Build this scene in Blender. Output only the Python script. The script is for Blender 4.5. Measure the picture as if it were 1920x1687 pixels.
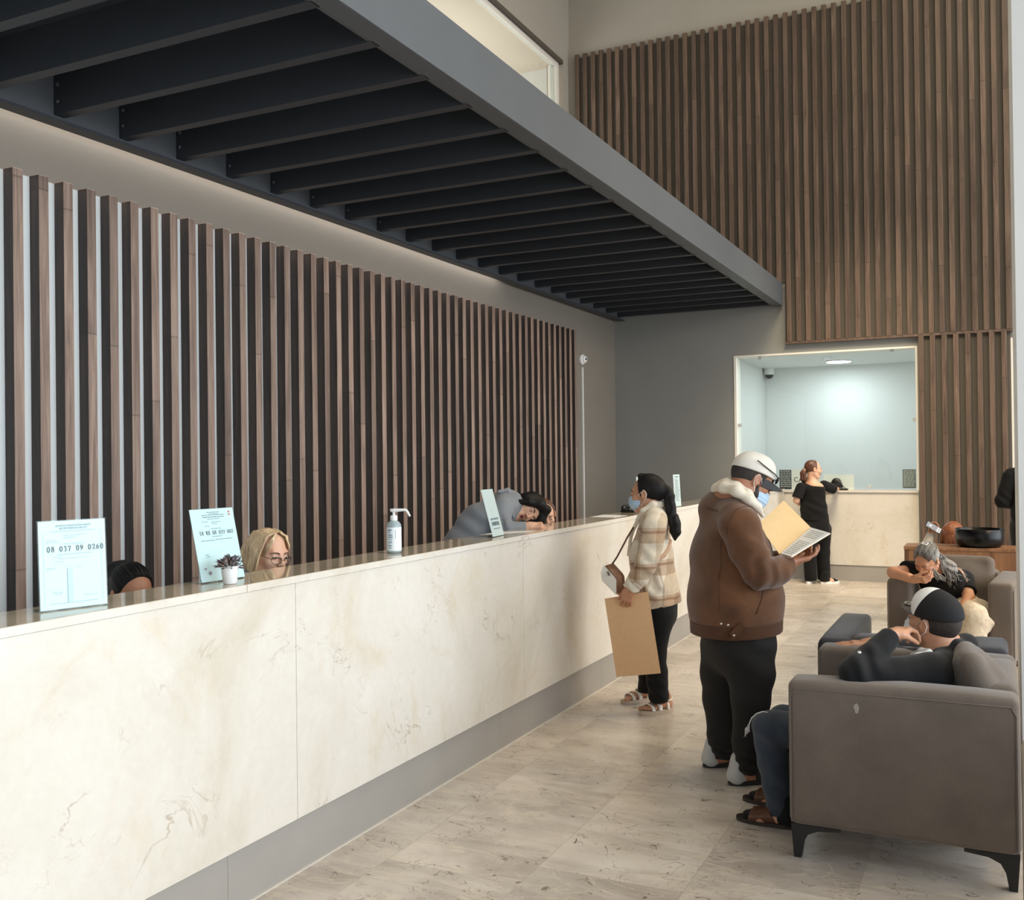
import bpy, bmesh, math, random
import numpy as np
from mathutils import Vector, Matrix
random.seed(7)
for o in list(bpy.data.objects):
    bpy.data.objects.remove(o)
SC = bpy.context.scene
COL = SC.collection
PI = math.pi

def lin(r, g, b):
    f = lambda v: (v / 12.92 if v <= 0.04045 else ((v + 0.055) / 1.055) ** 2.4)
    return (f(r / 255), f(g / 255), f(b / 255), 1.0)

# ---------------------------------------------------------------- camera, world, large lights, exposure
cam_d = bpy.data.cameras.new('camera')
cam = bpy.data.objects.new('camera', cam_d)
COL.objects.link(cam)
SC.camera = cam
cam_d.sensor_fit = 'HORIZONTAL'
cam_d.sensor_width = 36.0
cam_d.lens = 1857.0 / 1920.0 * 36.0
cam_d.clip_start = 0.05
YAW, PITCH, ROLL = 0.45273, 0.0071268, -0.0117451
_f = Vector((-math.sin(YAW) * math.cos(PITCH), math.cos(YAW) * math.cos(PITCH), math.sin(PITCH)))
_r = Vector((math.cos(YAW), math.sin(YAW), 0))
_u = _r.cross(_f)
_r2 = _r * math.cos(ROLL) + _u * math.sin(ROLL)
_u2 = _u * math.cos(ROLL) - _r * math.sin(ROLL)
M = Matrix((( _r2.x, _u2.x, -_f.x, 0), (_r2.y, _u2.y, -_f.y, 0), (_r2.z, _u2.z, -_f.z, 1.65), (0, 0, 0, 1)))
cam.matrix_world = M

W = bpy.data.worlds.new('daylight')
SC.world = W
W.use_nodes = True
bg = W.node_tree.nodes['Background']
bg.inputs[0].default_value = (0.80, 0.90, 1.0, 1)
bg.inputs[1].default_value = 0.38

def area(name, loc, look, sx, sy, power, col, spread=PI):
    d = bpy.data.lights.new(name, 'AREA')
    d.shape = 'RECTANGLE'
    d.size, d.size_y = sx, sy
    d.energy = power
    d.color = col
    d.spread = spread
    o = bpy.data.objects.new(name, d)
    COL.objects.link(o)
    o.location = loc
    o.rotation_euler = (Vector(look) - Vector(loc)).to_track_quat('-Z', 'Y').to_euler()
    return o

area('window_daylight_right', (4.2, 6.4, 2.7), (-2.5, 6.4, 1.9), 13.5, 4.6, 300, (0.87, 0.94, 1.0), 1.75)
area('window_daylight_near', (4.2, 0.2, 3.0), (-2.5, 1.4, 2.5), 4.0, 4.6, 85, (0.84, 0.93, 1.0), 1.9)
area('window_daylight_entrance', (1.6, -5.6, 3.4), (-0.4, 5.0, 1.4), 6.0, 5.0, 150, (0.92, 0.96, 1.0))
area('unseen_lobby_light', (0.2, 7.4, 9.4), (-0.9, 7.8, 0.0), 6.5, 8.0, 560, (1.0, 0.82, 0.56))
area('unseen_lobby_light', (3.2, 10.4, 6.4), (-1.4, 13.4, 4.0), 3.0, 3.0, 70, (1.0, 0.93, 0.84))  # unseen lamp added below the ceiling to lighten the end wall
area('warm_counter_fill', (3.4, 8.4, 4.6), (-2.5, 8.0, 0.7), 5.0, 1.2, 95, (1.0, 0.74, 0.42), 2.2)  # unseen warm fill added to yellow the far counter front
area('warm_cashier_fill', (-1.2, 10.6, 5.8), (-1.7, 13.4, 0.6), 1.2, 1.2, 30, (1.0, 0.82, 0.56), 1.1)  # unseen fill added to warm the cashier counter, no fitting there
SC.view_settings.view_transform = 'Standard'
SC.view_settings.look = 'None'
SC.view_settings.gamma = 1.0
SC.view_settings.use_curve_mapping = False
SC.view_settings.exposure = 0.0
SC.cycles.max_bounces = 8
SC.cycles.transparent_max_bounces = 12
SC.cycles.caustics_reflective = False
SC.cycles.caustics_refractive = False

# ---------------------------------------------------------------- objects
def put(o, parent=None):
    COL.objects.link(o)
    if parent is not None:
        o.parent = parent
    return o

def tag(o, label=None, cat=None, group=None, kind=None):
    if label: o['label'] = label
    if cat: o['category'] = cat
    if group: o['group'] = group
    if kind: o['kind'] = kind
    return o

def thing(name, label, cat, loc=(0, 0, 0), rotz=0.0, group=None):
    o = bpy.data.objects.new(name, None)
    o.empty_display_size = 0.1
    COL.objects.link(o)
    o.location = loc
    o.rotation_euler = (0, 0, rotz)
    return tag(o, label, cat, group)

def mesh_obj(name, me, m, parent=None, smooth=False):
    if m is not None:
        for mm in (m if isinstance(m, (list, tuple)) else [m]):
            me.materials.append(mm)
    if smooth:
        me.polygons.foreach_set('use_smooth', [True] * len(me.polygons))
    return put(bpy.data.objects.new(name, me), parent)

def bm_obj(name, bm, m, parent=None, smooth=False):
    me = bpy.data.meshes.new(name)
    bmesh.ops.recalc_face_normals(bm, faces=bm.faces)
    bm.to_mesh(me)
    bm.free()
    return mesh_obj(name, me, m, parent, smooth)

def copy_tree(o, parent=None):
    c = o.copy()
    COL.objects.link(c)
    c.parent = parent
    for ch in o.children:
        copy_tree(ch, c)
    return c

def box(bm, x0, x1, y0, y1, z0, z1, bev=0.0, seg=2, mi=0):
    vs = [bm.verts.new(p) for p in ((x0, y0, z0), (x1, y0, z0), (x1, y1, z0), (x0, y1, z0), (x0, y0, z1), (x1, y0, z1), (x1, y1, z1), (x0, y1, z1))]
    fs = [bm.faces.new([vs[i] for i in q]) for q in ((0, 3, 2, 1), (4, 5, 6, 7), (0, 1, 5, 4), (1, 2, 6, 5), (2, 3, 7, 6), (3, 0, 4, 7))]
    for f in fs: f.material_index = mi
    if bev > 0:
        es = list({e for f in fs for e in f.edges})
        r = bmesh.ops.bevel(bm, geom=es, offset=bev, segments=seg, profile=0.5, affect='EDGES')
        for f in r['faces']: f.material_index = mi
    return vs

def BX(name, dims, m, parent=None, bev=0.0, seg=2, smooth=False):
    bm = bmesh.new()
    box(bm, *dims, bev=bev, seg=seg)
    return bm_obj(name, bm, m, parent, smooth)

def lathe(bm, prof, c=(0, 0, 0), n=28, axis=None):
    """prof: (r, h) pairs revolved about the vertical (or the axis given as a 3x3 matrix)"""
    c = Vector(c)
    rings = []
    for r, h in prof:
        ring = []
        for k in range(n):
            a = 2 * PI * k / n
            v = Vector((r * math.cos(a), r * math.sin(a), h))
            if axis is not None: v = axis @ v
            ring.append(bm.verts.new(c + v))
        rings.append(ring)
    for a, b in zip(rings, rings[1:]):
        for k in range(n):
            bm.faces.new((a[k], a[(k + 1) % n], b[(k + 1) % n], b[k]))
    bm.faces.new(rings[0][::-1])
    bm.faces.new(rings[-1])

def tube(bm, pts, rad, n=8, flat=None):
    """a tube along pts; rad a number or one radius per point; flat=(vector, factor) squashes it"""
    pts = [Vector(p) for p in pts]
    rs = rad if isinstance(rad, (list, tuple)) else [rad] * len(pts)
    prev = None
    rings = []
    for i, p in enumerate(pts):
        t = (pts[min(i + 1, len(pts) - 1)] - pts[max(i - 1, 0)]).normalized()
        if prev is None:
            a = Vector((0, 0, 1)) if abs(t.z) < 0.9 else Vector((1, 0, 0))
            u = t.cross(a).normalized()
        else:
            u = (prev - t * prev.dot(t)).normalized()
        prev = u
        v = t.cross(u)
        ring = []
        for k in range(n):
            a = 2 * PI * k / n
            off = (u * math.cos(a) + v * math.sin(a)) * rs[i]
            if flat is not None:
                fv = Vector(flat[0]).normalized()
                off = off - fv * off.dot(fv) * (1 - flat[1])
            ring.append(bm.verts.new(p + off))
        rings.append(ring)
    for a, b in zip(rings, rings[1:]):
        for k in range(n):
            bm.faces.new((a[k], a[(k + 1) % n], b[(k + 1) % n], b[k]))
    bm.faces.new(rings[0][::-1])
    bm.faces.new(rings[-1])

def slab(bm, corners, th, mi=0):
    """a thin four-cornered plate: corners in order, th its thickness against its normal"""
    c = [Vector(p) for p in corners]
    n = (c[1] - c[0]).cross(c[-1] - c[0]).normalized()
    a = [bm.verts.new(p) for p in c]
    b = [bm.verts.new(p - n * th) for p in c]
    k = len(c)
    fs = [bm.faces.new(a), bm.faces.new(b[::-1])]
    for i in range(k):
        fs.append(bm.faces.new((a[i], b[i], b[(i + 1) % k], a[(i + 1) % k])))
    for f in fs: f.material_index = mi
    return n

# ---------------------------------------------------------------- smooth solids: distance fields meshed by surface nets
def V3(p): return np.array(p, dtype=np.float32)
def nrm(v):
    v = np.array(v, dtype=np.float64)
    return v / np.linalg.norm(v)

class Solid:
    def __init__(self): self.ops = []
    def _add(self, lo, hi, fn, k, op): self.ops.append((np.array(lo), np.array(hi), fn, k, op)); return self
    def cone(self, a, b, ra, rb, k=0.02, op='add'):
        a, b = V3(a), V3(b)
        ba = b - a
        L2 = float(ba @ ba) + 1e-9
        def fn(X, Y, Z):
            px, py, pz = X - a[0], Y - a[1], Z - a[2]
            t = np.clip((px * ba[0] + py * ba[1] + pz * ba[2]) / L2, 0, 1)
            return np.sqrt((px - t * ba[0]) ** 2 + (py - t * ba[1]) ** 2 + (pz - t * ba[2]) ** 2) - (ra + (rb - ra) * t)
        r = max(ra, rb)
        return self._add(np.minimum(a, b) - r, np.maximum(a, b) + r, fn, k, op)
    def chain(self, pts, rs, k=0.015, op='add', k0=0.02):
        for i in range(len(pts) - 1):
            self.cone(pts[i], pts[i + 1], rs[i], rs[i + 1], k if i else k0, op)
        return self
    def flat(self, a, b, rua, rva, rub, rvb, u, k=0.03, op='add'):
        """a cone with an oval cross-section: ru along u, rv across it"""
        a, b = V3(a), V3(b)
        ba = b - a
        L = float(np.linalg.norm(ba))
        t_ = ba / L
        u = V3(u); u = u - t_ * (u @ t_); u = u / np.linalg.norm(u)
        v = np.cross(t_, u)
        def fn(X, Y, Z):
            px, py, pz = X - a[0], Y - a[1], Z - a[2]
            s = px * t_[0] + py * t_[1] + pz * t_[2]
            t = np.clip(s / L, 0, 1)
            w = s - t * L
            du = px * u[0] + py * u[1] + pz * u[2]
            dv = px * v[0] + py * v[1] + pz * v[2]
            ru = rua + (rub - rua) * t
            rv = rva + (rvb - rva) * t
            rm = np.minimum(ru, rv)
            return (np.sqrt((du / ru) ** 2 + (dv / rv) ** 2 + (w / rm) ** 2) - 1) * rm
        r = max(rua, rva, rub, rvb)
        return self._add(np.minimum(a, b) - r, np.maximum(a, b) + r, fn, k, op)
    def ell(self, c, rad, ax=None, k=0.02, op='add'):
        c = V3(c)
        rad = V3(rad if hasattr(rad, '__len__') else (rad, rad, rad))
        A = np.eye(3, dtype=np.float32) if ax is None else np.array(ax, dtype=np.float32)
        def fn(X, Y, Z):
            px, py, pz = X - c[0], Y - c[1], Z - c[2]
            q = [(px * A[i][0] + py * A[i][1] + pz * A[i][2]) for i in range(3)]
            k0 = np.sqrt((q[0] / rad[0]) ** 2 + (q[1] / rad[1]) ** 2 + (q[2] / rad[2]) ** 2)
            k1 = np.sqrt((q[0] / rad[0] ** 2) ** 2 + (q[1] / rad[1] ** 2) ** 2 + (q[2] / rad[2] ** 2) ** 2)
            return k0 * (k0 - 1) / (k1 + 1e-6)
        r = float(rad.max())
        return self._add(c - r, c + r, fn, k, op)
    def box(self, c, half, ax=None, r=0.01, k=0.01, op='add'):
        c = V3(c)
        h = V3(half) - r
        A = np.eye(3, dtype=np.float32) if ax is None else np.array(ax, dtype=np.float32)
        def fn(X, Y, Z):
            px, py, pz = X - c[0], Y - c[1], Z - c[2]
            q = [np.abs(px * A[i][0] + py * A[i][1] + pz * A[i][2]) - h[i] for i in range(3)]
            o = np.sqrt(np.maximum(q[0], 0) ** 2 + np.maximum(q[1], 0) ** 2 + np.maximum(q[2], 0) ** 2)
            return o + np.minimum(np.maximum(q[0], np.maximum(q[1], q[2])), 0) - r
        R = float(np.linalg.norm(V3(half)))
        return self._add(c - R, c + R, fn, k, op)
    def cut(self, p, n, k=0.004):
        """remove what lies on the side n points to"""
        p, n = V3(p), V3(nrm(n))
        self.ops.append((None, None, lambda X, Y, Z: (X - p[0]) * n[0] + (Y - p[1]) * n[1] + (Z - p[2]) * n[2], k, 'cut')); return self
    def cutl(self, p, n, rad, k=0.004):
        """the same, only within rad of p"""
        p, n = V3(p), V3(nrm(n))
        def fn(X, Y, Z):
            px, py, pz = X - p[0], Y - p[1], Z - p[2]
            return np.maximum(-(px * n[0] + py * n[1] + pz * n[2]), np.sqrt(px * px + py * py + pz * pz) - rad)
        return self._add(p - rad, p + rad, fn, k, 'sub')
    def disp(self, fn):
        self.ops.append((None, None, fn, 0, 'disp')); return self
    def mesh(self, h=0.006):
        adds = [o for o in self.ops if o[4] == 'add']
        m = 4 * h + 0.01
        lo = np.min([o[0] for o in adds], axis=0) - m
        hi = np.max([o[1] for o in adds], axis=0) + m
        xs, ys, zs = [np.arange(lo[i], hi[i] + h, h, dtype=np.float32) for i in range(3)]
        D = np.full((len(xs), len(ys), len(zs)), 1.0, dtype=np.float32)
        for (a, b, fn, k, op) in self.ops:
            if a is None:
                d = fn(xs[:, None, None], ys[None, :, None], zs[None, None, :]).astype(np.float32)
                if op == 'disp': D += d
                else: D = np.maximum(D, d)
                continue
            e = k + 3 * h + 0.012
            s = []
            for i, ax in enumerate((xs, ys, zs)):
                s.append(slice(int(np.searchsorted(ax, a[i] - e)), int(np.searchsorted(ax, b[i] + e))))
            s = tuple(s)
            d = fn(xs[s[0]][:, None, None], ys[s[1]][None, :, None], zs[s[2]][None, None, :]).astype(np.float32)
            A = D[s]
            if op == 'add':
                if k > 0:
                    hh = np.clip(0.5 + 0.5 * (A - d) / k, 0, 1)
                    D[s] = A * (1 - hh) + d * hh - k * hh * (1 - hh)
                else: D[s] = np.minimum(A, d)
            else:
                d = -d
                hh = np.clip(0.5 - 0.5 * (A - d) / max(k, 1e-5), 0, 1)
                D[s] = A * (1 - hh) + d * hh + k * hh * (1 - hh)
        return nets(D, lo, h)

def nets(D, lo, h):
    S = D < 0
    n0, n1, n2 = D.shape
    c = np.zeros((n0 - 1, n1 - 1, n2 - 1), dtype=np.int8)
    for i in (0, 1):
        for j in (0, 1):
            for k in (0, 1):
                c += S[i:n0 - 1 + i, j:n1 - 1 + j, k:n2 - 1 + k]
    act = (c > 0) & (c < 8)
    idx = np.argwhere(act)
    ids = np.full(act.shape, -1, dtype=np.int64)
    ids[act] = np.arange(len(idx))
    acc = np.zeros((len(idx), 3)); cnt = np.zeros(len(idx))
    I, J, K = idx.T
    cor = [(i, j, k) for i in (0, 1) for j in (0, 1) for k in (0, 1)]
    for a in cor:
        for ax in range(3):
            if a[ax]: continue
            b = list(a); b[ax] = 1
            da = D[I + a[0], J + a[1], K + a[2]]; db = D[I + b[0], J + b[1], K + b[2]]
            x = (da < 0) != (db < 0)
            t = np.where(x, da / np.where(x, da - db, 1), 0)
            p = np.tile(np.array(a, dtype=float), (len(idx), 1)); p[:, ax] += t
            acc[x] += p[x]; cnt[x] += 1
    verts = lo + h * (idx + acc / np.maximum(cnt, 1)[:, None])
    faces = []
    for ax in range(3):
        a, b = (1, 2) if ax == 0 else ((2, 0) if ax == 1 else (0, 1))
        s0 = [slice(None)] * 3; s1 = [slice(None)] * 3
        s0[ax] = slice(0, -1); s1[ax] = slice(1, None)
        A, B = S[tuple(s0)], S[tuple(s1)]
        for sgn in (0, 1):
            e = np.argwhere((A & ~B) if sgn == 0 else (~A & B))
            ok = (e[:, a] > 0) & (e[:, b] > 0) & (e[:, a] < D.shape[a] - 1) & (e[:, b] < D.shape[b] - 1)
            e = e[ok]
            q = []
            for (da, db) in ((-1, -1), (0, -1), (0, 0), (-1, 0)):
                f = e.copy(); f[:, a] += da; f[:, b] += db
                q.append(ids[f[:, 0], f[:, 1], f[:, 2]])
            q = np.stack(q if sgn == 0 else q[::-1], axis=1)
            faces.append(q)
    F = np.concatenate(faces)
    F = F[(F >= 0).all(axis=1)]
    return verts, F

def solid_obj(name, S, h, m, parent=None, origin=(0, 0, 0)):
    v, F = S.mesh(h)
    v = v - np.array(origin)
    me = bpy.data.meshes.new(name)
    me.vertices.add(len(v)); me.vertices.foreach_set('co', v.astype(np.float32).ravel())
    me.loops.add(len(F) * 4); me.loops.foreach_set('vertex_index', F.astype(np.int32).ravel())
    me.polygons.add(len(F))
    me.polygons.foreach_set('loop_start', np.arange(0, len(F) * 4, 4, dtype=np.int32))
    me.polygons.foreach_set('loop_total', np.full(len(F), 4, dtype=np.int32))
    me.update(calc_edges=True)
    return mesh_obj(name, me, m, parent, True)
# ---------------------------------------------------------------- materials (all procedural)
class NT:
    def __init__(self, name):
        self.m = bpy.data.materials.new(name)
        self.m.use_nodes = True
        self.t = self.m.node_tree
        self.p = self.t.nodes['Principled BSDF']
    def n(self, typ, **kw):
        nd = self.t.nodes.new(typ)
        for k, v in kw.items():
            if k.startswith('_'): setattr(nd, k[1:], v)
            else:
                key = k.replace('__', ' ')
                nd.inputs[int(key[1:]) if key[0] == 'i' and key[1:].isdigit() else key].default_value = v
        return nd
    def l(self, a, b, ao=0, bi=0):
        self.t.links.new(a.outputs[ao], b.inputs[bi]); return b
    def set(self, **kw):
        for k, v in kw.items(): self.p.inputs[k.replace('__', ' ')].default_value = v
    def coords(self, scale=(1, 1, 1), kind='Object', rot=(0, 0, 0)):
        tc = self.n('ShaderNodeTexCoord')
        mp = self.n('ShaderNodeMapping')
        mp.inputs['Scale'].default_value = scale
        mp.inputs['Rotation'].default_value = rot
        self.l(tc, mp, kind, 0)
        return mp
    def noise(self, src, scale, detail=4, rough=0.55, dist=0.0):
        nd = self.n('ShaderNodeTexNoise', Scale=scale, Detail=detail, Roughness=rough, Distortion=dist)
        if src is not None: self.l(src, nd, 0, 'Vector')
        return nd
    def ramp(self, src, stops, so=0):
        r = self.n('ShaderNodeValToRGB')
        e = r.color_ramp.elements
        while len(e) < len(stops): e.new(0.5)
        for i, (p, c) in enumerate(stops):
            e[i].position = p
            e[i].color = c if hasattr(c, '__len__') else (c, c, c, 1)
        self.l(src, r, so, 0)
        return r
    def mix(self, fac, a, b, mode='MIX', fo=0):
        x = self.n('ShaderNodeMix', _data_type='RGBA', _blend_type=mode)
        for s, i in ((fac, 0), (a, 6), (b, 7)):
            if isinstance(s, (int, float)): x.inputs[i].default_value = s
            elif isinstance(s, tuple): x.inputs[i].default_value = s
            else: self.t.links.new(s.outputs[2 if s.bl_idname == 'ShaderNodeMix' else 0], x.inputs[i])
        return x
    def math(self, op, a, b=0.0, c=None):
        x = self.n('ShaderNodeMath', _operation=op)
        for s, i in ((a, 0), (b, 1), (c, 2)):
            if s is None: continue
            if isinstance(s, (int, float)): x.inputs[i].default_value = s
            elif isinstance(s, tuple): self.t.links.new(s[0].outputs[s[1]], x.inputs[i])
            else: self.t.links.new(s.outputs[0], x.inputs[i])
        return x
    def col(self, src): self.t.links.new(src.outputs[2 if src.bl_idname == 'ShaderNodeMix' else 0], self.p.inputs['Base Color'])
    def bump(self, src, strength=0.3, dist=0.01):
        b = self.n('ShaderNodeBump', Strength=strength, Distance=dist)
        self.l(src, b, 0, 'Height')
        self.t.links.new(b.outputs[0], self.p.inputs['Normal'])

def plain(name, rgb, rough=0.6, metal=0.0, spec=0.5, var=0.0, vs=8.0, bump=0.0, bs=60.0, bd=0.002, sheen=0.0, coat=0.0, sss=0.0):
    T = NT(name)
    c = lin(*rgb)
    T.set(Base__Color=c, Roughness=rough, Metallic=metal, Sheen__Weight=sheen, Coat__Weight=coat)
    T.set(**{'Specular__IOR__Level': spec})
    if var or bump: mp = T.coords()
    if var:
        nz = T.noise(mp, vs, 5, 0.6)
        T.col(T.ramp(nz, [(0.25, tuple(x * (1 - var) for x in c[:3]) + (1,)), (0.75, tuple(min(1, x * (1 + var)) for x in c[:3]) + (1,))]))
    if bump: T.bump(T.noise(mp, bs, 3, 0.6), bump, bd)
    if sss:
        T.set(Subsurface__Weight=sss, Subsurface__Scale=0.01)
    return T.m

def marble(name, base, light, dark, rough, tan=None):
    T = NT(name)
    mp = T.coords()
    cl = T.noise(mp, 1.3, 6, 0.62, 0.6)
    a = T.ramp(cl, [(0.30, lin(*dark)), (0.48, lin(*base)), (0.72, lin(*light))])
    tn = T.noise(T.coords((1, 0.9, 0.7)), 2.1, 7, 0.68, 1.4)
    tm = T.ramp(tn, [(0.56, 0.0), (0.74, 0.55)])
    b = T.mix(tm, a, lin(*(tan or dark)))
    # thin broken veins
    w = T.noise(mp, 2.4, 5, 0.6, 0.9)
    d = T.math('ABSOLUTE', T.math('SUBTRACT', w, 0.5))
    v = T.ramp(d, [(0.0, 0.55), (0.008, 0.0)])
    gate = T.ramp(T.noise(mp, 3.7, 3, 0.5), [(0.50, 0.0), (0.66, 1.0)])
    vv = T.math('MULTIPLY', v, gate)
    c = T.mix(vv, b, lin(150, 122, 92))
    fine = T.ramp(T.noise(mp, 26, 5, 0.65, 0.5), [(0.35, (0.955, 0.953, 0.948, 1)), (0.65, (1, 1, 1, 1))])
    T.col(T.mix(1.0, c, fine, 'MULTIPLY'))
    T.set(Roughness=rough)
    return T.m

MARBLE = marble('cream_marble', (220, 215, 205), (229, 225, 218), (207, 199, 184), 0.28, (210, 194, 166))
MARBLE_TOP = marble('polished_cream_marble', (186, 172, 150), (200, 188, 168), (168, 150, 126), 0.06, (160, 140, 112))

def floor_mat():
    T = NT('stone_floor_tiles')
    mp = T.coords()
    sep = T.n('ShaderNodeSeparateXYZ'); T.l(mp, sep)
    # tiles 0.595 x 1.2, staggered
    xx = T.math('DIVIDE', T.math('ADD', (sep, 0), 2.268), 0.595)
    ci = T.math('FLOOR', xx)
    xf = T.math('FRACT', xx)
    yo = T.math('ADD', T.math('DIVIDE', T.math('SUBTRACT', (sep, 1), 3.446), 1.19), T.math('MULTIPLY', ci, -0.16))
    ri = T.math('FLOOR', yo)
    yf = T.math('FRACT', yo)
    seed = T.n('ShaderNodeCombineXYZ'); T.l(ci, seed, 0, 0); T.l(ri, seed, 0, 1)
    wn = T.n('ShaderNodeTexWhiteNoise', _noise_dimensions='3D'); T.l(seed, wn, 0, 0)
    sc = T.n('ShaderNodeVectorMath', _operation='MULTIPLY_ADD')
    T.l(wn, sc, 1, 0); sc.inputs[1].default_value = (19, 23, 7); T.l(mp, sc, 0, 2)
    base = T.noise(sc, 1.6, 6, 0.62, 0.5)
    c0 = T.ramp(base, [(0.28, lin(182, 171, 161)), (0.5, lin(206, 196, 186)), (0.74, lin(224, 216, 207))])
    st = T.n('ShaderNodeMapping'); st.inputs['Scale'].default_value = (1, 3.4, 1); st.inputs['Rotation'].default_value = (0, 0, 0.35); T.l(sc, st)
    streak = T.ramp(T.noise(st, 2.2, 6, 0.65, 0.8), [(0.34, (0.80, 0.79, 0.775, 1)), (0.6, (1.04, 1.04, 1.04, 1))])
    c1 = T.mix(1.0, c0, streak, 'MULTIPLY')
    tone = T.ramp(wn, [(0.0, (0.86, 0.86, 0.86, 1)), (1.0, (1.08, 1.07, 1.05, 1))])
    c2 = T.mix(1.0, c1, tone, 'MULTIPLY')
    # short curled dark marks
    w = T.noise(sc, 6.5, 2, 0.5, 1.6)
    d = T.math('ABSOLUTE', T.math('SUBTRACT', w, 0.5))
    v = T.ramp(d, [(0.0, 0.95), (0.006, 0.7), (0.014, 0.0)])
    gate = T.ramp(T.noise(sc, 8.0, 3, 0.6), [(0.54, 0.0), (0.60, 1.0)])
    c3 = T.mix(T.math('MULTIPLY', v, gate), c2, lin(92, 74, 58))
    w3 = T.noise(sc, 13.0, 2, 0.5, 2.2)
    d3 = T.math('ABSOLUTE', T.math('SUBTRACT', w3, 0.5))
    v3 = T.ramp(d3, [(0.0, 0.85), (0.014, 0.0)])
    gate3 = T.ramp(T.noise(sc, 5.0, 3, 0.6), [(0.52, 0.0), (0.60, 1.0)])
    c3 = T.mix(T.math('MULTIPLY', v3, gate3), c3, lin(112, 92, 74))
    # light veins
    w2 = T.noise(st, 1.4, 4, 0.6, 1.2)
    d2 = T.math('ABSOLUTE', T.math('SUBTRACT', w2, 0.52))
    v2 = T.ramp(d2, [(0.0, 0.6), (0.022, 0.0)])
    c4 = T.mix(v2, c3, lin(214, 203, 184))
    # joints
    ex = T.math('MULTIPLY', T.math('MINIMUM', xf, T.math('SUBTRACT', 1.0, xf)), 0.595)
    ey = T.math('MULTIPLY', T.math('MINIMUM', yf, T.math('SUBTRACT', 1.0, yf)), 1.19)
    j = T.ramp(T.math('MINIMUM', ex, ey), [(0.0, 0.45), (0.0028, 0.0)])
    T.col(T.mix(j, c4, lin(150, 137, 118)))
    rg = T.ramp(T.noise(mp, 7, 3, 0.5), [(0.3, 0.26), (0.7, 0.38)])
    T.t.links.new(rg.outputs[0], T.p.inputs['Roughness'])
    return T.m
FLOOR = floor_mat()

def wood(name, c_lo, c_mid, c_hi, rough=0.45, scale=1.0, joints=True):
    T = NT(name)
    oi = T.n('ShaderNodeObjectInfo')
    tc = T.n('ShaderNodeTexCoord')
    off = T.n('ShaderNodeVectorMath', _operation='SCALE'); off.inputs[0].default_value = (13.1, 7.7, 29.3); T.l(oi, off, 'Random', 'Scale')
    ad = T.n('ShaderNodeVectorMath', _operation='ADD'); T.l(tc, ad, 'Object', 0); T.l(off, ad, 0, 1)
    mp = T.n('ShaderNodeMapping'); mp.inputs['Scale'].default_value = (22 * scale, 22 * scale, 1.3 * scale); T.l(ad, mp)
    g = T.noise(mp, 1.0, 6, 0.62, 0.9)
    c = T.ramp(g, [(0.28, lin(*c_lo)), (0.5, lin(*c_mid)), (0.74, lin(*c_hi))])
    mp2 = T.n('ShaderNodeMapping'); mp2.inputs['Scale'].default_value = (120 * scale, 120 * scale, 3.0 * scale); T.l(ad, mp2)
    f = T.ramp(T.noise(mp2, 1.0, 3, 0.6), [(0.3, (0.8, 0.8, 0.8, 1)), (0.7, (1.08, 1.08, 1.08, 1))])
    c = T.mix(1.0, c, f, 'MULTIPLY')
    if joints:
        # board lengths: the tint steps where one length of timber is jointed to the next
        sep = T.n('ShaderNodeSeparateXYZ'); T.l(tc, sep, 'Object', 0)
        q = T.math('ADD', T.math('DIVIDE', (sep, 2), 2.15), T.math('MULTIPLY', (oi, 'Random'), 7.37))
        cell = T.math('FLOOR', q)
        wn = T.n('ShaderNodeTexWhiteNoise', _noise_dimensions='2D')
        cb = T.n('ShaderNodeCombineXYZ'); T.l(cell, cb, 0, 0); T.l(oi, cb, 'Random', 1); T.l(cb, wn, 0, 0)
        tone = T.ramp(wn, [(0.0, (0.78, 0.76, 0.75, 1)), (1.0, (1.16, 1.13, 1.1, 1))])
        c = T.mix(1.0, c, tone, 'MULTIPLY')
        fr = T.math('FRACT', q)
        jt = T.ramp(T.math('MINIMUM', fr, T.math('SUBTRACT', 1.0, fr)), [(0.0, 0.5), (0.0012, 0.0)])
        c = T.mix(jt, c, lin(40, 28, 22))
    T.col(c)
    T.set(Roughness=rough)
    return T.m
WALNUT = wood('walnut', (108, 90, 80), (146, 124, 112), (178, 156, 142))
WALNUT_SIDE = wood('walnut_dark_flank', (40, 32, 29), (58, 47, 42), (76, 62, 55))
WALNUT_END = wood('walnut_upper', (80, 65, 56), (107, 89, 78), (131, 112, 99))
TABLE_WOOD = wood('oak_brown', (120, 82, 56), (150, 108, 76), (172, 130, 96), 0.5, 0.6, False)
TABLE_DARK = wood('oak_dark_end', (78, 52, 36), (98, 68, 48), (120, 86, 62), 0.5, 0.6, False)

TAUPE = plain('taupe_wall_paint', (128, 121, 112), 0.75, var=0.03, vs=3, bump=0.05, bs=300)
BEIGE = plain('beige_wall_paint', (176, 171, 163), 0.75, var=0.03, vs=3, bump=0.05, bs=300)
GREYWALL = plain('grey_wall_paint', (148, 150, 148), 0.75, var=0.03, vs=3, bump=0.05, bs=300)
DARKTAUPE = plain('dark_taupe_panel', (92, 86, 78), 0.7, var=0.05, vs=4)
WHITE = plain('white_wall_paint', (232, 234, 232), 0.6)
CREAM = plain('cream_wall_paint', (226, 214, 198), 0.7)
FRAMEW = plain('white_frame_paint', (246, 243, 236), 0.45)
STEEL = plain('grey_painted_steel', (88, 93, 98), 0.42, var=0.05, vs=3)
STEEL_DK = plain('charcoal_painted_steel', (56, 60, 66), 0.5, var=0.05, vs=5)
DECK = plain('charcoal_deck', (46, 49, 54), 0.6)
KICK = plain('grey_kick_panel', (160, 156, 151), 0.35, var=0.05, vs=4)
CLIP = plain('steel_clip', (190, 194, 196), 0.4)
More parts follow.
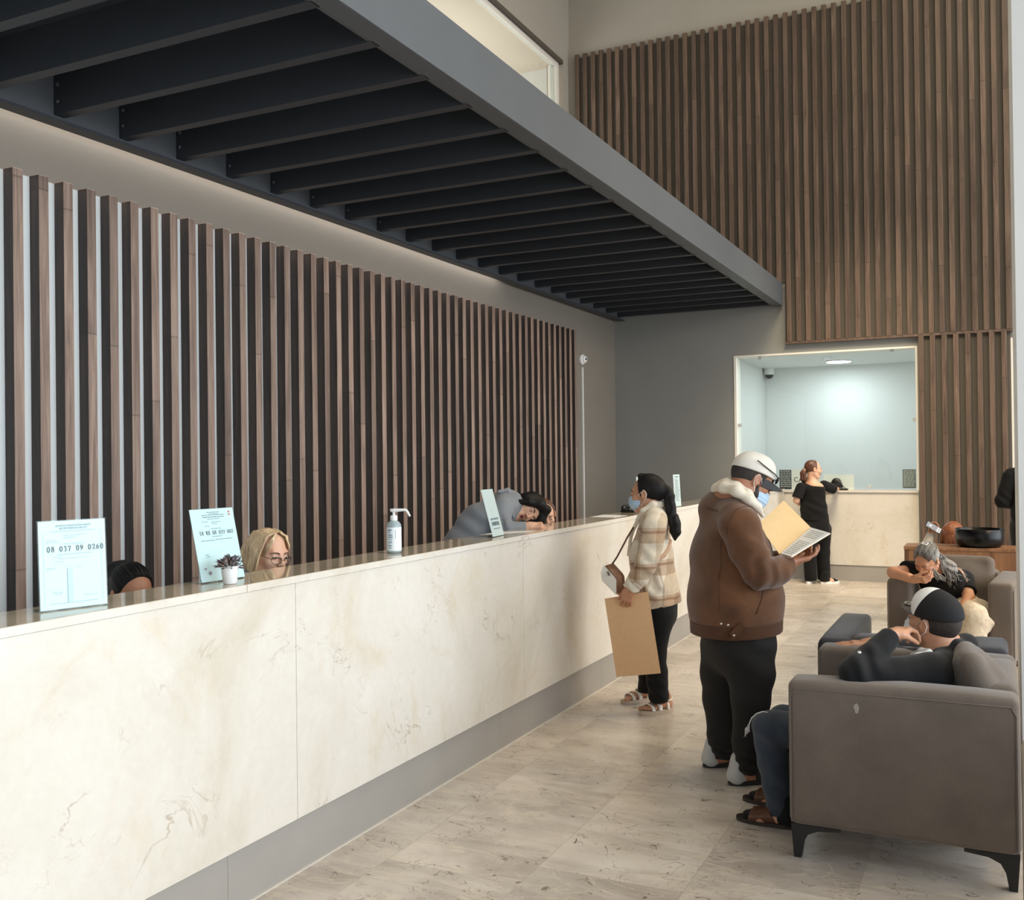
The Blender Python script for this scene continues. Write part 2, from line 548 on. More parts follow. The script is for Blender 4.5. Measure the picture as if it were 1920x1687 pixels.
BLACKP = plain('black_plastic', (18, 18, 20), 0.35)
WPLAST = plain('white_plastic', (238, 240, 240), 0.35)

def glass(name, tint=(1, 1, 1), rough=0.0, refl=1.0):
    T = NT(name)
    tr = T.n('ShaderNodeBsdfTransparent'); tr.inputs[0].default_value = tint + (1,)
    gl = T.n('ShaderNodeBsdfGlossy'); gl.inputs['Roughness'].default_value = rough
    lw = T.n('ShaderNodeLayerWeight', Blend=0.5)
    mx = T.n('ShaderNodeMixShader')
    sc = T.math('MULTIPLY', T.math('MULTIPLY_ADD', T.math('POWER', (lw, 1), 5.0), 0.96, 0.04), refl * 0.6)
    T.l(sc, mx, 0, 0); T.l(tr, mx, 0, 1); T.l(gl, mx, 0, 2)
    out = [n for n in T.t.nodes if n.type == 'OUTPUT_MATERIAL'][0]
    T.l(mx, out, 0, 0)
    return T.m
GLASS = glass('clear_glass', (0.95, 0.98, 0.975))
ACRYL = glass('clear_acrylic', (0.93, 0.97, 0.97))

def emit(name, rgb, s):
    T = NT(name)
    T.set(Base__Color=tuple(rgb) + (1,), Emission__Color=tuple(rgb) + (1,), Emission__Strength=s)
    return T.m
# ---------------------------------------------------------------- the room
def struct(name, dims, m, label=None, bev=0.0):
    o = BX(name, dims, m, None, bev)
    return tag(o, label, None, None, 'structure')
YE = 13.415            # face of the end wall
XL = -4.87             # face of the wall behind the counter
XU = -5.52             # face of the wall above the mezzanine
TOP = 9.6
struct('floor', (-7.5, 6.5, -6, 20, -0.12, 0.0), FLOOR)
struct('ceiling', (-8.0, 6.5, -6, 20, TOP, TOP + 0.2), WHITE)
struct('wall_rear_light_block', (-8.0, 6.5, -6.2, -6.0, 0, TOP), WHITE)  # unseen wall added to block sky light, white to bounce light forward
struct('wall_left', (XL - 0.25, XL, -6, YE, 0, 3.86), TAUPE)
struct('ledge', (XU - 0.25, XL + 0.004, -6, YE - 0.04, 3.861, 3.9), DECK)
struct('trim_1', (XL, XL + 0.012, -2.0, 11.70, 0.06, 3.258), WHITE)   # pale backing board behind the slats

# end wall with the cashier opening: pieces around it
OX0, OX1, OZ0, OZ1 = -3.158, -0.852, 1.17, 2.985
struct('wall_end_left', (-8.0, OX0, YE, YE + 0.22, 0, TOP), GREYWALL)
struct('wall_end_header', (OX0, OX1, YE, YE + 0.22, OZ1, TOP), GREYWALL)
struct('wall_end_middle', (OX1, 0.20, YE, YE + 0.22, 0, TOP), GREYWALL)
struct('wall_end_door_header', (0.20, 1.45, YE, YE + 0.22, 3.02, TOP), GREYWALL)
struct('wall_end_right', (1.45, 6.0, YE, YE + 0.22, 0, TOP), GREYWALL)
# end wall's upper storey: same paint as below, its brighter lighting coloured in as beige
struct('wall_end_upper', (-5.52, 0.26, YE - 0.006, YE, 3.86, TOP), BEIGE)

# upper left wall with the glazed opening
UY1, UZ1 = 13.10, 7.26
bm = bmesh.new()
box(bm, XU - 0.25, XU, -6, YE, UZ1 + 0.1, TOP)
box(bm, XU - 0.25, XU, UY1 + 0.06, YE, 3.9, UZ1 + 0.1)
tag(bm_obj('wall_left_upper', bm, BEIGE), None, None, None, 'structure')
w1 = tag(bpy.data.objects.new('window_1', None), 'long white-framed interior window above the mezzanine', None, None, 'structure')
COL.objects.link(w1)
bm = bmesh.new()
box(bm, XU - 0.10, XU - 0.035, -3, UY1, UZ1 - 0.02, UZ1 + 0.045)
box(bm, XU - 0.10, XU - 0.035, UY1 - 0.075, UY1, 3.9, UZ1 - 0.02)
box(bm, XU - 0.14, XU - 0.10, UY1 - 0.15, UY1 - 0.075, 3.9, UZ1 - 0.02)
bm_obj('window_frame', bm, FRAMEW, w1)
BX('pane', (XU - 0.085, XU - 0.079, -3, UY1 - 0.075, 3.9, UZ1 - 0.02), GLASS, w1)
bm = bmesh.new()
box(bm, XU - 0.10, XU + 0.012, -3, UY1 + 0.06, UZ1 + 0.045, UZ1 + 0.1)
bm_obj('window_head', bm, DARKTAUPE, w1)
# the lit room behind that window
struct('ceiling_upper_room', (-9.5, XU - 0.15, -4, 13.6, 7.34, 7.44), CREAM)
struct('wall_upper_room', (-9.5, XU - 0.15, 13.27, 13.4, 3.9, 7.34), WHITE)
struct('wall_upper_room_back', (-9.6, -9.5, -4, 13.6, 3.9, 7.34), CREAM)
struct('trim_2', (XU - 2.4, XU - 0.151, 10.34, 10.352, 7.332, 7.3405), BEIGE)
for yy in (2.5, 7.0, 11.3):
    area('upper_room_light', (-7.2, yy, 5.4), (-7.0, yy + 0.2, 7.3), 2.2, 2.6, 60, (1.0, 0.93, 0.84))

# cashier room behind the end wall
CX0, CY1, CZ = -3.50, 17.1, 3.10
struct('wall_cashier_left', (CX0 - 0.1, CX0, YE + 0.22, CY1, 0, CZ), WHITE)
struct('wall_cashier_back', (CX0 - 0.1, 1.0, CY1, CY1 + 0.1, 0, CZ), WHITE)
struct('wall_cashier_right', (-0.45, -0.35, YE + 0.22, CY1, 0, CZ), WHITE)
struct('ceiling_cashier', (CX0 - 0.1, 1.0, YE + 0.22, CY1 + 0.1, CZ, CZ + 0.1), WHITE)
# white lining of the opening and the counter glass
bm = bmesh.new()
box(bm, OX0 - 0.002, OX0 + 0.03, YE - 0.006, YE + 0.23, OZ0, OZ1)
box(bm, OX1 - 0.02, OX1 + 0.002, YE - 0.006, YE + 0.23, OZ0, OZ1)
box(bm, OX0 + 0.03, OX1 - 0.02, YE - 0.006, YE + 0.23, OZ1 - 0.02, OZ1 + 0.002)
tag(bm_obj('trim_3', bm, FRAMEW), None, None, None, 'structure')
w2 = tag(bpy.data.objects.new('window_2', None), 'clear glass screen over the cashier counter', None, None, 'structure')
COL.objects.link(w2)
BX('pane', (OX0 + 0.035, OX1 - 0.025, YE + 0.055, YE + 0.065, OZ0 + 0.035, OZ1 - 0.025), GLASS, w2)
for (cx, cz) in ((-2.818, 2.944), (-1.15, 2.958), (-3.096, 2.046), (-0.893, 2.065), (-1.443, 1.215)):
    BX('glass_clip', (cx - 0.022, cx + 0.022, YE + 0.035, YE + 0.085, cz - 0.022, cz + 0.022), CLIP, w2, 0.003)
# white door frame right of the lower slats
bm = bmesh.new()
box(bm, 0.20, 0.262, YE - 0.02, YE + 0.2, 0, 3.02)
box(bm, 1.39, 1.45, YE - 0.02, YE + 0.2, 0, 3.02)
box(bm, 0.262, 1.39, YE - 0.02, YE + 0.2, 2.96, 3.02)
tag(bm_obj('door_1', bm, FRAMEW), 'white door frame at the right end of the slatted wall', None, None, 'structure')
struct('wall_corridor', (-0.3, 3.0, 16.0, 16.1, 0, 3.4), WHITE)

# pale pillar at the right edge
struct('pillar', (0.108, 0.75, 5.50, 6.47, 0, TOP), plain('pale_pillar_paint', (240, 241, 240), 0.55))

# ---------------------------------------------------------------- wooden slats
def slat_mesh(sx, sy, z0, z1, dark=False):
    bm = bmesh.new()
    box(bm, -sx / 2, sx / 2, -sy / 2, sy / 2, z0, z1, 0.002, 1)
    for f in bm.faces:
        if dark and abs(f.normal.y) > 0.8: f.material_index = 1     # the flanks take the darker walnut
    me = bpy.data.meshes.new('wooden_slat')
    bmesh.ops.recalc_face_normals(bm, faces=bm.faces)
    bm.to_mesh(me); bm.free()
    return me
def slats(me, m, pts, label, group):
    for mm in (m if isinstance(m, tuple) else (m,)): me.materials.append(mm)
    for p in pts:
        o = bpy.data.objects.new('wooden_slat', me)
        COL.objects.link(o)
        o.location = p
        tag(o, label, 'slat', group)
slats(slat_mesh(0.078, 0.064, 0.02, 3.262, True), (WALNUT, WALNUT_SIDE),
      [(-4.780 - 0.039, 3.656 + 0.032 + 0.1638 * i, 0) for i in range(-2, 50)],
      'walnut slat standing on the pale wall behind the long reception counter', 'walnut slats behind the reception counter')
# end wall panels
bm = bmesh.new()
box(bm, -5.38, -2.455, YE - 0.03, YE - 0.006, 3.92, 7.44)
box(bm, -2.455, 0.235, YE - 0.03, YE - 0.006, 3.13, 7.44)
tag(bm_obj('trim_4', bm, DARKTAUPE), None, None, None, 'structure')
struct('trim_5', (-2.46, 0.245, YE - 0.075, YE - 0.002, 3.098, 3.128), WALNUT_END)
struct('trim_6', (-0.835, 0.20, YE - 0.03, YE - 0.001, 0, 3.098), DARKTAUPE)
xs_up = [-2.406 + 0.1235 * i for i in range(-24, 22)]
hi = [x for x in xs_up if x < -2.47]
lo_ = [x for x in xs_up if x >= -2.47]
slats(slat_mesh(0.06, 0.05, 3.92, 7.48), WALNUT_END, [(x, YE - 0.055, 0) for x in hi],
      'walnut slat on the end wall rising from behind the mezzanine', 'upper end wall slats behind the mezzanine')
slats(slat_mesh(0.06, 0.05, 3.128, 7.48), WALNUT_END, [(x, YE - 0.055, 0) for x in lo_],
      'tall walnut slat on the end wall right of the mezzanine, above the ledge', 'upper end wall slats right of the mezzanine')
slats(slat_mesh(0.06, 0.05, 0.0, 3.098), WALNUT_END, [(-0.80 + 0.1325 * i, YE - 0.055, 0) for i in range(8)],
      'walnut slat below the ledge, right of the cashier window', 'lower end wall slats beside the cashier window')

# ---------------------------------------------------------------- mezzanine
mz = thing('mezzanine', 'dark steel mezzanine on closely spaced beams above the reception counter', 'mezzanine', (-2.49, 3.0, 3.6))
def part(name, dims, m, parent, bev=0.0):
    o = parent.location
    d = (dims[0] - o.x, dims[1] - o.x, dims[2] - o.y, dims[3] - o.y, dims[4] - o.z, dims[5] - o.z)
    return BX(name, d, m, parent, bev)
MY0, MY1 = -3.0, YE - 0.035
BZ = 3.612
bm = bmesh.new(); o = mz.location
def lb(x0, x1, y0, y1, z0, z1): box(bm, x0 - o.x, x1 - o.x, y0 - o.y, y1 - o.y, z0 - o.z, z1 - o.z, 0.002, 1)
lb(-2.502, -2.49, MY0, MY1, BZ, 3.914); lb(-2.61, -2.502, MY0, MY1, BZ, BZ + 0.012); lb(-2.61, -2.502, MY0, MY1, 3.902, 3.914)
lb(-2.63, -2.61, MY0, MY1, BZ + 0.004, BZ + 0.04)
bm_obj('fascia_beam', bm, STEEL, mz)
bm = bmesh.new()
lb(-4.76, -4.748, MY0, MY1, BZ - 0.03, 3.84)
bm_obj('rear_beam_web', bm, plain('dark_grey_steel', (84, 87, 91), 0.5, var=0.05, vs=3), mz)
bm = bmesh.new()
lb(-4.80, -4.70, MY0, MY1, BZ - 0.046, BZ - 0.030)
bm_obj('rear_beam_flange', bm, STEEL_DK, mz)
part('deck', (-4.80, -2.502, MY0, MY1, 3.84, 3.90), DECK, mz)
jm = None
for i in range(-12, 21):
    y = 3.896 + 0.4655 * i
    if y > MY1 - 0.05: break
    if jm is None:
        bm = bmesh.new()
        box(bm, -4.748 - o.x, -2.60 - o.x, 0, 0.010, 0, 3.84 - BZ)
        box(bm, -4.748 - o.x, -2.60 - o.x, 0.010, 0.068, 0, 0.010)
        box(bm, -4.748 - o.x, -2.60 - o.x, 0.010, 0.068, 3.83 - BZ, 3.84 - BZ)
        j = bm_obj('joist', bm, STEEL_DK, mz); jm = j.data
        bm = bmesh.new()
        lathe(bm, [(0.011, 0), (0.011, 0.006), (0.006, 0.010)], n=8, axis=Matrix.Rotation(PI / 2, 3, 'X'))
        bme = bpy.data.meshes.new('bolt'); bm.to_mesh(bme); bm.free(); bme.materials.append(STEEL)
    else:
        j = put(bpy.data.objects.new('joist', jm), mz)
    j.location = (0, y - o.y, BZ - o.z)
    if -1 <= i < 8:
        for dz in (0.07, 0.165):
            b = put(bpy.data.objects.new('bolt', bme), j)
            b.location = (-4.715 - o.x, -0.0005, dz)
# light coming down the slot between the wall and the rear beam
cove = area('cove_strip_light', (XL + 0.04, 3.2, 3.72), (XL + 0.03, 3.2, 0), 0.05, 13.0, 60, (1.0, 0.93, 0.84))
cove.rotation_euler = (0, 0, 0)

# ---------------------------------------------------------------- reception counter
rc = thing('reception_counter', 'long cream marble reception counter with a grey kick panel', 'counter', (-2.5, 3.0, 0))
CY0, CYE = -1.5, YE - 0.06
ys = [CY0, 1.05, 3.16, 5.27, 7.38, 9.49, 11.6, CYE]
for a, b in zip(ys, ys[1:]):
    part('front_panel', (-2.524, -2.5, a + 0.0012, b - 0.0012, 0.226, 1.1598), MARBLE, rc, 0.001)
yt = [CY0, 0.35, 2.87, 5.39, 7.91, 10.43, CYE]
for a, b in zip(yt, yt[1:]):
    part('countertop', (-2.758, -2.496, a + 0.0012, b - 0.0012, 1.161, 1.19), MARBLE_TOP, rc, 0.002)
    part('edge_strip', (-2.4965, -2.4935, a + 0.0012, b - 0.0012, 1.1612, 1.1888), MARBLE, rc, 0.0008)
yk = [CY0, 0.6, 2.79, 5.0, 6.6, 8.26, 9.9, 11.6, CYE]
for a, b in zip(yk, yk[1:]):
    part('kick_panel', (-2.545, -2.527, a + 0.0008, b - 0.0008, 0.0, 0.225), KICK, rc)
part('back_panel', (-2.75, -2.735, CY0, CYE, 0.02, 1.16), WHITE, rc)
part('work_surface', (-3.35, -2.752, CY0, 11.2, 0.71, 0.74), WHITE, rc, 0.003)
part('silicone_joint', (-2.53, -2.518, CY0, CYE, 0.0, 0.005), plain('grout', (205, 200, 190), 0.6), rc)

cc = thing('cashier_counter', 'short cream marble cashier counter built into the end wall opening', 'counter', (-2.0, YE, 0))
part('front_panel', (OX0 + 0.001, OX1 - 0.001, YE - 0.02, YE + 0.018, 0.205, 1.14), MARBLE, cc, 0.001)
part('core', (OX0 + 0.002, OX1 - 0.002, YE + 0.018, YE + 0.20, 0.0, 1.14), WHITE, cc)
part('countertop', (OX0 + 0.001, OX1 - 0.001, YE - 0.035, YE + 0.55, 1.142, 1.17), MARBLE_TOP, cc, 0.002)
part('edge_strip', (OX0 + 0.001, OX1 - 0.001, YE - 0.038, YE - 0.0345, 1.1425, 1.1695), MARBLE, cc, 0.0008)
part('kick_panel', (OX0 + 0.001, OX1 - 0.001, YE - 0.008, YE + 0.018, 0.0, 0.204), KICK, cc)

cl = thing('ceiling_lamp', 'round recessed ceiling lamp lit in the cashier room', 'ceiling lamp', (-2.175, 16.25, CZ))
bm = bmesh.new(); lathe(bm, [(0.20, -0.015), (0.205, -0.008), (0.205, -0.001)], n=32); bm_obj('rim', bm, WPLAST, cl)
bm = bmesh.new(); lathe(bm, [(0.10, -0.024), (0.175, -0.022), (0.185, -0.0145)], n=32); bm_obj('diffuser', bm, emit('lamp_diffuser', (1.0, 1.0, 1.0), 9.0), cl)
area('cashier_room_light', (-2.175, 16.25, CZ - 0.04), (-2.175, 16.25, 0), 0.34, 0.34, 17, (0.88, 0.97, 1.0))
area('cashier_room_light', (-2.0, 14.7, CZ - 0.02), (-2.0, 15.2, 0), 1.6, 1.2, 42, (0.88, 0.97, 1.0))  # unseen fill added near the front to brighten the cashier room
sd = thing('smoke_detector', 'small white smoke detector on the cashier room ceiling', 'smoke detector', (-2.25, 15.6, CZ))
bm = bmesh.new(); lathe(bm, [(0.03, -0.045), (0.06, -0.04), (0.075, -0.02), (0.078, -0.001)], n=24); bm_obj('body', bm, WPLAST, sd)
bm = bmesh.new(); lathe(bm, [(0.02, -0.05), (0.028, -0.0455)], n=16); bm_obj('sensor', bm, BLACKP, sd)
sc_ = thing('security_camera', 'white dome security camera in the corner of the cashier room', 'camera', (-3.40, 16.98, 3.09))
bm = bmesh.new(); lathe(bm, [(0.075, -0.10), (0.085, -0.08), (0.085, 0.009)], n=24); bm_obj('housing', bm, WPLAST, sc_)
bm = bmesh.new(); lathe(bm, [(0.012, -0.165), (0.045, -0.152), (0.065, -0.125), (0.07, -0.1005)], n=24); bm_obj('dome', bm, BLACKP, sc_)
wc = thing('security_camera', 'white dome security camera past the last walnut slat, above a conduit', 'camera', (XL, 12.10, 2.92))
rot = Matrix.Rotation(PI / 2, 3, 'Y')
bm = bmesh.new(); lathe(bm, [(0.066, 0.002), (0.070, 0.03), (0.060, 0.045)], n=24, axis=rot); bm_obj('housing', bm, WPLAST, wc)
bm = bmesh.new(); lathe(bm, [(0.052, 0.0455), (0.048, 0.065), (0.03, 0.085), (0.01, 0.092)], n=24, axis=rot); bm_obj('dome', bm, WPLAST, wc)
bm = bmesh.new(); lathe(bm, [(0.016, 0.086), (0.012, 0.095)], (0, -0.02, 0), n=16, axis=rot); bm_obj('lens', bm, BLACKP, wc)
tr = BX('cable_conduit', (XL + 0.001, XL + 0.018, 12.13, 12.155, 0.02, 2.82), WPLAST)
tag(tr, 'thin white cable conduit running down the wall past the slats', 'conduit')
# ---------------------------------------------------------------- armchairs
def fabric(name, rgb, stain=None):
    T = NT(name)
    mp = T.coords()
    c = lin(*rgb)
    sh = lambda k: tuple(min(1, v * k) for v in c[:3]) + (1,)
    a = T.ramp(T.noise(mp, 5, 5, 0.6, 0.4), [(0.3, sh(0.86)), (0.7, sh(1.12))])
    f = T.ramp(T.noise(mp, 420, 2, 0.6), [(0.3, (0.86, 0.86, 0.86, 1)), (0.7, (1.1, 1.1, 1.1, 1))])
    a = T.mix(1.0, a, f, 'MULTIPLY')
    if stain:
        # a pale scuff on the side panel
        d = T.n('ShaderNodeVectorMath', _operation='SUBTRACT'); T.l(mp, d); d.inputs[1].default_value = stain
        s = T.n('ShaderNodeVectorMath', _operation='MULTIPLY'); T.l(d, s); s.inputs[1].default_value = (60, 12, 26)
        ln = T.n('ShaderNodeVectorMath', _operation='LENGTH'); T.l(s, ln)
        wob = T.math('ADD', (ln, 1), T.math('MULTIPLY', T.noise(mp, 45, 3, 0.6), 0.9))
        a = T.mix(T.ramp(wob, [(0.95, 0.5), (1.35, 0.0)]), a, lin(190, 184, 178))
    T.col(a)
    T.set(Roughness=0.85, Sheen__Weight=0.25)
    T.set(**{'Specular IOR Level': 0.2})
    T.bump(T.noise(mp, 500, 2, 0.5), 0.15, 0.001)
    return T.m
F_TAUPE = fabric('taupe_velvet', (108, 98, 90))
F_TAUPE_ST = fabric('taupe_velvet_scuffed', (108, 98, 90), (-0.155, -0.463, 0.637))
F_DARK = fabric('charcoal_velvet', (66, 65, 69))
F_LIGHT = fabric('light_taupe_velvet', (160, 150, 139))
LEGM = plain('black_metal_leg', (24, 25, 27), 0.45)

def soft_box(name, dims, m, parent, r=0.035, crown=0.0):
    """an upholstered block with a crowned top"""
    bm = bmesh.new()
    x0, x1, y0, y1, z0, z1 = dims
    box(bm, *dims, bev=r, seg=4)
    if crown:
        bmesh.ops.subdivide_edges(bm, edges=[e for e in bm.edges if e.calc_length() > 0.12], cuts=5, use_grid_fill=True)
        for v in bm.verts:
            if v.co.z > z1 - r * 1.2:
                u = (v.co.x - x0) / (x1 - x0) * 2 - 1; w = (v.co.y - y0) / (y1 - y0) * 2 - 1
                v.co.z += crown * (1 - u ** 4) * (1 - w * w)
    return bm_obj(name, bm, m, parent, True)

def armchair(label, loc, rz, m, group=None, stained=None, W=0.93, D=0.85, cushion=True, short=0.0):
    t = thing('armchair', label, 'armchair', loc, rz, group)
    hx, hy = D / 2, W / 2
    for s in (-1, 1):
        y0, y1 = (-hy, -hy + 0.165) if s < 0 else (hy - 0.165, hy)
        a = soft_box('arm', (-hx + (short if s > 0 else 0), hx, y0, y1, 0.135, 0.722), (stained if stained and s < 0 else m), t, 0.028, 0.014)
        bm = bmesh.new()
        ye = y0 - 0.0005 if s < 0 else y1 + 0.0005
        tube(bm, [(-hx + 0.012, ye, 0.15), (-hx + 0.012, ye, 0.66), (-hx + 0.03, ye, 0.692), (hx - 0.03, ye, 0.692), (hx - 0.012, ye, 0.66), (hx - 0.012, ye, 0.15)], 0.0028, 6)
        if short and s > 0: bm.free()
        else: bm_obj('seam', bm, m, a, True)
    soft_box('backrest', (hx - 0.17, hx, -hy + 0.16, hy - 0.16, 0.135, 0.735), m, t, 0.035, 0.01)
    soft_box('seat_base', (-hx + 0.015, hx - 0.16, -hy + 0.16, hy - 0.16, 0.135, 0.315), m, t, 0.02)
    soft_box('seat_cushion', (-hx - 0.005, hx - 0.175, -hy + 0.17, hy - 0.17, 0.318, 0.445), m, t, 0.04, 0.02)
    if cushion:
        S = Solid()
        n = nrm((-0.95, 0, 0.28)); up = nrm((0.28, 0, 0.95))
        S.box((hx - 0.235, 0, 0.655), (0.055, hy - 0.18, 0.20), (n, (0, 1, 0), up), 0.055, 0.0)
        S.ell((hx - 0.245, 0, 0.66), (0.10, hy - 0.22, 0.16), (n, (0, 1, 0), up), 0.05)
        solid_obj('back_cushion', S, 0.012, m, t)
    for sx in (-1, 1):
        for sy in (-1, 1):
            bm = bmesh.new()
            x, y = sx * (hx - 0.028), sy * (hy - 0.035)
            d = -sx
            pr = [(-0.022, 0.136), (0.17, 0.136), (0.17, 0.124), (0.085, 0.116), (0.045, 0.098), (0.027, 0.065), (0.016, 0.0), (-0.012, 0.0)]
            a = [bm.verts.new((x + d * px, y - 0.02, pz)) for px, pz in pr]
            b = [bm.verts.new((x + d * px, y + 0.02, pz)) for px, pz in pr]
            bm.faces.new(a); bm.faces.new(b[::-1])
            for i in range(len(pr)):
                bm.faces.new((a[i], b[i], b[(i + 1) % len(pr)], a[(i + 1) % len(pr)]))
            bm_obj('leg', bm, LEGM, t)
    return t
ARM_GRP = 'velvet armchairs along the lobby'
chair_near = armchair('taupe velvet armchair with a pale scuff on its side, seating the man in the cap', (-0.35, 4.608, 0), 0.0, F_TAUPE, ARM_GRP, F_TAUPE_ST, cushion=False)
armchair('charcoal velvet armchair just behind the taupe one with the man in the cap', (-0.38, 5.60, 0), -PI / 2, F_DARK, ARM_GRP, W=0.86, D=0.88, cushion=False, short=0.53)
chair_far = armchair('taupe velvet armchair in front of the wooden console, seating the grey-haired woman', (-0.265, 8.20, 0), PI / 2 - 0.10, F_TAUPE, ARM_GRP, W=0.84)
armchair('light taupe velvet armchair cut off at the lower right edge', (0.545, 3.235, 0), PI / 2, F_LIGHT, ARM_GRP, W=0.95, D=0.85)
# the loose crumpled cushion beside the man in the cap
S = Solid()
c0 = np.array((-0.065, 4.475, 0.705))
ax = (nrm((0.92, 0.1, 0.38)), nrm((-0.1, 1, 0)), nrm((-0.38, -0.05, 0.92)))
S.box(c0, (0.05, 0.165, 0.155), ax, 0.05, 0.0)
S.ell(c0, (0.105, 0.145, 0.13), ax, 0.05)
S.disp(lambda X, Y, Z: 0.006 * np.sin(38 * (Y - 4.52) + 22 * (Z - 0.69)) * np.exp(-((Y - 4.42) ** 2 + (Z - 0.72) ** 2) / 0.012))
o = solid_obj('cushion', S, 0.008, F_TAUPE, None, (0.0, 4.52, 0.55)); o.location = (0.0, 4.52, 0.55)
tag(o, 'crumpled taupe cushion propped against the armchair back behind the man in the cap', 'cushion')

# ---------------------------------------------------------------- console and bowl
tb = thing('console_table', 'brown wooden console behind the armchair of the grey-haired woman', 'table', (0.05, 10.45, 0))
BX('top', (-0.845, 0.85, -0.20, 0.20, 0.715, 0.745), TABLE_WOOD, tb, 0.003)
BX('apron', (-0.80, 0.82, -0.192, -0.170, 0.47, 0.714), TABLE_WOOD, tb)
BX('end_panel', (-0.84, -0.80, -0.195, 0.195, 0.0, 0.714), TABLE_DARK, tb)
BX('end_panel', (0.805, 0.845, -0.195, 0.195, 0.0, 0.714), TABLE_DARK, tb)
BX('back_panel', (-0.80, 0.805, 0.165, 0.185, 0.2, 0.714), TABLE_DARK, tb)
bm = bmesh.new()
lathe(bm, [(0.10, 0.0), (0.175, 0.004), (0.200, 0.022), (0.210, 0.05), (0.212, 0.168), (0.207, 0.172), (0.203, 0.168), (0.200, 0.05), (0.18, 0.02), (0.05, 0.012)], n=56)
o = bm_obj('bowl', bm, plain('glossy_black_glaze', (8, 8, 9), 0.25, spec=0.3), None, True); o.location = (-0.135, 10.43, 0.7455)
tag(o, 'large glossy black bowl standing on the wooden console', 'bowl')

# ---------------------------------------------------------------- signs on the counter
GLY = {  # serif strokes in a unit cell: lists of points; thick down-strokes come from the nib
    '0': [[(0.5 + 0.38 * math.sin(a * PI / 12), 0.5 + 0.5 * math.cos(a * PI / 12)) for a in range(25)]],
    '1': [[(0.52, 0.0), (0.52, 1.0)], [(0.25, 0.82), (0.52, 1.0)], [(0.28, 0.0), (0.76, 0.0)]],
    '2': [[(0.15, 0.75), (0.2, 0.9), (0.42, 1.0), (0.68, 0.93), (0.8, 0.74), (0.7, 0.5), (0.4, 0.24), (0.12, 0.03)], [(0.12, 0.03), (0.85, 0.03), (0.9, 0.2)]],
    '3': [[(0.15, 0.82), (0.32, 0.98), (0.58, 0.98), (0.75, 0.8), (0.66, 0.6), (0.42, 0.54)], [(0.42, 0.54), (0.7, 0.48), (0.83, 0.27), (0.68, 0.06), (0.4, 0.0), (0.14, 0.1)]],
    '6': [[(0.82, 0.97), (0.5, 0.86), (0.24, 0.58), (0.14, 0.3), (0.25, 0.07), (0.5, 0.0), (0.77, 0.1), (0.86, 0.32), (0.75, 0.55), (0.5, 0.6), (0.2, 0.45)]],
    '7': [[(0.14, 0.78), (0.2, 0.97), (0.86, 0.97)], [(0.86, 0.97), (0.42, 0.0)]],
    '8': [[(0.5 + 0.3 * math.sin(a * PI / 8), 0.76 + 0.24 * math.cos(a * PI / 8)) for a in range(17)], [(0.5 + 0.38 * math.sin(a * PI / 8), 0.26 + 0.26 * math.cos(a * PI / 8)) for a in range(17)]],
    'R': [[(0.2, 0.0), (0.2, 1.0)], [(0.05, 0.0), (0.38, 0.0)], [(0.05, 1.0), (0.55, 1.0), (0.8, 0.9), (0.82, 0.68), (0.6, 0.52), (0.2, 0.5)], [(0.5, 0.5), (0.86, 0.02), (1.0, 0.0)]],
    'X': [[(0.1, 1.0), (0.9, 0.0)], [(0.88, 1.0), (0.12, 0.0)], [(0.0, 0.0), (0.28, 0.0)], [(0.72, 0.0), (1.0, 0.0)], [(0.0, 1.0), (0.3, 1.0)], [(0.7, 1.0), (1.0, 1.0)]],
}
GLY['9'] = [[(1 - x, 1 - y) for x, y in GLY['6'][0]]]
def serif(bm, text, x, y, h, adv, z, thick=0.12, thin=0.045):
    w = h * 0.56
    for ch in text:
        if ch == ' ':
            x += adv * 0.95; continue
        for st in GLY[ch]:
            P = [(x + px * w, y + py * h) for px, py in st]
            for (ax_, ay), (bx_, by) in zip(P, P[1:]):
                L = math.hypot(bx_ - ax_, by - ay) or 1e-6
                tx, ty = (bx_ - ax_) / L, (by - ay) / L
                hw = h * 0.5 * (thin + (thick - thin) * abs(ty) ** 1.5)
                nx, ny = -ty * hw, tx * hw
                ex, ey = tx * hw * 0.4, ty * hw * 0.4
                bm.faces.new([bm.verts.new((qx, qy, z)) for qx, qy in ((ax_ - nx - ex, ay - ny - ey), (bx_ - nx + ex, by - ny + ey), (bx_ + nx + ex, by + ny + ey), (ax_ + nx - ex, ay + ny - ey))])
        x += adv
    return x
def quad(bm, x0, x1, y0, y1, z):
    bm.faces.new([bm.verts.new(p) for p in ((x0, y0, z), (x1, y0, z), (x1, y1, z), (x0, y1, z))])
def dashes(bm, x0, x1, y, h, z, rnd, wl=(0.008, 0.022)):
    x = x0
    while x < x1:
        w = min(rnd.uniform(*wl), x1 - x)
        quad(bm, x, x + w, y, y + h, z); x += w + h * 1.1
def text(name, body, size, m, parent, loc, align='CENTER', rot=None):
    cu = bpy.data.curves.new(name, 'FONT'); cu.body = body; cu.size = size; cu.align_x = align
    tmp = bpy.data.objects.new('tmp', cu); COL.objects.link(tmp)
    me = bpy.data.meshes.new_from_object(tmp.evaluated_get(bpy.context.evaluated_depsgraph_get()))
    bpy.data.objects.remove(tmp); bpy.data.curves.remove(cu)
    me.name = name; me.materials.clear(); me.materials.append(m)
    o = put(bpy.data.objects.new(name, me), parent); o.location = loc
    if rot: o.rotation_euler = rot
    return o
PAPER = plain('pale_blue_paper', (222, 238, 242), 0.5)
PAPERW = plain('white_paper', (240, 242, 242), 0.6)
INK = plain('grey_ink', (104, 120, 128), 0.6)
INK2 = plain('faint_ink', (164, 190, 200), 0.6)
INKD = plain('dark_ink', (48, 52, 58), 0.6)

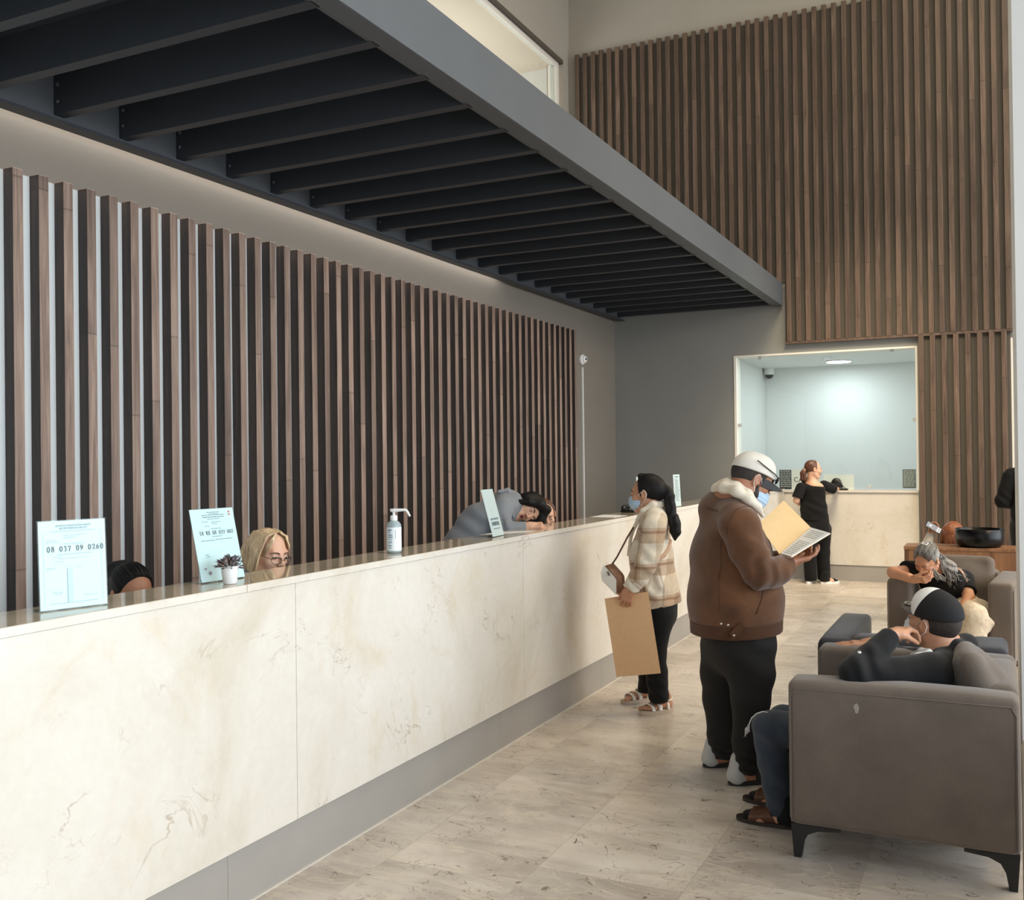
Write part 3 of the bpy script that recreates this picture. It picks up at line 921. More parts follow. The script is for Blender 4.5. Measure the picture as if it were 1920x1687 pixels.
def sign_frame(label, bl, br, lean, h, group):
    b0, b1 = Vector(bl), Vector(br)
    u = (b1 - b0).normalized(); w = (b1 - b0).length
    n0 = u.cross(Vector((0, 0, 1)))
    up = (Vector((0, 0, 1)) * math.cos(lean) - n0 * math.sin(lean)).normalized()
    n = u.cross(up)
    t = thing('sign_holder', label, 'sign', (0, 0, 0), 0, group)
    c = (b0 + b1) / 2
    t.matrix_world = Matrix(((u.x, up.x, n.x, c.x), (u.y, up.y, n.y, c.y), (u.z, up.z, n.z, c.z), (0, 0, 0, 1)))
    BX('front_sheet', (-w / 2, w / 2, 0.001, h, 0.001, 0.0026), ACRYL, t)
    BX('back_sheet', (-w / 2, w / 2, 0.001, h, -0.0026, -0.001), ACRYL, t)
    # foot: a plate lying flat behind the sheets
    bm = bmesh.new()
    iz = Matrix(((u.x, up.x, n.x), (u.y, up.y, n.y), (u.z, up.z, n.z))).transposed()
    d = iz @ Vector((-n0.x, -n0.y, 0)); z_ = iz @ Vector((0, 0, 1))
    e = Vector((w / 2, 0, 0)); o_ = d * 0.003
    slab(bm, [-e + o_ + z_ * 0.0035, e + o_ + z_ * 0.0035, e + d * 0.055 + z_ * 0.0035, -e + d * 0.055 + z_ * 0.0035], 0.003)
    bm_obj('foot', bm, ACRYL, t)
    return t, w
def flat(name, bm, m, parent):
    me = bpy.data.meshes.new(name); bm.to_mesh(me); bm.free()
    return mesh_obj(name, me, m, parent)
SG = 'acrylic sign holders on the reception counter'
t, w = sign_frame('acrylic holder with a pale blue certificate numbered 08 037 09 0260', (-2.633, 2.094, 1.1903), (-2.576, 2.304, 1.1903), 0.055, 0.28, SG)
BX('certificate', (-w / 2 + 0.003, w / 2 - 0.003, 0.004, 0.277, -0.0008, 0.0008), PAPER, t)
rn = random.Random(3)
Z = 0.0030
bm = bmesh.new(); serif(bm, '08 037 09 0260', -0.0815, 0.1815, 0.0165, 0.0132, Z); flat('number', bm, INKD, t)
text('heading', 'ESTADOS UNIDOS MEXICANOS', 0.0078, INK, t, (0.002, 0.259, Z))
text('heading', 'SECRETARIA DE SALUD', 0.0084, INK, t, (0.002, 0.2505, Z))
bm = bmesh.new()
for (a, b, y, hh) in ((-0.07, 0.075, 0.244, .0016), (-0.03, 0.045, 0.231, .0014), (-0.03, 0.02, 0.226, .0014), (-0.03, 0.0, 0.2205, .0014), (-0.085, -0.05, 0.2165, .0014), (-0.085, -0.04, 0.211, .0014), (-0.03, 0.035, 0.2035, .0016), (-0.05, 0.06, 0.171, .0018), (-0.065, -0.035, 0.165, .0014), (-0.05, 0.045, 0.1585, .0014), (-0.06, -0.03, 0.1495, .0014), (-0.085, -0.055, 0.131, .0016), (-0.085, -0.06, 0.126, .0014), (0.01, 0.03, 0.129, .0014), (-0.07, -0.035, 0.054, .0016), (-0.06, -0.04, 0.049, .0016), (0.03, 0.075, 0.039, .0014), (-0.075, 0.075, 0.020, .0018)):
    dashes(bm, a, b, y, hh, Z, rn)
flat('fine_print', bm, INK2, t)
bm = bmesh.new()
for y in (0.242, 0.207, 0.177, 0.141, 0.062): quad(bm, -0.092, 0.092, y - 0.0005, y, Z)
for x in (-0.092, 0.092): quad(bm, x - 0.0004, x + 0.0004, 0.018, 0.242, Z)
quad(bm, -0.02, -0.004, 0.022, 0.130, Z)
flat('ruled_lines', bm, plain('ruling_ink', (186, 216, 226), 0.6), t)

t, w = sign_frame('acrylic holder with a certificate numbered 18 RX 08 037 002 behind the plant', (-2.664, 2.815, 1.1903), (-2.645, 3.035, 1.1903), 0.24, 0.285, SG)
BX('certificate', (-w / 2 + 0.003, w / 2 - 0.003, 0.004, 0.282, -0.0008, 0.0008), PAPER, t)
bm = bmesh.new(); serif(bm, '18 RX 08 037 002', -0.079, 0.181, 0.0145, 0.0108, Z); flat('number', bm, INKD, t)
bm = bmesh.new()
for (a, b, y, hh) in ((-0.03, 0.035, 0.267, .0018), (-0.02, 0.03, 0.2615, .0016), (-0.055, 0.06, 0.256, .0022), (-0.05, 0.055, 0.248, .0026), (-0.03, 0.03, 0.241, .0016), (-0.06, -0.03, 0.231, .0014), (-0.012, 0.035, 0.229, .0014), (-0.012, 0.015, 0.222, .0014), (-0.05, -0.025, 0.214, .0014), (-0.02, 0.03, 0.203, .0016), (-0.02, 0.03, 0.172, .0016), (-0.078, -0.01, 0.158, .002), (-0.005, 0.08, 0.160, .002), (-0.07, -0.05, 0.104, .002), (-0.065, -0.045, 0.096, .002), (0.05, 0.07, 0.03, .002)):
    dashes(bm, a, b, y, hh, Z, rn)
flat('fine_print', bm, INK, t)
bm = bmesh.new()
for y in (0.238, 0.200, 0.176, 0.120): quad(bm, -0.09, 0.09, y - 0.0005, y, Z)
flat('ruled_lines', bm, plain('ruling_ink_b', (176, 204, 214), 0.6), t)
bm = bmesh.new(); lathe(bm, [(0.004, Z), (0.004, Z + 0.0003)], (0.083, 0.266, 0), 12); quad(bm, 0.079, 0.089, 0.253, 0.258, Z); flat('emblem', bm, plain('emblem_red', (196, 110, 92), 0.6), t)
bm = bmesh.new(); lathe(bm, [(0.007, Z), (0.007, Z + 0.0003)], (-0.06, 0.035, 0), 14); quad(bm, -0.085, -0.075, 0.05, 0.056, Z); flat('stamp', bm, plain('stamp_violet', (140, 132, 158), 0.6), t)

t, w = sign_frame('narrow-looking white notice in an acrylic holder beside the leaning receptionist', (-2.585, 5.050, 1.1903), (-2.603, 5.235, 1.1903), 0.26, 0.285, SG)
BX('notice', (-w / 2 + 0.003, w / 2 - 0.003, 0.004, 0.282, -0.0008, 0.0008), PAPERW, t)
bm = bmesh.new()
for y in (0.100, 0.106): dashes(bm, -0.06, 0.06, y, 0.004, Z, rn, (0.01, 0.03))
for x in (-0.055, -0.035, -0.018, 0.0, 0.02, 0.038): quad(bm, x, x + 0.012, 0.066, 0.088, Z)
dashes(bm, -0.05, 0.05, 0.046, 0.004, Z, rn, (0.01, 0.03))
flat('printed_lines', bm, INK, t)

t, w = sign_frame('white printed notice in an acrylic holder at the far end of the counter', (-2.482, 8.500, 1.1903), (-2.478, 8.690, 1.1903), 0.05, 0.29, SG)
t.location.x -= 0.06
BX('notice', (-w / 2 + 0.003, w / 2 - 0.003, 0.004, 0.287, -0.0008, 0.0008), PAPERW, t)
bm = bmesh.new()
quad(bm, -0.06, 0.06, 0.262, 0.270, Z)
for k in range(17): dashes(bm, -0.06, rn.uniform(0.02, 0.065), 0.245 - 0.012 * k, 0.004, Z, rn, (0.01, 0.03))
flat('printed_lines', bm, INK, t)
t, w = sign_frame('small white notice in an acrylic holder mostly hidden behind the plaid-shirted woman', (-2.665, 7.86, 1.1903), (-2.675, 8.01, 1.1903), 0.05, 0.285, SG)
BX('notice', (-w / 2 + 0.003, w / 2 - 0.003, 0.004, 0.282, -0.0008, 0.0008), PAPERW, t)

# ---------------------------------------------------------------- other things on the counter
T_ = NT('sanitizer_gel_bottle')
T_.set(Base__Color=lin(206, 224, 230), Roughness=0.15)
T_.set(**{'Transmission Weight': 0.45, 'IOR': 1.35})
GEL = T_.m
sb = thing('sanitizer_bottle', 'white pump bottle of hand sanitizer standing on the counter', 'bottle', (-2.639, 4.097, 1.1905))
bm = bmesh.new(); lathe(bm, [(0.030, 0), (0.035, 0.004), (0.036, 0.012), (0.036, 0.128), (0.034, 0.139), (0.027, 0.149), (0.017, 0.156), (0.015, 0.162)], n=36); bm_obj('bottle_body', bm, GEL, sb, True)
bm = bmesh.new(); lathe(bm, [(0.0364, 0.012), (0.0364, 0.125)], n=36)
for f in [f for f in bm.faces if len(f.verts) > 4]: bm.faces.remove(f)
lbl = bm_obj('label', bm, plain('bottle_label', (238, 244, 246), 0.4), sb, True)
bm = bmesh.new()
def curved(bm, a0, a1, z, h, r=0.0367):
    n = 5
    for i in range(n):
        b0, b1 = a0 + (a1 - a0) * i / n, a0 + (a1 - a0) * (i + 1) / n
        bm.faces.new([bm.verts.new((r * math.cos(b), r * math.sin(b), zz)) for b, zz in ((b0, z), (b1, z), (b1, z + h), (b0, z + h))])
A0 = -1.38
for (da0, da1, z, hh) in ((-0.55, 0.05, 0.108, 0.008), (-0.55, -0.1, 0.099, 0.004), (-0.5, 0.15, 0.085, 0.006), (-0.5, 0.2, 0.075, 0.006), (-0.5, 0.1, 0.066, 0.003), (-0.3, 0.1, 0.056, 0.003), (-0.5, 0.1, 0.049, 0.004), (-0.5, 0.05, 0.034, 0.006), (-0.45, 0.05, 0.024, 0.004)):
    curved(bm, A0 + da0, A0 + da1, z, hh)
curved(bm, A0 + 0.55, A0 + 0.62, 0.07, 0.045)
bm_obj('printed_lines', bm, plain('label_teal', (120, 160, 178), 0.5), lbl)
bm = bmesh.new(); lathe(bm, [(0.0165, 0.156), (0.0175, 0.158), (0.0175, 0.178), (0.014, 0.182), (0.0065, 0.183), (0.0065, 0.198)], n=24); bm_obj('pump_collar', bm, WPLAST, sb, True)
bm = bmesh.new()
dv = Vector((0.93, 0.36, 0)).normalized()
tube(bm, [dv * -0.017 + Vector((0, 0, 0.205)), dv * -0.015 + Vector((0, 0, 0.206)), Vector((0, 0, 0.206)), dv * 0.05 + Vector((0, 0, 0.208)), dv * 0.060 + Vector((0, 0, 0.207)), dv * 0.066 + Vector((0, 0, 0.201)), dv * 0.080 + Vector((0, 0, 0.176))], [0.006, 0.0085, 0.009, 0.0068, 0.0068, 0.0062, 0.0052], 12)
bm_obj('pump_spout', bm, WPLAST, sb, True)

pp = thing('potted_plant', 'small grey-leaved plant in a white pot in front of a certificate', 'plant', (-2.568, 2.862, 1.1905))
bm = bmesh.new(); lathe(bm, [(0.022, 0), (0.025, 0.002), (0.0335, 0.062), (0.0345, 0.066), (0.0325, 0.067), (0.031, 0.060), (0.01, 0.058)], n=32); bm_obj('pot', bm, plain('white_pot', (240, 243, 244), 0.4), pp, True)
rp = random.Random(11)
def leaves(n, r_, m, name, sz, up):
    bm = bmesh.new()
    for i in range(n):
        a = rp.uniform(0, 2 * PI); el = rp.uniform(0.1, 1.45)
        d = Vector((math.cos(a) * math.cos(el), math.sin(a) * math.cos(el), math.sin(el) * up))
        L = rp.uniform(0.55, 1.0) * r_
        base = Vector((d.x * L * 0.55, d.y * L * 0.55, 0.058 + max(0, d.z) * L * 0.55))
        tip = base + (d + Vector((rp.uniform(-.5, .5), rp.uniform(-.5, .5), rp.uniform(-.5, .4)))).normalized() * sz * rp.uniform(0.7, 1.3)
        side = (tip - base).cross(Vector((rp.uniform(-1, 1), rp.uniform(-1, 1), 1))).normalized() * sz * 0.2
        m_ = base.lerp(tip, 0.5) + Vector((0, 0, sz * 0.12))
        vs = [bm.verts.new(p) for p in (base, m_ + side, tip, m_ - side)]
        bm.faces.new(vs)
        tube(bm, [Vector((d.x * 0.006, d.y * 0.006, 0.056)), base], 0.0007, 4)
    return bm_obj(name, bm, m, pp)
leaves(95, 0.075, plain('grey_purple_leaf', (96, 88, 94), 0.5, var=0.3, vs=60), 'foliage', 0.026, 0.75)
leaves(40, 0.062, plain('brown_leaf', (150, 124, 100), 0.6, var=0.2, vs=60), 'dry_foliage', 0.022, 0.7)
leaves(26, 0.07, plain('white_petal', (232, 234, 236), 0.5), 'flowers', 0.013, 0.8)

def sheet(label, corners, group=None, z=1.1905):
    bm = bmesh.new()
    cs = [Vector((x, y, z + 0.0012)) for x, y in corners]
    n = slab(bm, cs, 0.001)
    o = bm_obj('paper_sheet', bm, PAPERW)
    return tag(o, label, 'paper', group)
sheet('white sheet lying under the arm of the leaning receptionist', [(-2.745, 5.20), (-2.56, 5.50), (-2.57, 5.60), (-2.75, 5.42)])
sheet('white papers lying on the counter in front of the plaid-shirted woman', [(-2.75, 6.98), (-2.54, 6.95), (-2.54, 7.24), (-2.75, 7.27)])
ph = thing('desk_phone', 'black desk phone on the counter beyond the masked woman', 'telephone', (-2.675, 7.69, 1.1905))
bm = bmesh.new(); box(bm, -0.06, 0.06, -0.075, 0.075, 0, 0.022, 0.008); bm_obj('base', bm, BLACKP, ph, True)
bm = bmesh.new(); tube(bm, [(-0.035, -0.085, 0.033), (-0.035, -0.06, 0.042), (-0.035, 0, 0.046), (-0.035, 0.06, 0.042), (-0.035, 0.085, 0.033)], [0.014, 0.018, 0.012, 0.018, 0.014], 12); bm_obj('handset', bm, BLACKP, ph, True)
BX('display', (0.005, 0.05, -0.06, -0.01, 0.022, 0.0235), plain('grey_display', (170, 180, 184), 0.2), ph)

# ---------------------------------------------------------------- notices behind the cashier glass
YG = YE + 0.067
def notice(label, x0, x1, z0, z1, rows, dark):
    t = thing('notice', label, 'notice', ((x0 + x1) / 2, YG + 0.004, z0), 0, 'notices behind the cashier glass')
    w = (x1 - x0) / 2
    BX('sheet', (-w, w, 0, 0.003, 0, z1 - z0), dark, t)
    bm = bmesh.new(); r = random.Random(int(x0 * 100))
    for k in range(rows):
        z = (z1 - z0) * (0.93 - 0.88 * k / rows)
        x = -w + 0.012
        while x < w - 0.02:
            l = r.uniform(0.02, 0.05)
            bm.faces.new([bm.verts.new(p) for p in ((x, -0.0006, z - 0.006), (min(x + l, w - 0.01), -0.0006, z - 0.006), (min(x + l, w - 0.01), -0.0006, z + 0.003), (x, -0.0006, z + 0.003))]); x += l + 0.008
    flat('printed_lines', bm, plain('notice_print', (190, 196, 198), 0.6), t)
    return t
notice('dark notice with white print at the left of the cashier window', -2.585, -2.428, 1.178, 1.436, 9, plain('dark_notice', (62, 66, 70), 0.4))
notice('grey framed notice at the right end of the cashier window', -1.046, -0.890, 1.196, 1.435, 12, plain('grey_notice', (104, 112, 114), 0.4))
t = thing('cashier_sign', 'pale panel lettered CAJA behind the cashier glass', 'sign', (-2.235, YG + 0.004, 1.176))
BX('panel', (-0.185, 0.185, 0, 0.004, 0, 0.262), plain('pale_grey_panel', (226, 230, 232), 0.35), t)
text('lettering', 'CAJA', 0.090, INKD, t, (-0.165, -0.001, 0.100), 'LEFT', (PI / 2, 0, 0))
t = thing('acrylic_panel', 'clear pale panel standing behind the cashier glass next to the woman in black', 'panel', (-1.83, YG + 0.03, 1.171))
BX('panel', (-0.19, 0.19, 0, 0.004, 0, 0.20), plain('pale_white_panel', (238, 242, 243), 0.35), t)
# black bag on the cashier counter
bg_ = thing('handbag', 'black handbag resting on the cashier counter beside the woman in black', 'bag', (-1.83, YE + 0.005, 1.1705))
S = Solid()
S.ell((-0.02, 0, 0.05), (0.085, 0.03, 0.06), None, 0.02); S.ell((-0.015, 0, 0.10), (0.062, 0.026, 0.06), None, 0.03); S.box((0.03, 0, 0.012), (0.10, 0.03, 0.012), None, 0.008, 0.02); S.cut((0, 0, 0.0), (0, 0, -1))
solid_obj('bag_body', S, 0.006, plain('black_leather', (20, 20, 22), 0.45), bg_)
bm = bmesh.new(); tube(bm, [(-0.06, -0.025, 0.11), (-0.02, -0.032, 0.13), (0.03, -0.030, 0.10), (0.09, -0.020, 0.03), (0.12, -0.005, 0.015)], 0.005, 8); bm_obj('strap', bm, plain('grey_black_strap', (48, 49, 52), 0.4), bg_, True)
# ---------------------------------------------------------------- people: helpers
def skin(name, rgb):
    T = NT(name)
    mp = T.coords()
    c = lin(*rgb)
    a = T.ramp(T.noise(mp, 14, 4, 0.6), [(0.3, (c[0] * 0.9, c[1] * 0.86, c[2] * 0.84, 1)), (0.7, (min(1, c[0] * 1.06), c[1] * 1.06, c[2] * 1.05, 1))])
    T.col(a)
    T.set(Roughness=0.48, Subsurface__Weight=0.12, Subsurface__Scale=0.008)
    return T.m
def hairm(name, lo, hi, sc=90, rough=0.42):
    T = NT(name)
    mp = T.coords((1, 1, 0.16))
    a = T.ramp(T.noise(mp, sc, 4, 0.65, 1.0), [(0.3, lin(*lo)), (0.7, lin(*hi))])
    T.col(a)
    T.set(Roughness=rough)
    T.bump(T.noise(mp, sc * 2.2, 2, 0.5), 0.5, 0.003)
    return T.m
def cloth(name, rgb, var=0.12, fs=700, rough=0.85, fold=0.0, sheen=0.15):
    T = NT(name)
    mp = T.coords()
    c = lin(*rgb)
    sh = lambda k: tuple(min(1, v * k) for v in c[:3]) + (1,)
    a = T.ramp(T.noise(mp, 9, 5, 0.6, 0.5), [(0.3, sh(1 - var)), (0.7, sh(1 + var))])
    T.col(a)
    T.set(Roughness=rough, Sheen__Weight=sheen)
    T.set(**{'Specular IOR Level': 0.25})
    h = T.noise(mp, fs, 2, 0.6)
    if fold:
        big = T.noise(T.coords((1, 1, 0.55)), 11, 3, 0.5, 1.2)
        h = T.math('ADD', T.math('MULTIPLY', big, fold * 14), T.math('MULTIPLY', h, 0.25))
    T.bump(h, 0.35, 0.004)
    return T.m

SK_TAN = skin('skin_tan', (176, 124, 96))
SK_MED = skin('skin_medium', (196, 146, 116))
SK_PALE = skin('skin_light', (216, 172, 146))
LIP = plain('lips', (150, 84, 78), 0.4)
EYEW = plain('eye_white', (225, 222, 216), 0.2)
EYED = plain('eye_iris', (34, 24, 20), 0.2)
HAIR_BLK = hairm('black_hair', (12, 11, 12), (28, 26, 27), 90, 0.55)
HAIR_BLK.node_tree.nodes['Principled BSDF'].inputs['Specular IOR Level'].default_value = 0.25
HAIR_SHORT = hairm('short_dark_hair', (30, 25, 23), (58, 48, 43), 160, 0.7)
HAIR_BLOND = hairm('blonde_hair', (150, 118, 84), (230, 204, 164), 60)
HAIR_BROWN = hairm('brown_hair', (62, 38, 28), (112, 72, 52), 70)
HAIR_AUB = hairm('auburn_hair', (106, 58, 34), (168, 104, 66), 60)
HAIR_GREY = hairm('grey_hair', (74, 72, 71), (168, 166, 162), 60, 0.55)
MASKB = plain('blue_surgical_mask', (176, 202, 226), 0.7)
MASKW = plain('white_face_mask', (236, 238, 240), 0.7)
C_BLACK = cloth('black_cotton', (17, 17, 19), fold=0.03, sheen=0.05)
C_BLACK2 = cloth('black_trouser_cloth', (32, 31, 31), fold=0.03)
C_CHAR = cloth('charcoal_joggers', (33, 31, 30), fold=0.03, sheen=0.05)

class Person:
    def __init__(self, label, loc):
        self.o = V3(loc)
        self.root = thing('person', label, 'person', loc)
    def add(self, name, S, h, m, parent=None, label=None):
        ob = solid_obj(name, S, h, m, parent or self.root, self.o)
        if label: ob['label'] = label
        return ob
    def bm(self, name, bm, m, parent=None, smooth=True, label=None):
        for v in bm.verts: v.co -= Vector(self.o)
        ob = bm_obj(name, bm, m, parent or self.root, smooth)
        if label: ob['label'] = label
        return ob

    def snap(self, ob, pts, lift=0.0008):
        """the points moved onto the surface of a part"""
        out = []
        for p in pts:
            ok, q, n, _ = ob.closest_point_on_mesh(Vector(p) - Vector(self.o))
            out.append(tuple(q + n * lift + Vector(self.o)) if ok else tuple(p))
        return out
    def seam(self, name, ob, pts, r, m, parent=None, sub=6):
        fine = []
        for a, b in zip(pts, pts[1:]):
            for i in range(sub): fine.append(tuple(Vector(a).lerp(Vector(b), i / sub)))
        fine.append(pts[-1])
        bm = bmesh.new(); tube(bm, self.snap(ob, fine, 0.0), r, 5)
        return self.bm(name, bm, m, parent or ob)
    def buttons(self, name, ob, pts, r, m, parent=None, h=0.0035):
        bm = bmesh.new()
        for p in pts:
            ok, q, n, _ = ob.closest_point_on_mesh(Vector(p) - Vector(self.o))
            q = q + Vector(self.o); tube(bm, [q - n * 0.004, q + n * h], [r, r * 0.85], 12)
        return self.bm(name, bm, m, parent or ob)

class Frame:
    """a head's own axes: right, forward, up about its centre"""
    def __init__(self, c, F, U, s=1.0):
        self.c = np.array(c, float); self.F = nrm(F)
        U = np.array(U, float); U = U - self.F * (U @ self.F); self.U = nrm(U)
        self.R = np.cross(self.F, self.U); self.s = s
        self.ax = (self.R, self.F, self.U)
    def __call__(self, x, y, z): return self.c + self.s * (x * self.R + y * self.F + z * self.U)
    def r(self, *v): return tuple(self.s * q for q in v)
def turned(yaw_dir, pitch, roll=0.0):
    """forward and up for a head facing the horizontal direction yaw_dir, pitched down by pitch, leaning by roll to its right"""
    h = nrm((yaw_dir[0], yaw_dir[1], 0)); z = np.array((0, 0, 1.0))
    F = h * math.cos(pitch) - z * math.sin(pitch); U = z * math.cos(pitch) + h * math.sin(pitch)
    R = np.cross(F, U)
    return F, U * math.cos(roll) + R * math.sin(roll)

def head(S, L, neck_to, nr=0.056):
    r = L.r
    S.ell(L(0, -.012, .030), r(.073, .094, .088), L.ax, 0.0)
    S.ell(L(0, .028, -.030), r(.058, .064, .082), L.ax, 0.03)
    S.chain([L(-.053, -.004, -.055), L(-.030, .050, -.096), L(.030, .050, -.096), L(.053, -.004, -.055)], [0.018 * L.s] * 4, 0.02, k0=0.025)
    S.ell(L(0, .074, -.096), r(.022, .018, .018), L.ax, 0.02)
    S.cone(L(-.034, .076, .030), L(.034, .076, .030), .012, .012, 0.02)
    S.ell(L(-.038, .064, -.022), r(.022, .020, .020), L.ax, 0.02); S.ell(L(.038, .064, -.022), r(.022, .020, .020), L.ax, 0.02)
    for x in (-.031, .031):
        S.ell(L(x, .098, .010), r(.017, .013, .011), L.ax, 0.012, 'sub')
        S.ell(L(x, .079, .009), r(.0135, .0125, .0125), L.ax, 0.004)
    S.cone(L(0, .090, .018), L(0, .112, -.020), .0065, .0115, 0.012)
    for x in (-.011, .011): S.ell(L(x, .101, -.025), r(.008, .010, .007), L.ax, 0.006)
    S.cone(L(-.017, .090, -.052), L(.017, .090, -.052), .006, .006, 0.008); S.cone(L(-.014, .090, -.062), L(.014, .090, -.062), .0065, .0065, 0.006)
    for x in (-1, 1):
        a = (nrm(L.R * x + L.F * -0.35), nrm(L.F + L.R * x * .35), L.U)
        S.ell(L(x * .079, -.010, -.002), r(.008, .019, .032), a, 0.008)
        S.ell(L(x * .087, -.006, .002), r(.006, .009, .017), a, 0.006, 'sub')
    S.cone(L(0, -.026, -.045), neck_to, nr * L.s, nr * L.s * 1.08, 0.03)

def face(P, L, brow, closed=False, lips=True, parent=None, eyes=True, lipm=None):
    bm = bmesh.new()
    for x in (-1, 1):
        tube(bm, [L(x * .014, .0955, .026), L(x * .028, .0945, .032), L(x * .044, .083, .029), L(x * .052, .073, .023)], [.0024, .0032, .0026, .0012], 6)
    P.bm('eyebrows', bm, brow)
    if eyes:
        for x in (-1, 1):
            S = Solid(); S.ell(L(x * .031, .0825, .0085), L.r(.011, .0105, .0028 if closed else .0055), L.ax, 0)
            e = P.add('eye', S, 0.0016, EYED if closed else EYEW)
            if not closed:
                S = Solid(); S.ell(L(x * .031, .0895, .0085), L.r(.0052, .0042, .0050), L.ax, 0); P.add('iris', S, 0.0012, EYED, e)
    if lips:
        S = Solid(); S.chain([L(-.021, .0865, -.056), L(-.006, .0965, -.0525), L(.006, .0965, -.0525), L(.021, .0865, -.056)], [.0035, .005, .005, .0035], 0.004); S.chain([L(-.018, .088, -.059), L(0, .0965, -.063), L(.018, .088, -.059)], [.0035, .0062, .0035], 0.004)
        P.add('lips', S, 0.002, lipm or LIP)

def hand(S, Wp, D, N, T, curls=(25, 25, 20), s=1.0, thumb=(0.75, 0.62, 0.25), spread=0.08, tcurl=15):
    """palm and five fingers: Wp wrist, D towards the fingers, N the side the palm faces, T the thumb side"""
    Wp = np.array(Wp, float); D = nrm(D); N = np.array(N, float); N = nrm(N - D * (N @ D))
    T = np.array(T, float); T = T - D * (T @ D) - N * (T @ N); T = nrm(T)
    q = lambda t, d, n: Wp + s * (t * T + d * D + n * N)
    S.box(q(.002, .048, .002), (s * .039, s * .046, s * .0135), (T, D, N), 0.0125 * s, 0.018)
    S.cone(q(0, -.01, 0), q(.004, .03, .001), .026 * s, .024 * s, 0.015)
    S.ell(q(.024, .032, .010), (s * .018, s * .03, s * .013), (T, D, N), 0.012)
    L_ = [(.043, .025, .020), (.047, .028, .021), (.044, .026, .020), (.034, .020, .018)]
    for i in range(4):
        t0 = .030 - .0205 * i
        p = q(t0, .090 - .004 * abs(i - 1.2), .002)
        d = nrm(D + T * (spread * (1.5 - i)))
        pts = [p - d * 0.012 * s, p]; ang = 0
        for j in range(3):
            ang += math.radians(curls[j] * (0.92 + 0.07 * i))
            p = p + s * L_[i][j] * (d * math.cos(ang) + N * math.sin(ang))
            pts.append(p)
        S.chain(pts, [.0092 * s, .0092 * s, .0085 * s, .0078 * s, .0066 * s], 0.003, k0=0.006)
    p = q(.030, .022, .006); d = nrm(D * thumb[0] + T * thumb[1] + N * thumb[2]); pts = [p]
    for j, l in enumerate((.042, .032, .025)):
        p = p + s * l * d; pts.append(p); d = nrm(d + (D * 0.6 - T * 0.35 + N * 0.3) * math.radians(tcurl) * 1.4)
    S.chain(pts, [.0125 * s, .0108 * s, .0098 * s, .0078 * s], 0.004, k0=0.012)

def foot(S, heel, F, length=0.25, ankle_z=0.10, r=0.036, k=0.02):
    h = np.array((heel[0], heel[1], 0.0)); F = nrm((F[0], F[1], 0)); side = np.array((-F[1], F[0], 0)); z = np.array((0, 0, 1.0))
    S.cone(h + F * .035 + z * .042, h + F * .055 + z * ankle_z, r, r * 0.95, k)
    S.flat(h + F * .035 + z * .038, h + F * (length * .66) + z * .034, .034, .036, .044, .030, side, k)
    S.flat(h + F * (length * .60) + z * .034, h + F * (length - .038) + z * .026, .044, .030, .036, .020, side, k)
    S.cut((0, 0, 0.004), (0, 0, -1))
def toes(S, heel, F, length, left, z0):
    h = np.array((heel[0], heel[1], z0)); F = nrm((F[0], F[1], 0)); sd = np.array((-F[1], F[0], 0)) * (1 if left else -1)
    for i in range(5):
        b = h + F * (length * (.76 - .035 * i)) - sd * (.030 - .0165 * i)
        S.cone(b + np.array((0, 0, .014)), b + F * (.046 - .005 * i) + np.array((0, 0, .009)), .011, (.0125 if i == 0 else .0085), 0.004)
def sole(bm, heel, F, length, z0, z1, wd=0.046, n=28, grow=0.0):
    h = Vector((heel[0], heel[1], 0)); F = Vector((F[0], F[1], 0)).normalized(); sd = Vector((-F.y, F.x, 0))
    a, b = [], []
    for i in range(n):
        t = 2 * PI * i / n
        u = 0.5 - 0.5 * math.cos(t)
        w_ = wd * (0.78 + 0.30 * u - 0.10 * math.exp(-((u - .4) / .15) ** 2)) * math.sin(t)
        p = h + F * (u * (length + grow * 2) - grow) + sd * (math.copysign(abs(w_) ** 0.8 * (wd ** 0.2), w_) if w_ else 0)
        a.append(bm.verts.new(p + Vector((0, 0, z0)))); b.append(bm.verts.new(p + Vector((0, 0, z1))))
    bm.faces.new(a[::-1]); bm.faces.new(b)
    for i in range(n): bm.faces.new((a[i], a[(i + 1) % n], b[(i + 1) % n], b[i]))
def folds(c, rad, d, e, freq, amp):
    c, d, e = V3(c), V3(nrm(d)), V3(nrm(e))
    def fn(X, Y, Z):
        px, py, pz = X - c[0], Y - c[1], Z - c[2]
        s = px * d[0] + py * d[1] + pz * d[2]; t = px * e[0] + py * e[1] + pz * e[2]
        g = np.exp(-(px * px + py * py + pz * pz) / rad ** 2)
        return amp * np.sin(freq * s + 1.6 * np.sin(freq * 0.37 * t)) * g
    return fn
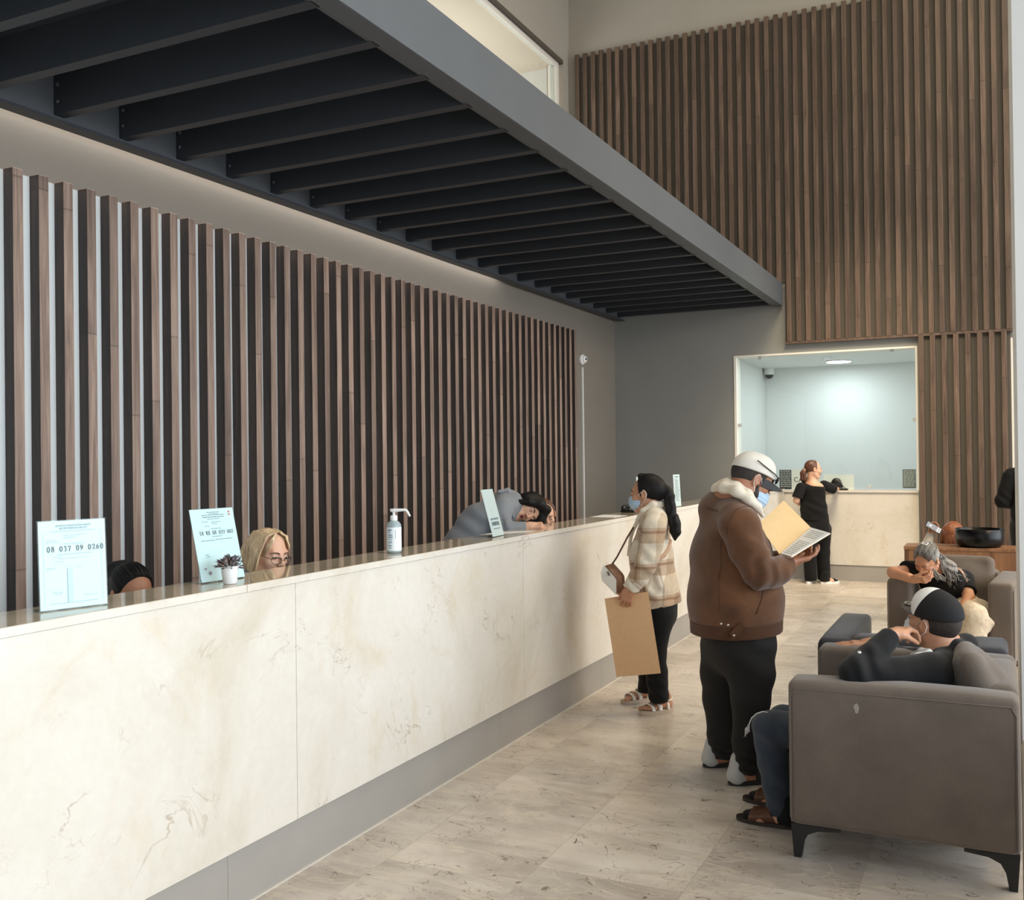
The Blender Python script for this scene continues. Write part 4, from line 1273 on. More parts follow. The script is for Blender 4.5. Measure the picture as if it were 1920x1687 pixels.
def mask(P, L, m, loops=True, drop=0.0):
    S = Solid()
    S.ell(L(0, .046, -.052 - drop), L.r(.064, .076, .058), L.ax, 0)
    S.ell(L(0, .070, -.030 - drop), L.r(.040, .052, .040), L.ax, 0.02)
    S.cut(L(0, .020, -.05), -L.F + 0.12 * L.U, 0.004); S.cut(L(0, .10, -.008 - drop), L.U * 0.96 + L.F * 0.10, 0.003); S.cut(L(0, .07, -.108 - drop), -L.U, 0.004)
    o3 = V3(L.c); u3 = V3(L.U)
    S.disp(lambda X, Y, Z: 0.0016 * np.sin(((X - o3[0]) * u3[0] + (Y - o3[1]) * u3[1] + (Z - o3[2]) * u3[2]) * 330))
    k = P.add('face_mask', S, 0.003, m)
    if loops:
        for x in (-1, 1):
            bm = bmesh.new()
            tube(bm, [L(x * .055, .045, -.018 - drop), L(x * .078, .012, .012), L(x * .086, -.012, .026), L(x * .089, -.030, .006), L(x * .086, -.024, -.022), L(x * .072, .010, -.062), L(x * .052, .040, -.088 - drop)], .0016, 6)
            P.bm('ear_loop', bm, MASKW, k)
    return k
def cap(P, L, m_crown, m_brim, front=None, brim_len=0.078, brim_w=0.076, z=.036, tilt=0.0, droop=.040):
    S = Solid(); S.ell(L(0, -.010, .042), L.r(.089, .110, .096), L.ax, 0)
    S.ell(L(0, .030, .075), L.r(.062, .062, .058), L.ax, 0.03)
    S.cut(L(0, 0, z), -L.U + L.F * tilt, 0.004)
    c = P.add('cap', S, 0.004, m_crown)
    bm = bmesh.new(); nu, nv = 18, 7
    g = []
    for sgn in (0, 1):
        rows = []
        for i in range(nu + 1):
            u = -1 + 2 * i / nu; row = []
            for j in range(nv + 1):
                v = j / nv
                w = math.sqrt(max(0, 1 - u * u))
                y = -.012 + .098 * math.sqrt(max(0, 1 - (u * .93) ** 2)) + v * brim_len * w ** 0.8
                row.append(bm.verts.new(L(brim_w * u * (1 - 0.06 * v), y, z + .004 - droop * u * u * (0.35 + 0.65 * v) - v * .012 * w - (0.0 if sgn else .0035))))
            rows.append(row)
        g.append(rows)
    for k_, rows in enumerate(g):
        for i in range(nu):
            for j in range(nv):
                q = (rows[i][j], rows[i + 1][j], rows[i + 1][j + 1], rows[i][j + 1])
                try: bm.faces.new(q if k_ else q[::-1])
                except ValueError: pass
    for i in range(nu): bm.faces.new((g[0][i][nv], g[0][i + 1][nv], g[1][i + 1][nv], g[1][i][nv]))
    P.bm('brim', bm, m_brim, c)
    S = Solid(); S.ell(L(0, -.006, .132), L.r(.008, .008, .004), L.ax, 0); P.add('button', S, 0.002, m_crown, c)
    return c
def strands(P, name, lines, r, m, parent=None, n=5):
    bm = bmesh.new()
    for pts in lines:
        k = len(pts)
        tube(bm, pts, [r * (0.55 + 0.45 * math.sin(PI * (i + 0.6) / (k + 0.2))) * (1 if i < k - 1 else 0.35) for i in range(k)], n)
    return P.bm(name, bm, m, parent)
# ---------------------------------------------------------------- the man in the brown corduroy jacket
def corduroy():
    T = NT('brown_corduroy')
    mp = T.coords()
    a = T.ramp(T.noise(mp, 7, 5, 0.6, 0.5), [(0.3, lin(76, 47, 27)), (0.7, lin(104, 67, 40))])
    T.col(a); T.set(Roughness=0.8, Sheen__Weight=0.35)
    T.set(**{'Specular IOR Level': 0.2})
    wv = T.n('ShaderNodeTexWave', Scale=95.0, Distortion=0.8, _bands_direction='X'); T.l(mp, wv)
    big = T.noise(T.coords((1.2, 1.2, 0.5)), 10, 3, 0.5, 1.4)
    T.bump(T.math('ADD', T.math('MULTIPLY', wv, 0.25), T.math('MULTIPLY', big, 0.5)), 0.35, 0.006)
    return T.m
CORD = corduroy()
CORD_DK = cloth('brown_corduroy_band', (78, 49, 30), fs=300)
SHERPA = plain('cream_sherpa', (232, 222, 204), 0.95, var=0.06, vs=120, bump=0.8, bs=260, bd=0.004)
MF = (0.755, 0.656, 0)
MR = (0.656, -0.755, 0)
P = Person('man in a brown corduroy jacket and white cap reading a folder by the counter', (-1.20, 5.07, 0))
L = Frame((-1.109, 5.044, 1.519), *turned(MF, math.radians(27)), 1.04)
S = Solid(); head(S, L, (-1.215, 5.027, 1.421), 0.062)
S.flat((-1.215, 5.027, 1.383), (-1.197, 5.039, 0.948), .17, .10, .19, .16, MR, 0.05); S.flat((-1.197, 5.039, 0.948), (-1.185, 5.047, 0.730), .19, .16, .17, .13, MR, 0.05)
S.chain([(-1.147, 4.872, 1.326), (-1.036, 4.850, 1.084), (-0.937, 4.975, 1.100), (-0.912, 5.010, 1.111)], [.06, .05, .038, .030], 0.02, k0=0.05)
S.chain([(-1.310, 5.170, 1.333), (-1.211, 5.310, 1.041), (-1.007, 5.231, 1.093), (-0.978, 5.222, 1.101)], [.06, .05, .038, .030], 0.02, k0=0.05)
hand(S, (-0.912, 5.010, 1.113), (0.80, 0.42, 0.16), (-0.2, 0.1, 1), (-0.3, 0.9, 0.3), (18, 26, 26), 1.0, tcurl=5)
hand(S, (-0.975, 5.224, 1.106), (0.75, 0.10, 0.20), (0, -0.6, 0.8), (-0.2, -0.5, 0.5), (30, 35, 25), 1.0)
S.chain([(-1.128, 4.963, 0.721), (-1.109, 4.953, 0.433), (-1.132, 4.966, 0.092)], [.08, .06, .045], 0.02); S.chain([(-1.269, 5.140, 0.681), (-1.305, 5.158, 0.368), (-1.302, 5.184, 0.076)], [.08, .06, .045], 0.02)
RH, LH = (-1.205, 4.930), (-1.395, 5.158)
foot(S, RH, MF, .27); foot(S, LH, MF, .27)
P.add('body', S, 0.005, SK_TAN)
face(P, L, HAIR_SHORT, True, False)
S = Solid(); S.ell(L(0, -.016, .026), L.r(.0775, .0985, .090), L.ax, 0); S.cut(L(0, .03, 0), L.F * 0.93 - L.U * 0.35, 0.006); S.cut(L(0, -.02, -.052), -L.U - L.F * 0.1, 0.008)
S.ell(L(.081, -.008, -.004), L.r(.02, .024, .034), L.ax, 0.004, 'sub'); S.ell(L(-.081, -.008, -.004), L.r(.02, .024, .034), L.ax, 0.004, 'sub')
P.add('hair', S, 0.004, HAIR_SHORT)
S = Solid()
S.chain([L(-.066, .012, -.020), L(-.060, .016, -.060), L(-.034, .052, -.098), L(0, .074, -.104), L(.034, .052, -.098), L(.060, .016, -.060), L(.066, .012, -.020)], [.008, .015, .017, .018, .017, .015, .008], 0.02)
P.add('beard', S, 0.004, HAIR_SHORT)
mask(P, L, MASKB, True, 0.016)
cp = cap(P, L, cloth('off_white_twill', (226, 220, 210), 0.05, 500), plain('charcoal_brim', (58, 56, 57), 0.8), brim_len=0.088, tilt=0.10, droop=.055)
S = Solid(); S.ell(L(0, -.088, .070), L.r(.034, .024, .024), L.ax, 0); S.cut(L(0, 0, .052), -L.U); P.add('rear_opening', S, 0.004, HAIR_SHORT, cp)
sg = thing('sunglasses', 'black sunglasses perched on the brim of the white cap', 'sunglasses', tuple(L(0, .09, .06)))
def wbm(name, bm, m, parent, smooth=True):
    for v in bm.verts: v.co -= Vector(parent.location)
    return bm_obj(name, bm, m, parent, smooth)
for x in (-1, 1):
    bm = bmesh.new(); tube(bm, [L(x * .062, .094, .060), L(x * .080, .062, .064), L(x * .090, .0, .071), L(x * .091, -.055, .080)], .0028, 6); wbm('temple', bm, BLACKP, sg)
    S = Solid(); S.ell(L(x * .033, .112, .052), L.r(.027, .006, .019), (nrm(L.R + L.F * -x * .35), nrm(L.F + L.R * x * .35), L.U), 0)
    o = solid_obj('lens', S, 0.003, plain('dark_lens', (12, 12, 14), 0.08), sg, tuple(L(0, .09, .06)))
bm = bmesh.new(); tube(bm, [L(-.010, .117, .056), L(0, .119, .058), L(.010, .117, .056)], .0025, 6); wbm('bridge', bm, BLACKP, sg)
# jacket
S = Solid()
S.flat((-1.223, 5.035, 1.339), (-1.216, 5.040, 1.138), .185, .120, .235, .190, MR, 0)
S.flat((-1.216, 5.040, 1.138), (-1.195, 5.041, 0.921), .235, .190, .250, .232, MR, 0.04)
S.flat((-1.195, 5.041, 0.921), (-1.195, 5.042, 0.703), .250, .232, .240, .226, MR, 0.04)
S.cone((-1.300, 5.164, 1.342), (-1.154, 4.901, 1.332), .090, .092, 0.06)
S.ell((-1.269, 5.045, 1.376), (.105, .105, .085), None, 0.05)
S.disp(folds((-1.238, 4.796, 1.055), .24, (0.8, 0.2, 0.45), (0, 0, 1), 30, .0045)); S.disp(folds((-1.051, 4.888, 0.922), .2, (0.75, -0.2, -0.5), (0, 0, 1), 40, .005))
S.cut((-1.194, 5.042, 0.817), (0.03, 0.05, -1))
jk = P.add('jacket', S, 0.005, CORD)
S = Solid()
S.chain([(-1.156, 4.889, 1.333), (-1.128, 4.858, 1.301), (-1.083, 4.837, 1.187), (-1.023, 4.834, 1.076), (-0.970, 4.904, 1.075), (-0.915, 4.992, 1.099)], [.090, .100, .092, .082, .073, .058], 0.015, k0=0)
S.disp(folds((-0.993, 4.815, 1.084), .12, (0.8, 0.3, -0.35), (0, 0.3, 1), 85, .007)); S.disp(folds((-1.092, 4.810, 1.266), .13, (0.6, 0, 0.8), (0, 1, 0), 48, .004))
S.cutl((-0.908, 5.000, 1.104), (0.80, 0.55, 0.12), .10, 0.004)
slv = P.add('sleeve', S, 0.005, CORD, jk)
S = Solid(); S.chain([(-1.317, 5.189, 1.329), (-1.211, 5.310, 1.038), (-0.995, 5.225, 1.094)], [.095, .080, .058], 0.015, k0=0); S.cutl((-0.995, 5.225, 1.094), (0.80, -0.1, 0.1), .09)
P.add('sleeve', S, 0.006, CORD, jk)
S = Solid(); S.flat((-1.193, 5.041, 0.948), (-1.197, 5.042, 0.594), .250, .234, .236, .222, MR, 0)
S.cut((-1.194, 5.042, 0.820), (-0.03, -0.05, 1)); S.cut((-1.195, 5.042, 0.752), (0.03, 0.05, -1))
P.add('waistband', S, 0.006, CORD_DK, jk)
S = Solid()
S.chain([(-1.043, 5.000, 1.344), (-1.054, 4.928, 1.390), (-1.087, 4.889, 1.428), (-1.143, 4.884, 1.468), (-1.221, 4.945, 1.484), (-1.278, 5.029, 1.473), (-1.291, 5.134, 1.450), (-1.225, 5.211, 1.419), (-1.141, 5.208, 1.381), (-1.075, 5.151, 1.346)], [.012, .017, .021, .024, .026, .026, .025, .022, .018, .012], 0.03)
S.chain([(-1.060, 4.969, 1.404), (-1.104, 4.947, 1.455), (-1.159, 4.954, 1.489), (-1.219, 5.002, 1.504), (-1.250, 5.064, 1.496), (-1.250, 5.131, 1.478)], [.010, .015, .017, .019, .019, .017], 0.04)
P.add('collar', S, 0.005, SHERPA, jk)
bm = bmesh.new()
slab(bm, [(-1.117, 4.795, 0.839), (-1.095, 4.795, 0.814), (-1.116, 4.785, 0.778), (-1.148, 4.776, 0.752), (-1.163, 4.779, 0.784)], 0.006)
tb_ = P.bm('waist_tab', bm, CORD_DK, jk, False)
bm = bmesh.new()
for q in ((-1.140, 4.767, 0.777), (-1.170, 4.777, 0.824), (-1.203, 4.773, 0.828)):
    c_ = Vector(q); tube(bm, [c_, c_ + Vector((0.02, -0.10, 0.01)).normalized() * 0.004], [.0065, .005], 12)
P.bm('snap_button', bm, plain('brass_snap', (200, 188, 168), 0.3, metal=0.7), jk)
P.seam('pocket_seam', jk, [(-0.998, 4.858, 1.020), (-1.017, 4.849, 0.950), (-1.046, 4.835, 0.873)], .004, CORD_DK)
P.seam('back_seam', jk, [(-1.339, 4.911, 1.393), (-1.258, 4.839, 1.382), (-1.191, 4.816, 1.352)], .0028, CORD_DK)
P.seam('back_seam', jk, [(-1.224, 4.800, 1.337), (-1.224, 4.769, 1.137), (-1.218, 4.774, 0.872)], .0025, CORD_DK)
P.seam('shoulder_seam', slv, [(-1.087, 4.867, 1.380), (-1.137, 4.809, 1.330), (-1.161, 4.776, 1.267)], .0028, CORD_DK)
S = Solid(); S.flat((-1.184, 5.047, 0.798), (-1.181, 5.049, 0.689), .200, .185, .190, .175, MR, 0)
S.chain([(-1.128, 4.969, 0.680), (-1.104, 4.965, 0.558), (-1.104, 4.955, 0.433), (-1.119, 4.961, 0.218), (-1.127, 4.969, 0.103)], [.135, .112, .092, .078, .062], 0.03, k0=0.06)
S.chain([(-1.264, 5.120, 0.643), (-1.291, 5.142, 0.507), (-1.303, 5.159, 0.368), (-1.301, 5.173, 0.169), (-1.297, 5.187, 0.071)], [.135, .112, .094, .078, .060], 0.03, k0=0.05)
S.disp(folds((-1.116, 4.918, 0.137), .09, (0, 0.1, 1), (1, 0, 0), 120, .006)); S.disp(folds((-1.297, 5.164, 0.093), .09, (0, 0.1, 1), (1, 0, 0), 120, .006)); S.disp(folds((-1.102, 4.865, 0.662), .22, (0.6, 0.2, 0.8), (0, 0, 1), 34, .005))
S.cut((0, 0, 0.055), (0, 0, -1))
P.add('trousers', S, 0.006, C_CHAR)
SOCK = cloth('grey_sock', (186, 186, 184), 0.06, 500)
for hl in (RH, LH):
    S = Solid(); foot(S, (hl[0] - .004, hl[1]), MF, .285, .12, .047); k = P.add('sock', S, 0.005, SOCK)
    bm = bmesh.new(); sole(bm, (hl[0] - .012 * MF[0], hl[1] - .012 * MF[1]), MF, .295, 0.001, 0.022, 0.052); k = P.bm('slide_sandal', bm, plain('black_sole', (26, 25, 26), 0.6), None, False)
    S = Solid(); h = np.array((hl[0], hl[1], 0)); F3 = nrm(MF); sd = np.array((-F3[1], F3[0], 0))
    S.flat(h + F3 * .13 + np.array((0, 0, .036)), h + F3 * .20 + np.array((0, 0, .030)), .052, .044, .052, .038, sd, 0); S.cut((0, 0, 0.012), (0, 0, -1)); S.cut(h + F3 * .12, -F3); S.cut(h + F3 * .21, F3)
    P.add('strap', S, 0.005, plain('black_strap', (28, 27, 28), 0.6), k)
# the open folder and the papers in his hands
fo = thing('folder', 'open manila folder held by the man in the brown jacket', 'folder', (-0.920, 5.028, 1.162))
MANILA = plain('manila_card', (228, 192, 138), 0.7, var=0.03, vs=30)
A_, B_, C_, D_ = [Vector(q) for q in ((-0.977, 5.198, 1.410), (-0.844, 5.219, 1.269), (-0.959, 4.986, 1.151), (-1.072, 5.019, 1.292))]
D_ = B_ + (A_ - B_) * 0.935 + (C_ - B_) * 0.87
bm = bmesh.new(); slab(bm, [A_, B_, C_, D_], 0.0015); wbm('cover', bm, MANILA, fo, False)
E_ = Vector((-0.730, 5.097, 1.252)); G_ = B_ + (E_ - B_) * 0.565 + (C_ - B_) * 0.981
bm = bmesh.new(); slab(bm, [B_, E_, G_, C_], 0.0015); wbm('back_leaf', bm, MANILA, fo, False)
pg = thing('paper_sheets', 'white printed papers lying in the open manila folder', 'paper', (-0.868, 5.030, 1.203))
up_ = (E_ - B_).cross(C_ - B_).normalized()
if up_.z < 0: up_ = -up_
def onleaf(a, b, z): return B_ + (E_ - B_) * a + (C_ - B_) * b + (G_ - E_ - C_ + B_) * (a * b) + up_ * z
bm = bmesh.new(); qs = [onleaf(.02, .01, .006), onleaf(.99, .01, .006), onleaf(.98, .98, .006), onleaf(.03, .98, .006)]
if (qs[1] - qs[0]).cross(qs[3] - qs[0]).dot(up_) < 0: qs = qs[::-1]
slab(bm, qs, 0.0045); wbm('sheets', bm, PAPERW, pg, False)
bm = bmesh.new(); rn = random.Random(5)
for k in range(16):
    b0 = .08 + .055 * k
    a = .16
    while a < .80:
        a1 = min(a + rn.uniform(.03, .12), .84)
        if not (4 < k < 7): bm.faces.new([bm.verts.new(onleaf(*q, .0064)) for q in ((a, b0), (a1, b0), (a1, b0 + .022), (a, b0 + .022))])
        a = a1 + .025
wbm('printed_lines', bm, plain('page_ink', (150, 152, 154), 0.7), pg, False)

# ---------------------------------------------------------------- the woman in the plaid overshirt
def plaid():
    T = NT('cream_plaid_flannel')
    mp = T.coords()
    sep = T.n('ShaderNodeSeparateXYZ'); T.l(mp, sep)
    wob = T.math('MULTIPLY', T.math('SUBTRACT', T.noise(mp, 7, 3, 0.5), 0.5), 0.03)
    def bands(axis, period, off, stops):
        f = T.math('FRACT', T.math('DIVIDE', T.math('ADD', T.math('ADD', (sep, axis), off), wob), period))
        r = T.ramp(f, stops); r.color_ramp.interpolation = 'CONSTANT'
        return r
    W1 = (1, 1, 1, 1)
    vx = T.math('ADD', (sep, 0), 0.0)
    h = bands(2, 0.215, 0.03, [(0.0, W1), (0.30, (0.74, 0.64, 0.57, 1)), (0.58, (0.52, 0.37, 0.31, 1)), (0.66, (0.78, 0.68, 0.62, 1)), (0.74, W1)])
    v = bands(0, 0.165, 0.06, [(0.0, W1), (0.34, (0.78, 0.71, 0.64, 1)), (0.60, (0.58, 0.49, 0.43, 1)), (0.74, (0.82, 0.75, 0.69, 1)), (0.84, W1)])
    base = T.ramp(T.noise(mp, 40, 3, 0.6), [(0.3, lin(222, 210, 190)), (0.7, lin(236, 226, 208))])
    T.col(T.mix(1.0, T.mix(1.0, base, h, 'MULTIPLY'), v, 'MULTIPLY'))
    T.set(Roughness=0.9, Sheen__Weight=0.3)
    T.set(**{'Specular IOR Level': 0.15})
    T.bump(T.math('ADD', T.noise(mp, 350, 2, 0.5), T.math('MULTIPLY', T.noise(mp, 14, 3, 0.5, 1.2), 2.5)), 0.3, 0.004)
    return T.m
PLAID = plaid()
FL_PLAIN = cloth('cream_flannel', (228, 218, 200), 0.06)
P = Person('woman in a cream plaid overshirt and blue mask standing at the counter', (-2.03, 6.13, 0))
L = Frame((-2.013, 6.118, 1.402), *turned((-1, 0.04), math.radians(4)), 1.02)
PR = (0, 1, 0)
S = Solid(); head(S, L, (-1.965, 6.153, 1.291), 0.05)
S.flat((-1.965, 6.153, 1.263), (-1.979, 6.138, 0.975), .13, .075, .14, .10, PR, 0.05); S.flat((-1.979, 6.138, 0.975), (-1.958, 6.150, 0.700), .14, .10, .15, .115, PR, 0.05)
S.chain([(-1.919, 5.986, 1.253), (-1.946, 5.898, 1.017), (-2.013, 5.833, 0.853), (-2.034, 5.823, 0.820)], [.05, .04, .030, .025], 0.02, k0=0.04)
S.chain([(-2.021, 6.304, 1.232), (-2.091, 6.328, 0.988), (-2.125, 6.246, 0.819)], [.05, .04, .028], 0.02, k0=0.04)
hand(S, (-2.034, 5.823, 0.827), (-0.30, 0.06, -0.95), (-0.25, 0.95, 0.1), (-0.95, -0.2, 0.3), (22, 34, 40), 0.9, thumb=(0.9, 0.35, 0.3), tcurl=8)
hand(S, (-2.125, 6.246, 0.812), (-0.6, -0.2, -0.7), (0, -1, 0.1), (-0.7, 0, 0.7), (15, 20, 15), 0.9)
S.chain([(-1.934, 6.073, 0.685), (-1.941, 6.050, 0.394), (-1.932, 6.112, 0.094)], [.075, .05, .036], 0.03); S.chain([(-1.992, 6.234, 0.659), (-2.049, 6.264, 0.357), (-2.116, 6.345, 0.081)], [.075, .05, .036], 0.03)
NF, FF = (-0.62, -0.79), (-0.60, -0.80)
NHl, FHl = (-1.895, 6.205), (-2.105, 6.43)
Z0 = 0.026
S.cone((NHl[0] + NF[0] * .05, NHl[1] + NF[1] * .05, .10), (NHl[0] + NF[0] * .04, NHl[1] + NF[1] * .04, .06), .034, .032, 0.02)
for hl, F_, lf in ((NHl, NF, True), (FHl, FF, False)):
    h = np.array((hl[0], hl[1], Z0)); F3 = nrm((F_[0], F_[1], 0)); sd = np.array((-F3[1], F3[0], 0))
    S.cone(h + F3 * .03 + np.array((0, 0, .03)), h + F3 * .05 + np.array((0, 0, .085)), .031, .033, 0.02)
    S.flat(h + F3 * .035 + np.array((0, 0, .026)), h + F3 * .155 + np.array((0, 0, .018)), .028, .030, .040, .020, sd, 0.02)
    toes(S, hl, F_, .232, lf, Z0)
P.add('body', S, 0.0045, SK_MED)
face(P, L, HAIR_BLK, False, False)
mask(P, L, MASKB, True, 0.0)
S = Solid(); S.ell(L(0, -.018, .034), L.r(.081, .104, .095), L.ax, 0); S.ell(L(0, -.075, .02), L.r(.06, .05, .06), L.ax, 0.03)
S.ell(L(.0, .030, .112), L.r(.040, .026, .022), L.ax, 0.015)
S.cut(L(0, .060, .050), L.F * 0.86 - L.U * 0.5, 0.01); S.cut(L(0, .028, .0), L.F * 0.95 - L.U * 0.1, 0.01)
S.cut(L(0, -.04, -.070), -L.U - L.F * 0.3, 0.01)
for x in (-1, 1): S.ell(L(x * .085, -.006, -.004), L.r(.022, .022, .034), L.ax, 0.006, 'sub')
S.chain([L(0, -.105, .02), L(0, -.128, .015), L(0, -.146, -.02), L(0, -.144, -.08), L(0, -.150, -.14), L(0, -.166, -.19), L(0, -.168, -.245), L(0, -.160, -.295)], [.020, .024, .028, .029, .030, .033, .030, .008], 0.03, k0=0.02)
S.disp(folds(L(0, -.15, -.13), .14, L.F * 0.9 + L.U * 0.2, L.U, 150, .004))
hr = P.add('hair', S, 0.005, HAIR_BLK)
S = Solid(); S.cone(L(-.012, -.118, .018), L(.012, -.118, .018), .024, .024, 0); P.add('hair_tie', S, 0.005, C_BLACK, hr)
# overshirt
S = Solid()
S.flat((-1.969, 6.152, 1.243), (-1.994, 6.130, 1.010), .155, .085, .165, .130, PR, 0)
S.flat((-1.994, 6.130, 1.010), (-1.981, 6.138, 0.804), .165, .130, .185, .140, PR, 0.04)
S.flat((-1.981, 6.138, 0.804), (-1.953, 6.153, 0.563), .185, .140, .205, .165, PR, 0.04)
S.cone((-2.012, 6.298, 1.226), (-1.914, 5.989, 1.240), .070, .072, 0.05)
S.flat((-1.911, 6.216, 0.935), (-1.877, 6.234, 0.700), .13, .02, .15, .025, PR, 0.05)
S.disp(folds((-1.868, 6.048, 0.854), .17, (0.95, 0.1, -0.25), (0, 0, 1), 62, .009)); S.disp(folds((-2.020, 5.975, 0.788), .14, (0.9, 0.1, 0.4), (0, 0, 1), 60, .008))
S.cut((-1.939, 6.159, 0.686), (0.16, 0.0, -1), 0.004)
sh = P.add('overshirt', S, 0.005, PLAID)
S = Solid(); S.chain([(-1.914, 5.989, 1.240), (-1.911, 5.936, 1.197), (-1.915, 5.890, 1.101), (-1.933, 5.848, 0.989), (-1.982, 5.836, 0.896), (-2.010, 5.835, 0.853)], [.070, .076, .073, .068, .060, .050], 0.012, k0=0)
S.disp(folds((-1.917, 5.778, 0.997), .13, (0.5, 0.1, 0.85), (1, 0, 0.2), 60, .006)); S.cutl((-2.019, 5.830, 0.843), (-0.45, 0.05, -0.9), .08)
sl = P.add('sleeve', S, 0.005, PLAID, sh)
S = Solid(); S.chain([(-2.012, 6.298, 1.226), (-2.078, 6.334, 0.988), (-2.115, 6.261, 0.839)], [.072, .066, .050], 0.012, k0=0); S.cutl((-2.115, 6.261, 0.839), (-0.3, 0, -0.9), .08)
P.add('sleeve', S, 0.006, PLAID, sh)
S = Solid(); S.chain([(-2.061, 6.073, 1.246), (-2.004, 6.012, 1.298), (-1.949, 6.038, 1.338), (-1.918, 6.120, 1.334), (-1.930, 6.203, 1.323), (-1.980, 6.246, 1.313), (-2.049, 6.190, 1.281), (-2.068, 6.092, 1.245)], [.012, .018, .022, .024, .024, .022, .018, .012], 0.015)
S.chain([(-2.052, 6.045, 1.237), (-2.093, 6.036, 1.152), (-2.116, 6.037, 1.015)], [.014, .012, .010], 0.01)
P.add('collar', S, 0.005, FL_PLAIN, sh)
S = Solid(); S.cone((-1.993, 5.837, 0.886), (-2.028, 5.826, 0.830), .057, .052, 0); S.cut((-1.991, 5.843, 0.895), (0.5, 0, 0.85)); S.cut((-2.025, 5.827, 0.830), (-0.45, 0.05, -0.9))
S.disp(folds((-2.006, 5.792, 0.851), .08, (1, 0, 0.2), (0, 0, 1), 110, .005))
cf = P.add('cuff', S, 0.004, FL_PLAIN, sh)
P.buttons('shirt_button', sh, [(-2.086, 5.962, 1.190), (-2.101, 5.955, 1.085), (-2.078, 5.945, 0.976)], .0058, plain('shirt_button', (238, 232, 222), 0.3))
# trousers
S = Solid(); S.flat((-1.960, 6.149, 0.741), (-1.959, 6.150, 0.631), .165, .125, .160, .120, PR, 0)
S.chain([(-1.928, 6.065, 0.646), (-1.950, 6.045, 0.394), (-1.945, 6.060, 0.267), (-1.944, 6.095, 0.117)], [.098, .068, .066, .066], 0.03, k0=0.05)
S.chain([(-1.996, 6.232, 0.617), (-2.052, 6.263, 0.357), (-2.070, 6.288, 0.210), (-2.100, 6.330, 0.100)], [.098, .068, .064, .062], 0.03, k0=0.04)
S.cut((0, 0, 0.075), (0, 0, -1)); S.disp(folds((-1.943, 6.017, 0.181), .1, (0.3, 0, 1), (1, 0, 0), 70, .006))
P.add('trousers', S, 0.006, C_BLACK)
WLEA = plain('white_leather', (238, 236, 230), 0.5)
for hl, F_ in ((NHl, NF), (FHl, FF)):
    bm = bmesh.new(); sole(bm, (hl[0] - F_[0] * .012, hl[1] - F_[1] * .012), F_, .252, 0.001, Z0, 0.044)
    sn = P.bm('sandal', bm, plain('beige_sole', (188, 172, 154), 0.6), None, False)
    h = Vector((hl[0], hl[1], Z0)); F3 = Vector((F_[0], F_[1], 0)).normalized(); sd = Vector((-F3.y, F3.x, 0))
    def arch(t0, t1, hgt, wd, half=.044):
        bm = bmesh.new(); pts = []
        for i in range(11):
            a = PI * i / 10
            pts.append(h + F3 * (t0 + (t1 - t0) * i / 10) + sd * (-half * math.cos(a)) + Vector((0, 0, hgt * math.sin(a) ** 0.7)))
        rows = [[bm.verts.new(p + F3 * (wd * s_) + Vector((0, 0, 0.001))) for p in pts] for s_ in (-.5, .5)]
        rows2 = [[bm.verts.new(v.co + (v.co - (h + F3 * (v.co - h).dot(F3))).normalized() * 0.003) for v in r_] for r_ in rows]
        for i in range(10):
            bm.faces.new((rows2[0][i], rows2[0][i + 1], rows2[1][i + 1], rows2[1][i])); bm.faces.new((rows[0][i + 1], rows[0][i], rows[1][i], rows[1][i + 1]))
            for k in (0, 1): bm.faces.new((rows[k][i], rows[k][i + 1], rows2[k][i + 1], rows2[k][i]))
        P.bm('strap', bm, WLEA, sn)
    arch(.175, .165, .034, .022); arch(.150, .110, .046, .024); arch(.085, .115, .060, .026); arch(.060, .050, .066, .018, .040)
    bm = bmesh.new(); tube(bm, [h + F3 * .07 + sd * .036 + Vector((0, 0, .052)), h + F3 * .02 + sd * .032 + Vector((0, 0, .056)), h + F3 * -.006 + Vector((0, 0, .058)), h + F3 * .02 - sd * .032 + Vector((0, 0, .056)), h + F3 * .07 - sd * .036 + Vector((0, 0, .052))], .006, 8, ((F3.x, F3.y, 0), 0.6)); P.bm('heel_strap', bm, WLEA, sn)
# what she carries
cb = thing('cardboard_sheet', 'brown cardboard envelope held at the top by the plaid-shirted woman', 'cardboard', (-2.039, 5.878, 0.534))
bm = bmesh.new(); slab(bm, [(-2.195, 5.806, 0.760), (-2.129, 5.825, 0.275), (-1.875, 5.927, 0.299), (-1.947, 5.915, 0.803)], 0.005); wbm('sheet', bm, plain('brown_cardboard', (222, 180, 136), 0.8, var=0.05, vs=40, bump=0.2, bs=400), cb, False)
bag = thing('handbag', 'small white and tan handbag hanging at the side of the plaid-shirted woman', 'bag', (-2.187, 5.948, 0.868))
TANL = plain('tan_leather', (158, 118, 98), 0.5, var=0.08, vs=20)
fa = [(-2.189, 5.802, 0.971), (-2.207, 5.793, 0.928), (-2.202, 5.796, 0.875), (-2.112, 5.807, 0.787), (-2.111, 5.807, 0.878), (-2.120, 5.803, 0.898)]
fb = [(-2.186, 5.948, 0.973), (-2.205, 5.939, 0.933), (-2.199, 5.942, 0.878), (-2.111, 5.952, 0.793), (-2.110, 5.952, 0.881), (-2.116, 5.949, 0.901)]
bm = bmesh.new()
va, vb = [bm.verts.new(p) for p in fa], [bm.verts.new(p) for p in fb]
bm.faces.new(vb)
for i in range(6): bm.faces.new((va[i], va[(i + 1) % 6], vb[(i + 1) % 6], vb[i]))
bm.faces.new(va[::-1]); bmesh.ops.bevel(bm, geom=list(bm.edges), offset=0.006, segments=2, affect='EDGES'); wbm('bag_body', bm, TANL, bag)
